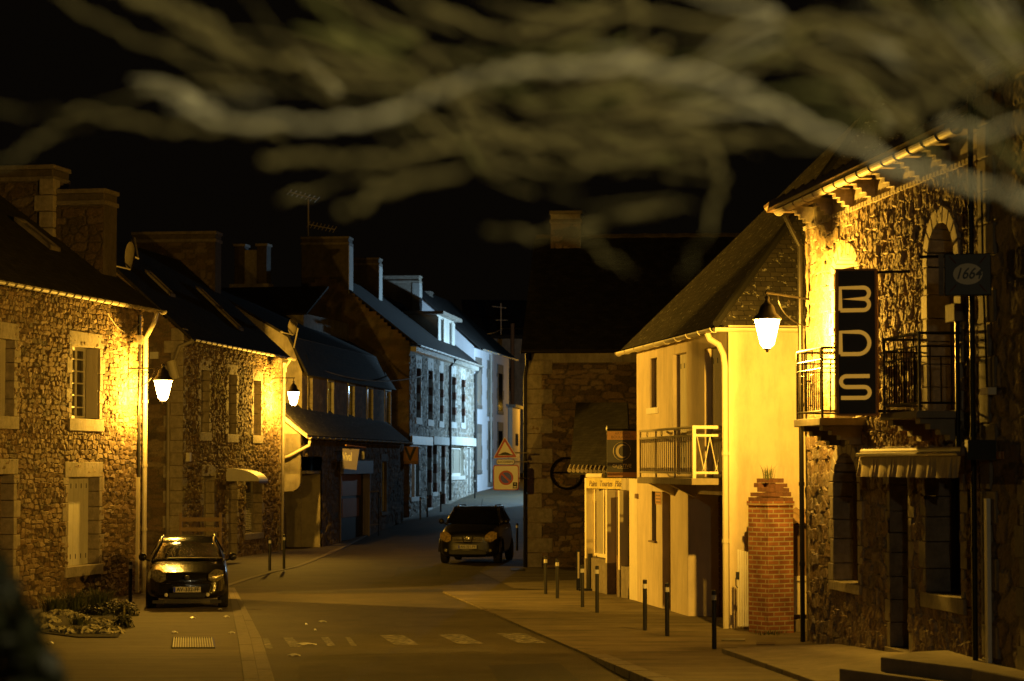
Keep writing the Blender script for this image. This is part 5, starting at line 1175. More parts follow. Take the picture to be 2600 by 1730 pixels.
for k, hx in enumerate((.275, .255, .23, .205, .17)):
    mb = MB(); n = 3
    for a in range(n):
        for b_ in range(n):
            if g.random() < .025 * k: continue
            pbox(mb, hx / n * .96, z, z + .072 + g.uniform(-.012, .008), cx=(a - 1) * hx * 2 / n + g.uniform(-.01, .01), cy=(b_ - 1) * hx * 2 / n + g.uniform(-.01, .01))
    make("top_course", mb, MT['brick_r'], t); z += .078
def tuft(name, c, n, h, spread, m, seed, lean=.5, wd=.008, parent=None, hollow=0):
    g = random.Random(seed); mb = MB()
    for i in range(n):
        a = g.uniform(0, 6.283); r0 = g.uniform(hollow, 1) * spread * .35; hh = h * g.uniform(.5, 1.1); ln = g.uniform(.1, 1) * lean * hh
        p0 = Vector(c) + Vector((math.cos(a) * r0, math.sin(a) * r0, 0)); dr = Vector((math.cos(a), math.sin(a), 0)); sd = Vector((-dr.y, dr.x, 0)) * wd * g.uniform(.6, 1.4)
        p1_ = p0 + dr * ln * .35 + Vector((0, 0, hh * .6)); p2_ = p0 + dr * ln + Vector((0, 0, hh * g.uniform(.75, 1)))
        mb.add([p0 - sd, p0 + sd, p1_ + sd * .8, p1_ - sd * .8, p2_], [[0, 1, 2, 3], [3, 2, 4]])
    return make(name, mb, m, parent)
tag(tuft("weed_tuft", pc + Vector((-.05, -.05, z - .03)), 60, .3, .35, MT['grass'], 5, .5, .004), "thin dry grasses growing from the top of the brick pillar", "weeds")
tag(tuft("weed_tuft", prot(-.3, -.32) + Vector((0, 0, 0)), 90, .12, .9, MT['grass'], 6, .9, .008), "low weeds along the foot of the brick pillar", "weeds")
# shed roof and bits behind the pillar
Wsd = Wall(sp(2003, 147.6), sp(2062, 147.2)); 
t = thing("garden_shed", Wsd.at(.2, 0, 0), "small dark shed with a corrugated roof glimpsed between pillar and bar", "shed")
z0_, z1_ = Wsd.Z(2030, 1329), Wsd.Z(2030, 1270); rows = []
for k in range(2):
    rows.append([Wsd.at(i * .025, (z0_ if k == 0 else z1_ + .02) + .018 * math.sin(i * 1.25), -k * 1.1) for i in range(24)])
make("corrugated_roof", MB().grid(rows), MT['tile'], t)
make("wall", MB().wbox(Wsd, 0, .6, 0, z0_ - .05, -1.2, -.15), MT['wood'], t); make("crate_panel", MB().wbox(Wsd, .08, .36, .3, .92, -.14, -.05).wbox(Wsd, .04, .40, .88, .96, -.15, -.02), MT['cream'], t)
make("step", MB().wbox(Wsd, .0, .45, 0, .22, -.14, .2), MT['concrete'], t)
# ================================================================ BAR (corner building)
sK = lambda u: 157.0 * (u - 588) / (2055 - 588)
K = Wall(sp(2055, sK(2055)), sp(2511, sK(2511))); LK = K.L; zK = 6.72
hKk = thing("bar_building", sp(2055, sK(2055)), "rock-faced stone bar building brightly lit beside the right lantern, with arched openings", "building")
w1 = K.rect(2122, 2183, 1150, 1480) + (.45,); d1 = K.rect(2263, 2310, 1188, 1614); w3 = K.rect(2355, 2443, 1200, 1512); d1 = (d1[0], d1[1], .3, d1[3])
u1 = K.rect(2128, 2181, 650, 1062) + (.22,); u2 = K.rect(2366, 2436, 562, 1045) + (.55,)
u1 = (u1[0], u1[1], K.Z(2160, 1062), u1[3], .22)
stone_wall("wall", K, 0, LK, -.1, zK, [w1, d1, w3, u1, u2], MT['rock'], hKk, res=.02, cell=(.25, .21), amp=.055, rough=.02, seed=201, joint=.1, tilt=.55, warp=.1, ribbon=True)
kb = MB()
kb.quad(K.at(0, -.1, -8), K.at(0, -.1, 0), K.at(0, zK + .3, 0), K.at(0, zK + .3, -8)); kb.quad(K.at(LK, -.1, 0), K.at(LK, -.1, -8), K.at(LK, zK + .3, -8), K.at(LK, zK + .3, 0)); kb.quad(K.at(LK, -.1, -8), K.at(0, -.1, -8), K.at(0, zK + .3, -8), K.at(LK, zK + .3, -8))
make("rear_wall", kb, MT['render_c'], hKk)
zk = zK
make("cornice", MB().wbox(K, 0, LK, zK, zK + .32, -.3, .02), MT['render_c'], hKk)
tipz = 7.12
q0, q1, q2, q3 = K.at(-.75, tipz, .5), K.at(LK + .1, tipz, .5), K.at(LK + .1, tipz + 2.25, -4), K.at(3.5, tipz + 2.25, -4)
mb = MB(); mb.quad(q0, q1, q2, q3); 
rK = make("roof", mb, MT['slate'], hKk)
make("roof", rtri(K.at(-.75, tipz, -8.5), K.at(-.75, tipz, .5), q3), MT['slate'], hKk)
mb = MB(); mb.quad(K.at(-.75, tipz - .06, .5), K.at(LK, tipz - .06, .5), K.at(LK, tipz - .06, -.2), K.at(-.75, tipz - .06, -.2)); mb.quad(K.at(-.75, tipz - .06, .5), K.at(-.75, tipz, .5), K.at(LK, tipz, .5), K.at(LK, tipz - .06, .5))
make("soffit", mb, MT['wood'], hKk)
mb = MB()
for i in range(22):
    a_, b_ = q0, q3; p = a_.lerp(b_, i * .03)
    mb.tube([p, p + (b_ - a_).normalized() * .2 + Vector((0, 0, .05))], .07, 7)
make("hip_tiles", mb, MT['tile'], rK)
gutter(K, -.1, LK + .3, 7.03, .44, hKk, m='zinc', r=.075, step=.62)
for i in range(9):
    s = .35 + i * 1.25
    mb = MB()
    for k in range(5): mb.wbox(K, s, s + .2, zK + .3 - .06 * (k + 1), zK + .3 - .06 * k + .002, 0.02, .36 - k * .07)
    if s < LK - .3: make("eave_bracket", mb, MT['granite'], hKk)
mb = MB()
for i in range(int(LK / .16)): mb.wbox(K, i * .16 + .02, i * .16 + .13, zK - .03, zK + .03, .02, .07)
make("dentil_course", mb, MT['granite'], hKk)
make("corner_stones", MB().wbox(K, -.12, .1, -.1, zK - .02, -.3, .015), MT['granite'], hKk)
def arch_ring(W, h, depth, m, parent, bw=.17, proud=.05, seed=0, sillz=True):
    s0, s1, z0, z1, rise = h; cs = (s0 + s1) / 2; hw = (s1 - s0) / 2; mb = surround(W, s0, s1, z0, z1 - rise, depth, bw=(bw, bw * 1.7), proud=proud, lintel=0, sill=.14 if sillz else 0, seed=seed)
    n = 9
    for i in range(n):
        a, b_ = math.pi - math.pi * i / n - .02, math.pi - math.pi * (i + 1) / n + .02; k = 1 + bw / hw * 1.25; kz = 1 + bw * 1.25 / max(rise, .2)
        pt = lambda q, ks, kr, o: W.at(cs + hw * ks * math.cos(q), z1 - rise + rise * kr * math.sin(q), o)
        mb.hexa([pt(a, 1, 1, proud), pt(b_, 1, 1, proud), pt(b_, 1, 1, -depth), pt(a, 1, 1, -depth), pt(a, k, kz, proud), pt(b_, k, kz, proud), pt(b_, k, kz, -depth), pt(a, k, kz, -depth)])
    return make("window", mb, MT[m], parent, bevel=.01)
def arch_pane(W, h, off, m, parent, name='pane', m2=None):
    s0, s1, z0, z1, rise = h; cs = (s0 + s1) / 2; hw = (s1 - s0) / 2
    pts = [W.at(s0, z0, off), W.at(s1, z0, off)] + [W.at(cs + hw * math.cos(a), z1 - rise + rise * math.sin(a), off) for a in [i * math.pi / 12 for i in range(13)]]
    return make(name, MB().prism(pts, W.n * -.02), MT[m], parent)
for i, h in enumerate((w1, u1, u2)):
    f = arch_ring(K, h, .34, 'granite', hKk, seed=210 + i); arch_pane(K, h, -.31, 'glass', f)
    cs = (h[0] + h[1]) / 2
    make("frame", MB().wbox(K, cs - .035, cs + .035, h[2], h[3] - .02, -.31, -.27).wbox(K, h[0], h[0] + .06, h[2], h[3] - h[4], -.31, -.27).wbox(K, h[1] - .06, h[1], h[2], h[3] - h[4], -.31, -.27).wbox(K, h[0], h[1], h[3] - h[4] - .03, h[3] - h[4] + .03, -.31, -.272), MT['wood'], f)
f = make("door", surround(K, *d1, depth=.4, seed=220, sill=.15, lintel=.3), MT['granite2'], hKk, bevel=.01); make("door_leaf", boards(K, d1[0], d1[1], d1[2], d1[3], -.4, -.36, 4), MT['charcoal'], f)
f = window(K, *w3, hKk, depth=.34, seed=221, surr='granite2', cols=2, rows=1, frame='charcoal', sill=.2)
# balconies of the bar
def iron_balcony(s0, s1, p, zt, zb, ztop, label):
    t = thing("balcony", K.at((s0 + s1) / 2, zb, 0), label, "balcony", "iron balconies on the bar")
    mb = MB(); mb.wbox(K, s0, s1, zb + (zt - zb) * .55, zt, 0, p); make("slab", mb, MT['concrete'], t, bevel=.01)
    for a in (s0 + .12, s1 - .34):
        mb = MB()
        for k in range(4): mb.wbox(K, a, a + .22, zb + (zt - zb) * .55 - .07 * (k + 1), zb + (zt - zb) * .55 - .07 * k + .001, 0, p - .08 - .13 * k)
        make("corbel", mb, MT['concrete'], t)
    e = p - .05; H_ = ztop - zt; runs = [((s0 + .04, 0), (s0 + .04, e)), ((s0 + .04, e), (s1 - .04, e)), ((s1 - .04, e), (s1 - .04, 0))]
    mb = MB()
    for a, b_ in runs:
        for zz_, r_ in ((ztop, .02), (ztop - .17, .013), (ztop - .3, .009), (zt + .1, .016)): mb.tube([K.at(a[0], zz_, a[1]), K.at(b_[0], zz_, b_[1])], r_, 5)
    make("rail", mb, MT['darkmetal'], t)
    for a in ((s0 + .04, e), (s1 - .04, e)): make("post", MB().tube([K.at(a[0], zt, a[1]), K.at(a[0], ztop, a[1])], .02, 5), MT['darkmetal'], t)
    for a, b_ in runs:
        Lr = abs(b_[0] - a[0]) + abs(b_[1] - a[1]); n = max(2, int(Lr / .115))
        for i in range(1, n):
            q = i / n; x = a[0] + (b_[0] - a[0]) * q; o = a[1] + (b_[1] - a[1]) * q
            make("baluster", MB().tube([K.at(x, zt + .1, o), K.at(x, ztop - (0 if i % 4 == 0 else .3 if i % 4 == 2 else .17), o)], .009, 4), MT['darkmetal'], t)
    for i in range(max(1, int((s1 - s0) / .6))):
        c = s0 + .3 + i * .6
        if c + .2 < s1: make("fret_panel", MB().tube([K.at(c, ztop - .38, e), K.at(c + .22, ztop - .38, e), K.at(c + .22, ztop - .62, e), K.at(c + .08, ztop - .62, e), K.at(c + .08, ztop - .5, e), K.at(c, ztop - .5, e), K.at(c, ztop - .38, e)], .009, 4), MT['darkmetal'], t)
iron_balcony(K.S(2129), K.S(2200), .70, K.Z(2200, 1061), K.Z(2200, 1105), K.Z(2180, 887), "small iron balcony with stone slab right beside the BDS sign, brightly lit")
iron_balcony(K.S(2350), K.S(2449), .62, K.Z(2449, 1043), K.Z(2449, 1085), K.Z(2445, 846), "dark iron balcony under the round 1664 sign")
# awning
as0, as1 = K.S(2215), K.S(2446); t = thing("shop_awning", K.at((as0 + as1) / 2, K.Z(2300, 1150), .2), "retracted awning with a hanging pleated tan valance over the bar door", "awning")
ax = .48; af0, af1 = K.S(2182, ax), K.S(2440, ax)
zc0, zc1 = K.Z(2300, 1160, ax), K.Z(2300, 1138, ax)
make("cassette", MB().wbox(K, af0, af1, zc0, zc1, .05, ax), MT['wood'], t, bevel=.03)
make("front_bar", MB().tube([K.at(af0, zc0 + .03, ax + .03), K.at(af1, zc0 + .03, ax + .03)], .03, 8), MT['chrome'], t)
rows = [[], []]; g = random.Random(2); n = 90; 
for i in range(n + 1):
    s = af0 + (af1 - af0) * i / n; o = ax + .015 + .022 * math.sin(i * 1.1 + math.sin(i * .37) * 2); rows[0].append(K.at(s, zc0, ax + .0)); rows[1].append(K.at(s, zc0 - .27, o + .02))
make("valance", MB().grid(rows), MT['awn'], t)
make("side_bracket", MB().wbox(K, af1, af1 + .12, zc0 - .05, zc1 + .08, 0, ax - .05), MT['black'], t); make("side_bracket", MB().wbox(K, af0 - .06, af0, zc0, zc1, 0, ax - .05), MT['black'], t)
# rain pipes, lamp, cables, boxes
pipe([K.at(.16, zK + .2, .4), K.at(.18, zK - .3, .16), K.at(.14, .0, .14)], hKk, 'darkmetal', .04)
pipe([K.at(K.S(2449), K.Z(2449, 800), .08), K.at(K.S(2449), K.Z(2449, 1140), .08)], hKk, 'darkmetal', .03, rings=False)
make("utility_box", MB().wbox(K, K.S(2434), K.S(2458), K.Z(2446, 817), K.Z(2446, 772), .05, .16), MT['granite2'], hKk, bevel=.01)
# BDS sign
Wz = Wall((P(2124, 870, 33.0).x, 33.0), (P(2226, 870, 32.85).x, 32.85)); zz = lambda v: P(2175, v, 33.0).z
t = thing("hanging_sign", Wz.at(.3, zz(1055), 0), "tall dark vertical sign with rounded pale letters B D S", "sign")
ztp, zbt = zz(685), zz(1055)
make("panel", MB().wbox(Wz, 0, Wz.L, zbt, ztp, -.16, 0), MT['charcoal'], t, bevel=.012)
mb = MB().wbox(Wz, -.006, .03, zbt, ztp, -.17, .006).wbox(Wz, Wz.L - .02, Wz.L + .006, zbt, ztp, -.17, .006).wbox(Wz, 0, Wz.L, ztp - .02, ztp + .006, -.17, .006).wbox(Wz, 0, Wz.L, zbt - .006, zbt + .02, -.17, .006)
make("frame", mb, MT['ochre'], t); make("side_face", MB().wbox(Wz, -.011, -.007, zbt + .01, ztp - .01, -.155, -.01), MT['cream'], t)
def stroke(pts, r=.027): return MB().tube([Wz.at(x, z, .008) for x, z in pts], r, 8, flat=Wz.n)
def arc(cx_, cz_, rx, rz, a0, a1, n=10): return [(cx_ + rx * math.cos(R(a0 + (a1 - a0) * i / n)), cz_ + rz * math.sin(R(a0 + (a1 - a0) * i / n))) for i in range(n + 1)]
lx0, lx1 = Wz.S(2137), Wz.S(2210); hh_ = lambda v: zz(v)
def Lt(v0, v1): return zz(v1), zz(v0)
b0, b1 = Lt(732, 789); mB = (b0 + b1) / 2; rb = (b1 - b0) / 4; xr = lx1 - rb
make("letter_b", stroke([(lx0, b0), (lx0, b1)] + [(xr, b1)] + arc(xr, b1 - rb, rb, rb, 90, -90) + [(lx0 + .02, mB), (xr, mB)] + arc(xr, mB - rb, rb, rb, 90, -90) + [(lx0, b0)]), MT['glow_gold'], t)
b0, b1 = Lt(844, 900); rb = (b1 - b0) / 2; xr = lx1 - rb
make("letter_d", stroke([(lx0, b0), (lx0, b1), (xr, b1)] + arc(xr, b1 - rb, rb, rb, 90, -90, 14) + [(lx0, b0)]), MT['glow_gold'], t)
b0, b1 = Lt(956, 1011); mB = (b0 + b1) / 2; rb = (b1 - b0) / 4; xr = lx1 - rb; xl = lx0 + rb
make("letter_s", stroke([(lx1, b1), (xl, b1)] + arc(xl, b1 - rb, rb, rb, 90, 270) + [(xr, mB)] + arc(xr, mB - rb, rb, rb, 90, -90) + [(lx0, b0)]), MT['glow_gold'], t)
make("bracket", MB().tube([Wz.at(Wz.L, zz(693), -.08), Wz.at(Wz.L + .45, zz(693), -.08)], .022, 6).tube([Wz.at(Wz.L, zz(1045), -.08), Wz.at(Wz.L + .45, zz(1045), -.08)], .022, 6), MT['darkmetal'], t)
# 1664 sign
Wy = Wall((P(2398, 700, 29.2).x, 29.2), (P(2517, 700, 29.1).x, 29.1)); zz = lambda v: P(2457, v, 29.2).z
t = thing("beer_sign", Wy.at(.3, zz(751), 0), "square black projecting sign with a pale oval reading 1664", "sign")
make("panel", MB().wbox(Wy, 0, Wy.L, zz(751), zz(645), -.14, 0), MT['ink'], t, bevel=.01)
make("side_face", MB().wbox(Wy, -.07, -.01, zz(750), zz(646), -.14, -.02), MT['granite2'], t)
cx_, cz_ = Wy.L * .5, zz(697)
make("oval", MB().prism([Wy.at(cx_ + .175 * math.cos(a), cz_ + .128 * math.sin(a), .001) for a in [i * math.pi / 20 for i in range(40)]], Wy.n * .006), MT['gold'], t)
text("1664", .19, Wy, cx_, cz_, .008, MT['ink'], t, shear=.35, sx=.82, bold=.003)
for sx_ in (-1, 1):
    for sz_ in (-1, 1): make("ray_stripe", MB().tube([Wy.at(cx_ + sx_ * .14, cz_ + sz_ * .13, .003), Wy.at(cx_ + sx_ * .22, cz_ + sz_ * .22, .003)], .008, 4), MT['brick_r'], t)
make("bracket", MB().tube([Wy.at(-.05, zz(650), -.1), Wy.at(-.3, zz(650), -.1), Wy.at(Wy.L, zz(650), -.1)], .02, 6), MT['darkmetal'], t)
# ================================================================ house N (number 4)
Nn = Wall(K.at(LK, 0, .04), K.at(LK, 0, .04) + K.d * 7); zN = 7.6
hN = thing("stone_house", Nn.at(0, 0, 0), "dark block-stone house numbered 4 at the right edge", "house")
stone_wall("wall", Nn, 0.0, 7, -.1, zN, [(1.6, 2.7, .4, 2.4)], MT['rubble_b'], hN, res=.035, cell=(.5, .34), amp=.03, rough=.012, seed=231)
mb = MB(); z = .1; k = 0
while z < zN: mb.wbox(Nn, -.01, (.38, .62)[k % 2], z + .008, z + .4, -.3, .045); z += .41; k += 1
make("corner_stones", mb, MT['granite2'], hN, bevel=.015)
mb = MB(); mb.quad(Nn.at(0, 0, -8), Nn.at(0, 0, 0), Nn.at(0, zN, 0), Nn.at(0, zN, -8)); mb.quad(Nn.at(7, 0, 0), Nn.at(7, 0, -8), Nn.at(7, zN, -8), Nn.at(7, zN, 0)); make("rear_wall", mb, MT['render_c'], hN)
roof("roof", Nn.at(0, zN, .3), Nn.at(7, zN, .3), Nn.at(7, zN + 3, -4), Nn.at(0, zN + 3, -4), MT['slate'], hN)
f = make("door", surround(Nn, 1.6, 2.7, .4, 2.4, .3, seed=9, sill=0), MT['granite2'], hN); make("door_leaf", boards(Nn, 1.6, 2.7, .4, 2.4, -.3, -.26, 5), MT['wood'], f)
make("number_plate", MB().wbox(Nn, Nn.S(2541), Nn.S(2559), Nn.Z(2550, 1166), Nn.Z(2550, 1147), .046, .055), MT['ochre'], hN); text("4", .13, Nn, Nn.S(2550), Nn.Z(2550, 1157), .057, MT['gold'], hN)
make("cable_guard", MB().wbox(Nn, Nn.S(2517), Nn.S(2524), .3, Nn.Z(2520, 1266), .05, .1), MT['white'], hN)
pipe([Nn.at(-.02, zN - .1, .12), Nn.at(-.02, .4, .12)], hN, 'darkmetal', .035)
make("cable", MB().tube([Nn.at(.25, 6.5, .07), Nn.at(.28, 5.2, .07), Nn.at(.4, 4.2, .08), Nn.at(.42, 3.8, .08)], .014, 5), MT['black'], hN)
make("junction_box", MB().wbox(Nn, Nn.S(2521), Nn.S(2541), Nn.Z(2530, 1003), Nn.Z(2530, 985), .045, .15), MT['cream'], hN)
if 0: make("door_hood", MB().wbox(Nn, Nn.S(2548), 3.2, Nn.Z(2570, 1118), Nn.Z(2570, 1090), .0, .14), MT['black'], hN, bevel=.02)
# ================================================================ lanterns
glass_l = Memit("lantern_glass", (1.0, .62, .2), 60)
def azimuth(ld, sector, notch=None):      # strength by direction
    ld.use_nodes = True; nt_ = ld.node_tree; em = nt_.nodes["Emission"]
    tc_ = N(nt_, "ShaderNodeTexCoord"); sx_ = N(nt_, "ShaderNodeSeparateXYZ"); nt_.links.new(tc_.outputs["Normal"], sx_.inputs[0])
    at = N(nt_, "ShaderNodeMath", operation='ARCTAN2'); nt_.links.new(sx_.outputs[1], at.inputs[0]); nt_.links.new(sx_.outputs[0], at.inputs[1])
    sb = N(nt_, "ShaderNodeMath", operation='SUBTRACT'); nt_.links.new(at.outputs[0], sb.inputs[0]); sb.inputs[1].default_value = sector[0]
    wr = N(nt_, 'ShaderNodeMath', operation='WRAP'); wr.inputs[1].default_value = math.pi; wr.inputs[2].default_value = -math.pi; nt_.links.new(sb.outputs[0], wr.inputs[0]); sb = wr; ab = N(nt_, "ShaderNodeMath", operation='ABSOLUTE'); nt_.links.new(sb.outputs[0], ab.inputs[0])
    mr = N(nt_, "ShaderNodeMapRange"); nt_.links.new(ab.outputs[0], mr.inputs[0]); mr.inputs[1].default_value = sector[1]; mr.inputs[2].default_value = sector[1] + .04; mr.inputs[3].default_value = 1; mr.inputs[4].default_value = sector[2]
    res = mr.outputs[0]
    if notch:
        sb = N(nt_, "ShaderNodeMath", operation='SUBTRACT'); nt_.links.new(at.outputs[0], sb.inputs[0]); sb.inputs[1].default_value = notch[0]
        wr = N(nt_, 'ShaderNodeMath', operation='WRAP'); wr.inputs[1].default_value = math.pi; wr.inputs[2].default_value = -math.pi; nt_.links.new(sb.outputs[0], wr.inputs[0])
        ab = N(nt_, "ShaderNodeMath", operation='ABSOLUTE'); nt_.links.new(wr.outputs[0], ab.inputs[0])
        m2 = N(nt_, "ShaderNodeMapRange"); nt_.links.new(ab.outputs[0], m2.inputs[0]); m2.inputs[1].default_value = notch[1]; m2.inputs[2].default_value = notch[1] + .15; m2.inputs[3].default_value = notch[2]; m2.inputs[4].default_value = 1
        mu = N(nt_, "ShaderNodeMath", operation='MULTIPLY'); nt_.links.new(res, mu.inputs[0]); nt_.links.new(m2.outputs[0], mu.inputs[1]); res = mu.outputs[0]
    nt_.links.new(res, em.inputs["Strength"])
def lantern(loc, wall, s_w, z_arm, power, label, scale=1.0, sector=None, armlen=None, up=.42, notch=None):
    t = thing("wall_lantern", loc, label, "street lantern", "old-style lanterns on wall brackets")
    L_ = Vector(loc)
    make("glass", MB().lathe(L_, [(.115, -.22), (.205, .16)], 8).lathe(L_, [(.06, -.29), (.115, -.22)], 8), glass_l, t)
    mb = MB()
    for k in range(4):
        a = 2 * math.pi * (k + .5) / 4; d = Vector((math.cos(a), math.sin(a), 0))
        mb.tube([L_ + d * .212 + Vector((0, 0, .16)), L_ + d * .122 + Vector((0, 0, -.22)), L_ + d * .067 + Vector((0, 0, -.29))], .007, 5)
    mb.lathe(L_, [(.02, -.35), (.025, -.32), (.062, -.295), (.062, -.285)], 8)
    make("frame", mb, MT['black'], t)
    make("cap", MB().lathe(L_, [(.225, .16), (.23, .17), (.2, .21), (.14, .26), (.11, .36), (.08, .40), (.05, .42), (.03, .47), (.045, .5), (.02, .53)], 16), MT['black'], t, smooth=True)
    q = wall.at(s_w, z_arm, 0.02); j = Vector((L_.x, L_.y, L_.z + up + .12)); e = Vector((L_.x, L_.y, z_arm))
    mb = MB().tube([q, e + (e - q).normalized() * .05], .018, 6).tube([e, j, Vector((L_.x, L_.y, L_.z + .5))], .014, 6)
    ln = (e - q).length; dr = (e - q).normalized()
    mb.tube([q + Vector((0, 0, .25)), q + Vector((0, 0, -.5))], .018, 6)
    mb.tube([q + Vector((0, 0, -.45)) + dr * (ln * .75 * math.sin(a)) + Vector((0, 0, .43 * (1 - math.cos(a)))) for a in [i * math.pi / 20 for i in range(11)]], .009, 5)
    for cc, rr0 in ((.16, .075), (.5 * ln, .06)):
        c0 = q + dr * cc + Vector((0, 0, -.2 if cc < .2 else -.12))
        mb.tube([c0 + (dr * math.cos(a) + Vector((0, 0, math.sin(a)))) * rr0 * (1 - a / 14) for a in [i * .5 for i in range(20)]], .007, 5)
    make("bracket", mb, MT['darkmetal'], t)
    ld = bpy.data.lights.new("bulb", 'POINT'); ld.energy = power; ld.color = SODIUM; ld.shadow_soft_size = .05
    lo = bpy.data.objects.new("bulb", ld); COL.objects.link(lo); lo.parent = t; lo.location = (0, 0, -.14)
    if sector is not None: azimuth(ld, sector, notch)
    return t
lp = P(414, 985, 53.3)
lantern(lp, A, (Vector(lp) - A.p).dot(A.d), P(414, 935, 53.3).z, P_LAMP[0], "glowing lantern on the corner of the near left stone house", armlen=.6, sector=(.04, .62, .26))
lp = P(745, 1008, 80.0)
lantern(lp, B, (Vector(lp) - B.p).dot(B.d), P(745, 960, 80).z, P_LAMP[1], "smaller glowing lantern above the shop lean-to, farther down the left side")
lp = P(1948, 838, 37.6)
lantern(lp, K, .25, P(1948, 744, 37.6).z, P_LAMP[2], "glowing lantern on the corner of the bar, largest of the three lanterns", up=.5, sector=(4.206, 2.6, .66), notch=(4.1, .78, .5))  # added notch dims this lantern towards the foreground road
# LED street lamps: one up the street behind the dark house, one behind the viewer
def led(loc, h, power, col, label, arm=(-1.2, 0), spot=None, rad=.12):
    t = thing("street_lamp", loc, label, "street lamp")
    b_ = Vector(loc); e = b_ + Vector((arm[0], arm[1], h))
    make("post", MB().tube([b_, b_ + Vector((0, 0, h - .3)), b_ + Vector((arm[0] * .15, arm[1] * .15, h)), e], [.08, .06, .05, .035], 10), MT['zinc'], t)
    make("lamp_head", MB().box(e.x - .3, e.x + .3, e.y - .12, e.y + .12, e.z, e.z + .08), MT['charcoal'], t)
    ld = bpy.data.lights.new("lamp", 'POINT'); ld.energy = power; ld.color = col; ld.shadow_soft_size = rad; azimuth(ld, (math.pi, 1.13, .26))  # added sector keeps most of this light off the shop house
    lo = bpy.data.objects.new("lamp", ld); COL.objects.link(lo); lo.parent = t; lo.location = Vector((arm[0], arm[1], h - .2))
    return lo
led((5.2, 123, gz(123)), 5.8, 6000, LED, "bluish LED street lamp round the bend beyond the dark house")
def bulb_lamp(loc, h, power, col, label):
    t = thing("street_lamp", loc, label, "street lamp"); b_ = Vector(loc)
    make("post", MB().tube([b_, b_ + Vector((0, 0, h - .2))], [.07, .05], 10), MT['zinc'], t)
    make("globe", MB().lathe(b_ + Vector((0, 0, h)), [(.02, -.2), (.14, -.14), (.18, 0), (.14, .14), (.02, .2)], 14), Memit("globe_glass", col, 3), t, smooth=True)
    ld = bpy.data.lights.new("bulb", 'POINT'); ld.energy = power; ld.color = col; ld.shadow_soft_size = .12
    lo = bpy.data.objects.new("bulb", ld); COL.objects.link(lo); lo.parent = t; lo.location = (0, 0, h)
bulb_lamp((2.6, -1.5, 0), 6.6, 2300, (1.0, .8, .42), "globe street lamp standing behind the viewer")
bulb_lamp((-3.5, 150, gz(150)), 6.3, 0.01, SODIUM, "old lamp") if 0 else None
# sodium lamp at the far end, behind the annex corner
lf = Wall((1.6, 150), (6, 150))
bulb_lamp((2.9, 145, gz(145)), 4.5, 900, SODIUM, "sodium globe lamp hidden beyond the bend at the end of the street")
# ================================================================ bollards
def bollard(base, h, label, r=.038, m='black', grp="round bollards along the pavements"):
    t = thing("bollard", base, label, "bollard", grp); b_ = Vector(base)
    make("post", MB().lathe(b_, [(r, 0), (r, h - .15)], 12).lathe(b_, [(r, h - .075), (r, h - .012), (r * .8, h)], 12), MT[m], t, smooth=False)
    make("reflective_band", MB().lathe(b_, [(r + .001, h - .152), (r + .001, h - .073)], 12), MT['plate'], t)
    return t
data = [(1385.3, 1508.6, 1412, "right pavement, farthest left of the front row"), (1415, 1519.6, 1419.6, "right pavement, second from the left in the row"), (1479, 1542, 1435, "right pavement, third in the row, before the bakery window"),
        (1516, 1556, 1437, "right pavement, fourth in the row, before the bakery plinth"), (1637.6, 1601, 1472, "right pavement, in front of the balcony house wall"), (1694, 1615.5, 1480, "right pavement, left of the garage recess"),
        (1813.5, 1648, 1499, "right pavement, nearest to us beside the white gate"), (330.7, 1528.6, 1426, "left pavement between the flower bed and the black car"), (684.7, 1449.5, 1365.6, "left pavement right of the black car, nearer of the pair"),
        (721, 1444.8, 1357.7, "left pavement right of the black car, farther of the pair")]
for u, vb, vt, lb in data:
    b_ = G(u, vb, .03 if u > 1300 else .012 if u < 400 else .07); h = P(u, vt, b_.y).z - b_.z
    bollard(b_, h, "black bollard on the " + lb)
for u, vb, vt, lb in [(1067, 1319.7, 1262, "left of the blue-lit house front, nearest"), (1085, 1314, 1257, "second along the blue-lit house front"), (1119, 1300, 1248, "beside the downpipe of the blue-lit house"), (1205.5, 1265.5, 1216, "in front of the white house, nearer one"), (1230, 1255, 1208, "in front of the white house, farther one"),
                      (1297, 1407, 1339, "right behind the dark crossover car"), (1313, 1398.5, 1329, "at the corner of the rubble house, behind the crossover car")]:
    Y = 80
    for _ in range(30): Y = Y * .5 + .5 * G(u, vb, gz(Y) + .07).y
    b_ = G(u, vb, gz(Y) + .07); bollard(b_, P(u, vt, b_.y).z - b_.z, "small black bollard " + lb)
b_ = G(1497, 1500, .03); t = thing("service_post", b_, "thick black post leaning by the bakery corner pier", "post")
make("post", MB().tube([b_, b_ + Vector((.02, 0, .84))], .055, 8), MT['black'], t); make("foot", MB().box(b_.x - .25, b_.x + .1, b_.y - .15, b_.y + .1, .03, .08), MT['black'], t)
b_ = G(1469, 1499, .03); t = thing("warning_post", b_, "thin post with a tall pale stripe standing by the bakery corner", "post")
make("post", MB().box(b_.x - .05, b_.x + .05, b_.y, b_.y + .04, .03, .95), MT['black'], t); make("pale_stripe", MB().box(b_.x - .022, b_.x + .018, b_.y - .006, b_.y - .001, .3, .9), MT['cream'], t)
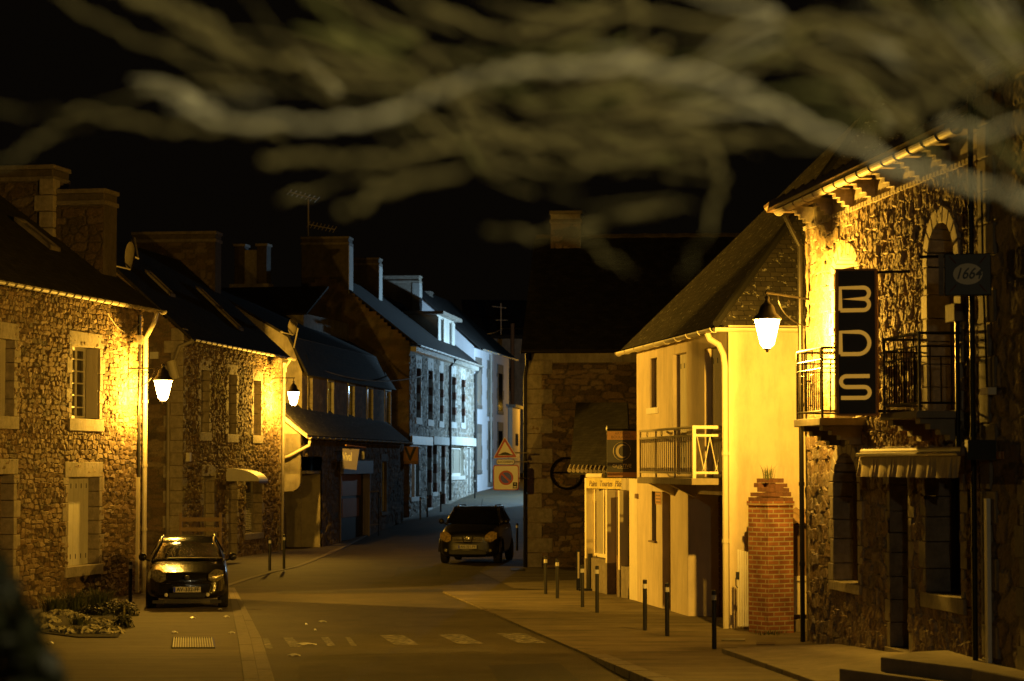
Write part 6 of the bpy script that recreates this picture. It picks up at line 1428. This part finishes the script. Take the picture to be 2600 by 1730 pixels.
# ================================================================ cars
def car(name, loc, rz, label, w, L, h_hood, h_cowl, h_roof, body, glass, lamps, plate, platez, ws_z, tyr, kind):
    t = thing(name, loc, label, "car", rz=rz)
    hf = h_hood
    st = [(0.0, .30, hf * .72, .60), (.03, .24, hf * .86, .76), (.12, .20, hf * .95, .90), (.30, .19, hf, .97), (.6, .19, hf + (h_cowl - hf) * .45, 1.0), (1.0, .2, h_cowl - .03, 1.0), (1.25, .2, h_cowl, 1.0),
          (2.0, .2, h_cowl + .04, 1.0), (2.9, .2, h_cowl + .07, .99), (L - .5, .24, h_cowl + .07, .97), (L - .15, .28, h_cowl, .92), (L, .36, h_cowl - .2, .78)]
    rows = []
    for y, zb, zt, k in st:
        W_ = w * k; hh = zt - zb
        half = [(0, zb), (.6 * W_, zb), (.93 * W_, zb + .03), (W_, zb + .22 * hh), (W_ * 1.0, zb + .5 * hh), (W_ * .975, zb + .78 * hh), (W_ * .90, zb + .95 * hh), (W_ * .72, zt - .0 * hh), (W_ * .40, zt + .012), (0, zt + .02)]
        pf = lambda x, z: y + (.16 * (abs(x) / w) ** 2.2 if y < .5 else 0) + (.05 * (z - zb) / hh if y < .1 else 0)
        rows.append([Vector((-x, pf(x, z), z)) for x, z in half[::-1]] + [Vector((x, pf(x, z), z)) for x, z in half[1:-1]])
    mb = MB().grid(rows, close=True); mb.add(rows[0], [list(range(len(rows[0])))]); mb.add(rows[-1], [list(range(len(rows[-1])))])
    make("body", mb, MT[body], t, smooth=True, local=True, subd=2, weld=True)
    # greenhouse
    wb, wt = w * (.86 if kind else .9), w * (.64 if kind else .74); yb, yt = ws_z[0], ws_z[1]; zb_, zt_ = h_cowl - .01, ws_z[2]
    def arcrow(hw, y, z, bow, crown, n=8): return [Vector((hw * (2 * i / n - 1), y - bow * (1 - (2 * i / n - 1) ** 2), z + crown * (1 - (2 * i / n - 1) ** 2))) for i in range(n + 1)]
    bot = arcrow(wb, yb, zb_, .16, .02); top = arcrow(wt * 1.03, yt, zt_, .06, .02); mid = [a.lerp(b_, .5) + Vector((0, -.02, .025)) for a, b_ in zip(bot, top)]
    make("windscreen", MB().grid([bot, mid, top]), MT[glass], t, smooth=True, local=True)
    yr, zr = L - .55, zt_ - .03
    rf = [arcrow(wt * 1.03, yt, zt_ + .003, .06, .022), arcrow(wt * 1.02, yt + .12, zt_ + (h_roof - zt_) * .6, .04, .02), arcrow(wt * 1.0, yt + .5, h_roof - .02, 0, .02), arcrow(wt * .99, yt + 1.2, h_roof - .02, 0, .02), arcrow(wt * .95, yr - .2, zr, 0, .02)]
    make("roof", MB().grid(rf), MT[body], t, smooth=True, local=True)
    rear = arcrow(w * .8, L - .12, h_cowl + .03, -.06, 0); make("rear_window", MB().grid([rf[-1], rear]), MT[glass], t, smooth=True, local=True)
    for sg in (-1, 1):
        i = 0 if sg < 0 else 8
        b0_, t0_ = bot[i], top[i]; tr = rf[-1][i]; br_ = rear[i]; r1, r2, r3 = rf[1][i], rf[2][i], rf[3][i]
        e1 = Vector((sg * w * .92, 2.0, h_cowl + .04)); e2 = Vector((sg * w * .91, L - .9, h_cowl + .07))
        mb = MB(); mb.add([b0_, t0_, r2, r3, tr, br_, e2, e1], [[0, 1, 2, 7], [7, 2, 3, 6], [6, 3, 4, 5]]); make("side_window", mb, MT[glass], t, smooth=True, local=True)
        make("pillar", MB().tube([b0_ + Vector((0, -.03, -.03)), mid[i], t0_, r1, r2, r3, tr, br_], .034, 8), MT[body], t, smooth=True, local=True)
        make("pillar", MB().tube([r3.lerp(r2, .3), e1.lerp(e2, .3)], .03, 6), MT[body], t, smooth=True, local=True)
        # mirror
        mz = h_cowl + .05; mx = sg * (w + .085)
        m_ = make("wing_mirror", MB().lathe((mx, yb + .12, mz), [(.02, -.06), (.075, -.045), (.085, 0), (.075, .03), (.02, .04)], 12, axis='y'), MT[body], t, smooth=True, local=True)
        make("mirror_arm", MB().tube([(sg * w * .93, yb + .15, mz - .08), (mx - sg * .03, yb + .12, mz - .03)], .022, 6), MT['black'], t, local=True)
        # wheels
        for y in (.76 if kind else .85, L - .75):
            c = Vector((sg * (w - .105), y, tyr)); tw = .10
            ty = make("tyre", MB().lathe(c, [(tyr * .62, -tw), (tyr * .93, -tw), (tyr, -tw * .7), (tyr, tw * .7), (tyr * .93, tw), (tyr * .62, tw)], 28, axis='x'), MT['tyre'], t, smooth=False, local=True)
            make("rim", MB().lathe(c, [(tyr * .3, -tw * .8), (tyr * .62, -tw * .95), (tyr * .62, tw * .95), (tyr * .3, tw * .8)], 18, axis='x'), MT['chrome'], ty, local=True)
    def fy(x, z):       # front face depth near height z
        a = abs(x) / w; return .16 * a ** 2.2
    for x0, x1, z0, z1, sg in lamps:      # headlamps: almond patch
        rows = []
        for j in range(6):
            q = j / 5
            row = []
            for i in range(9):
                p = i / 8; x = x0 + (x1 - x0) * p; inn_ = p if sg > 0 else 1 - p    # 0 at inner end
                zc = z0 + (z1 - z0) * (.30 + .26 * inn_); hh = (z1 - z0) * (.20 + .34 * math.sin(math.pi * min(inn_, .93) * .98 + .12) + .06 * inn_)
                z = zc + hh * (2 * q - 1); yy = fy(x, z) + .02 + max(0, (z - z0)) * .55 * (.6 if kind else .45) - .035 * math.sin(math.pi * q)
                row.append(Vector((x, yy, z)))
            rows.append(row)
        hl = make("headlamp", MB().grid(rows), MT['lens' if kind else 'lens_b'], t, smooth=True, local=True)
        for d in (.35, .7):
            x = x0 + (x1 - x0) * d; z = z0 + (z1 - z0) * .46; make("reflector", MB().lathe((x, fy(x, z) + .005 + (z - z0) * .3, z), [(.006, -.008), (.02, -.005), (.028, .01)], 12, axis='y'), MT['chrome'], hl, local=True)
    Wp = Wall((-.27, -.035), (.27, -.035)); 
    ORG["_tmp"] = Vector((0, 0, 0))
    pz0, pz1 = platez
    def loc_part(nm, mb, m, par=t, **k): return make(nm, mb, MT[m], par, local=True, **k)
    pl_ = loc_part("number_plate", MB().wbox(Wp, 0, .54, pz0, pz1, -.02, .012), 'plate'); loc_part("blue_strip", MB().wbox(Wp, .004, .045, pz0 + .004, pz1 - .004, .012, .015), 'blue', pl_)
    sv = dict(ORG); ORG[pl_.name] = Vector((0, 0, 0)); text(plate, .105 if kind else .1, Wp, .29, (pz0 + pz1) / 2, .016, MT['ink'], pl_, sx=.98, bold=.002)
    return t, loc_part, fy
t, lpt, fy = car("hatchback_car", (-6.46, 48.25, .012), R(7.2), "small black wet hatchback parked facing us on the left, plate AV-332-FF", .825, 4.03, .76, .95, 1.41, 'car_a', 'glass_wet',
    [(-.72, -.42, .57, .79, -1), (.42, .72, .57, .79, 1)], "AV-332-FF", (.345, .45), (1.12, 1.72, 1.27), .29, 1)
for sg in (-1, 1):
    lpt("fog_lamp", MB().lathe((sg * .41, fy(.41, 0) - .01, .29), [(.02, -.02), (.036, -.012), (.038, .02)], 14, axis='y'), 'signwhite')
    lpt("bumper_insert", MB().box(sg * .57 - .11, sg * .57 + .11, .05, .09, .12, .18), 'charcoal')
lpt("air_intake", MB().box(-.36, .36, -.012, .05, .23, .33), 'ink', bevel=.01)
mb = MB()
for i in range(3): mb.box(-.35, .35, -.018, -.012, .245 + i * .028, .252 + i * .028)
lpt("grille_bar", mb, 'charcoal')
lpt("bumper_seam", MB().tube([(x, fy(x, 0) + .03, .53 - .02 * (x / .5) ** 2) for x in [i * .1 - .5 for i in range(11)]], .006, 5), 'chrome')
lpt("badge", MB().lathe((0, .0, .63), [(.01, -.012), (.045, -.006), (.05, .02)], 14, axis='y'), 'charcoal')
for x in (-.15, .35): lpt("wiper", MB().tube([(x, 1.02, .965), (x + .35, 1.0, .99), (x - .25, .97, .985)], .008, 5), 'ink')
lpt("bonnet_edge", MB().tube([(x, 1.0 - .14 * (1 - (x / .7) ** 2), .958 + .018 * (1 - (x / .7) ** 2)) for x in [i * .14 - .7 for i in range(11)]], .008, 5), 'car_a')
t, lpt, fy = car("crossover_car", (-1.30, 70.9, .0), R(-7), "dark crossover car parked facing us in the middle of the picture", .89, 4.3, .97, 1.17, 1.66, 'car_b', 'glass',
    [(-.84, -.50, .68, .95, -1), (.50, .84, .68, .95, 1)], "AN-321-FY", (.455, .56), (1.22, 1.85, 1.53), .34, 0)
for i in range(4): lpt("grille_bar", MB().box(-.45, .45, -.02, -.008, .655 + i * .04, .668 + i * .04), 'zinc')
lpt("chrome_bracket", MB().tube([(-.16, -.03, .81), (-.11, -.035, .63), (.11, -.035, .63), (.16, -.03, .81)], .018, 6), 'chrome')
lpt("badge", MB().lathe((0, -.03, .745), [(.03, -.012), (.062, -.006), (.066, .02)], 16, axis='y'), 'chrome')
lpt("air_intake", MB().box(-.55, .55, -.0, .05, .28, .40), 'ink', bevel=.01)
for sg in (-1, 1):
    lpt("fog_lamp", MB().lathe((sg * .66, fy(.66, 0) - .0, .40), [(.02, -.02), (.05, -.012), (.055, .02)], 12, axis='y'), 'lens')
    lpt("arch_trim", MB().tube([(sg * .9, .85 + .42 * math.cos(a), .34 + .42 * math.sin(a)) for a in [i * math.pi / 10 for i in range(11)]], .03, 6), 'charcoal')
    lpt("roof_rail", MB().tube([(sg * .56, 2.0, 1.63), (sg * .56, 2.1, 1.69), (sg * .55, 3.3, 1.69), (sg * .54, 3.5, 1.62)], .018, 6), 'chrome')
    lpt("door_handle", MB().box(sg * .895 - .015, sg * .895 + .015, 2.0, 2.18, .98, 1.01), 'chrome')
lpt("rear_view_mirror", MB().box(-.12, .12, 1.75, 1.78, 1.42, 1.48), 'ink'); lpt("aerial", MB().tube([(0, 3.0, 1.66), (0, 3.25, 1.85)], .006, 5), 'ink')
# ================================================================ flower bed
bc = G(215, 1590)
o = sheet("flower_bed_soil", [G(95, 1560), G(180, 1535), G(310, 1535), G(338, 1560), G(300, 1622), G(200, 1622), G(105, 1610)], .03, MT['soil'])
o["kind"] = 'structure'
g = random.Random(11)
for i, (u, v, h, lb) in enumerate([(140, 1558, .4, "leftmost dark grass tuft in the flower bed"), (190, 1553, .45, "grass tuft second from the left at the back of the flower bed"), (250, 1548, .48, "tallest grass tuft at the back of the flower bed"), (200, 1590, .2, "small low grass tuft among the pale leaves of the flower bed")]):
    tag(tuft("grass_tuft", G(u, v), 420 if h > .3 else 150, h, .75 if h > .3 else .5, MT['grass'], 20 + i, .8, .006), lb, "grass tuft", "grass tufts in the flower bed")
def leafball(name, c, rx, rz, n, size, m, seed, parent=None, flat=.6):
    g = random.Random(seed); mb = MB()
    for i in range(n):
        a = g.uniform(0, 6.283); ph = math.acos(g.uniform(-.1, 1)); r_ = g.uniform(.55, 1.0)
        p = Vector(c) + Vector((math.cos(a) * math.sin(ph) * rx * r_, math.sin(a) * math.sin(ph) * rx * r_, math.cos(ph) * rz * r_))
        nrm = Vector((math.cos(a) * math.sin(ph), math.sin(a) * math.sin(ph), math.cos(ph) + .3)) + Vector((g.uniform(-.5, .5), g.uniform(-.5, .5), g.uniform(-.3, .5))); nrm.normalize()
        x = nrm.cross(Vector((g.uniform(-1, 1), g.uniform(-1, 1), g.uniform(-1, 1)))).normalized(); y = nrm.cross(x); s = size * g.uniform(.6, 1.3)
        mb.add([p - x * s, p - y * s * .45 - x * s * .2 + nrm * s * .1, p + x * s, p + y * s * .45 - x * s * .2 + nrm * s * .1], [[0, 1, 2, 3]])
    return make(name, mb, m, parent)
mb = MB(); k = 0
pl_pts = [(112, 1572), (140, 1565), (168, 1566), (195, 1572), (112, 1600), (150, 1608), (180, 1612), (215, 1580), (245, 1585), (275, 1590), (235, 1605), (265, 1612), (290, 1610), (215, 1612), (130, 1585)]
t = thing("pale_leaved_plants", G(200, 1600), "mound of pale woolly leaves edging the flower bed", "plants"); t["kind"] = 'stuff'
for i, (u, v) in enumerate(pl_pts): leafball("leaves", G(u, v), .2, .13, 90, .075, MT['leaf_p'], 40 + i, t)
t = thing("low_shrub", G(315, 1575), "dark spreading shrub at the right end of the flower bed", "shrub")
for i, (u, v, rx, rz) in enumerate(((290, 1560, .35, .3), (320, 1565, .28, .34), (260, 1565, .3, .26), (310, 1595, .22, .28), (225, 1563, .3, .2))): leafball("foliage", G(u, v), rx, rz, 260, .045, MT['leaf'], 60 + i, t)
make("stem", MB().tube([G(315, 1575), G(315, 1575) + Vector((0, 0, .25))], .02, 5), MT['bark2'], t)
# ================================================================ near foliage
def pts3(pp, Y): return [P(u * 1.1031, v * 1.1031, Y * .84 + dy) for (u, v, dy) in [(q + (0,))[:3] for q in pp]]
t = thing("foreground_tree", Vector((6.0, 5.5, 0)), "out of focus lichened branches hanging across the top of the picture", "tree")
make("trunk", MB().tube([(6.0, 5.5, 0), (5.9, 5.4, 2), (5.7, 5.2, 4), (5.2, 4.9, 6), (5.0, 4.8, 8)], [.3, .26, .22, .18, .1], 12), MT['bark2'], t)
def smoothline(p, n=6):
    out = []
    for i in range(len(p) - 1):
        a = p[max(i - 1, 0)]; b_ = p[i]; c_ = p[i + 1]; d_ = p[min(i + 2, len(p) - 1)]
        for k in range(n):
            q = k / n; out.append(.5 * ((2 * b_) + (c_ - a) * q + (2 * a - 5 * b_ + 4 * c_ - d_) * q * q + (3 * b_ - a - 3 * c_ + d_) * q ** 3))
    return out + [p[-1]]
def branch(pp, Y, w0, w1, m, jit=.0, seed=0):
    p = smoothline(pts3(pp, Y)); n = len(p); g = random.Random(seed); sc = Y * .84 / FPX * 1.1031
    p = [q + Vector((g.uniform(-1, 1), g.uniform(-1, 1), g.uniform(-1, 1))) * jit for q in p]
    return make("branch", MB().tube(p, [(w0 + (w1 - w0) * i / (n - 1)) * sc / 2 * g.uniform(.8, 1.2) * min(1, .25 + (n - 1 - i) * .09) for i in range(n)], 8), MT[m], t, smooth=True)
br_ = [([(2900, 520), (2500, 480), (2300, 445), (2050, 375), (1850, 285), (1680, 205), (1480, 140), (1340, 110)], 4.2, 52, 34, 'bark'),
       ([(1620, 180), (1400, 150), (1250, 160), (1120, 175), (1000, 215), (860, 278), (720, 288), (580, 280), (470, 262), (390, 215), (330, 195)], 4.3, 40, 34, 'bark'),
       ([(640, 300), (480, 292), (330, 290), (200, 265), (80, 262), (-60, 248)], 4.6, 24, 18, 'bark2'), ([(210, 270), (110, 318), (30, 362), (-60, 400)], 4.6, 20, 16, 'bark2'),
       ([(240, -40), (380, 20), (480, 60), (560, 120), (660, 140), (800, 152), (950, 150), (1120, 110)], 4.4, 36, 34, 'bark2'),
       ([(120, -10), (280, 70), (400, 125), (520, 175), (640, 205), (760, 220)], 4.8, 18, 14, 'bark2'),
       ([(600, 375), (720, 365), (860, 372), (1000, 350), (1180, 330), (1400, 315), (1650, 330), (1850, 300)], 4.7, 30, 30, 'bark2'),
       ([(790, 490), (880, 445), (1000, 405), (1150, 385), (1300, 395), (1450, 360), (1650, 335)], 4.5, 34, 30, 'bark2'),
       ([(640, 458), (760, 430), (880, 395), (1000, 360)], 5.0, 18, 16, 'bark2'), ([(960, 280), (1080, 300), (1230, 320), (1400, 380), (1560, 400), (1700, 440)], 4.9, 26, 20, 'bark2'),
       ([(1120, 535), (1240, 545), (1360, 520), (1480, 480), (1600, 470)], 5.0, 22, 22, 'bark2'), ([(1280, 520), (1380, 570), (1450, 630)], 5.0, 22, 16, 'bark2'), ([(1640, 330), (1660, 430), (1630, 520), (1570, 640)], 5.0, 26, 20, 'bark2'),
       ([(700, -40), (760, 30), (800, 90), (860, 130), (950, 168)], 4.0, 26, 26, 'needle'), ([(1200, 60), (1350, 40), (1500, 30), (1700, 60), (1900, 50), (2100, 110), (2450, 170)], 4.6, 30, 36, 'bark2'),
       ([(1450, -30), (1465, 60), (1480, 140)], 4.6, 26, 22, 'bark2'), ([(1980, 330), (2100, 250), (2220, 200), (2420, 140)], 4.4, 34, 30, 'bark2'), ([(1750, 20), (1850, 110), (1960, 200), (2000, 300)], 4.8, 26, 26, 'bark2'),
       ([(1400, 180), (1500, 260), (1650, 300), (1800, 330), (2000, 330)], 4.8, 34, 30, 'bark2'), ([(1180, 250), (1320, 230), (1450, 240), (1600, 280)], 4.7, 32, 28, 'bark2'), ([(980, 20), (1130, 70), (1260, 85), (1400, 60)], 4.9, 26, 22, 'bark2'),
       ([(2060, 100), (2200, 70), (2400, 60)], 4.5, 32, 28, 'bark2'), ([(2150, 280), (2280, 300), (2450, 260)], 4.6, 30, 28, 'bark'), ([(700, 160), (820, 200), (960, 190), (1080, 200)], 4.8, 22, 18, 'bark2')]
for i, (pp, Y, w0, w1, m_) in enumerate(br_): branch(pp, Y - 1.0, w0 * .56, w1 * .4, m_, .006, i)
g = random.Random(77)
def flow(u, v):          # direction twigs run in, full-picture pixels
    return Vector((-1, -.42 + .55 * math.sin(u * .0042 + 1.2) + .25 * math.sin(v * .013), 0)).normalized()
def twigs(n, u0, u1, v0, v1, m, wid, seed, L0=160, L1=420, cond=None):
    g = random.Random(seed)
    for k in range(n):
        while True:
            u, v = g.uniform(u0, u1), g.uniform(v0, v1)
            if cond is None or cond(u, v): break
        L_ = g.uniform(L0, L1); Y = g.uniform(2.5, 3.9); pp = []; x, y = u, v; d = flow(u, v); a = g.uniform(-.35, .35)
        for q in range(6):
            pp.append((x, y, 0)); f_ = flow(x, y); dx, dy = f_.x * math.cos(a) - f_.y * math.sin(a), f_.x * math.sin(a) + f_.y * math.cos(a); x += dx * L_ / 5; y += dy * L_ / 5; a += g.uniform(-.15, .15)
        p = smoothline([P(a_ * 1.1031, b_ * 1.1031, Y) for a_, b_, c_ in pp], 3); w_ = wid * g.uniform(.35, 1.35) * Y / FPX * 1.1031 / 2; nn = len(p)
        make("twig", MB().tube(p, [w_ * (1 - .85 * i / nn) for i in range(nn)], 5), MT[m], t, smooth=True)
upper = lambda u, v: v < 300 - (u < 1500) * 90 or (u > 1950 and v < 420)
twigs(58, 1350, 2450, -20, 420, 'bark2', 12, 1, cond=upper); twigs(15, 1350, 2450, -20, 400, 'needle', 16, 2, cond=upper); twigs(14, 1500, 2450, 20, 330, 'bark', 16, 3, 120, 260)
twigs(26, 950, 1800, 230, 420, 'bark2', 11, 4); twigs(6, 950, 1750, 40, 420, 'needle', 13, 5); twigs(14, 500, 1300, 60, 250, 'bark2', 10, 6); twigs(5, 1150, 1700, 430, 560, 'bark2', 12, 7, 100, 220)
twigs(6, 420, 800, 170, 260, 'bark', 16, 8, 100, 200); twigs(5, 780, 980, 90, 170, 'needle', 22, 9, 90, 160)
t = thing("near_shrub", (-1.1, 4.8, 0), "dark out of focus shrub in the bottom left corner", "shrub")
g = random.Random(9); mb = MB()
for i in range(2600):
    u = g.uniform(-160, 150); top = 1370 + max(0, (u + 20)) * 1.9 if u > -20 else 1370
    v = top + abs(g.gauss(0, 1)) * 110 + g.uniform(0, 80); Y = g.uniform(4.2, 5.3); p = P(u, v, Y)
    x = Vector((g.uniform(-1, 1), g.uniform(-1, 1), g.uniform(-1, 1))).normalized(); y = x.cross(Vector((g.uniform(-1, 1), g.uniform(-1, 1), g.uniform(-1, 1)))).normalized(); s = .026 * g.uniform(.6, 1.4)
    mb.add([p - x * s, p - y * s * .4, p + x * s, p + y * s * .4], [[0, 1, 2, 3]])
make("foliage", mb, MT['leaf'], t); make("stem", MB().tube([(-1.1, 4.8, 0), (-1.08, 4.8, 1.2), (-1.05, 4.8, 2.4)], .03, 6), MT['bark2'], t)
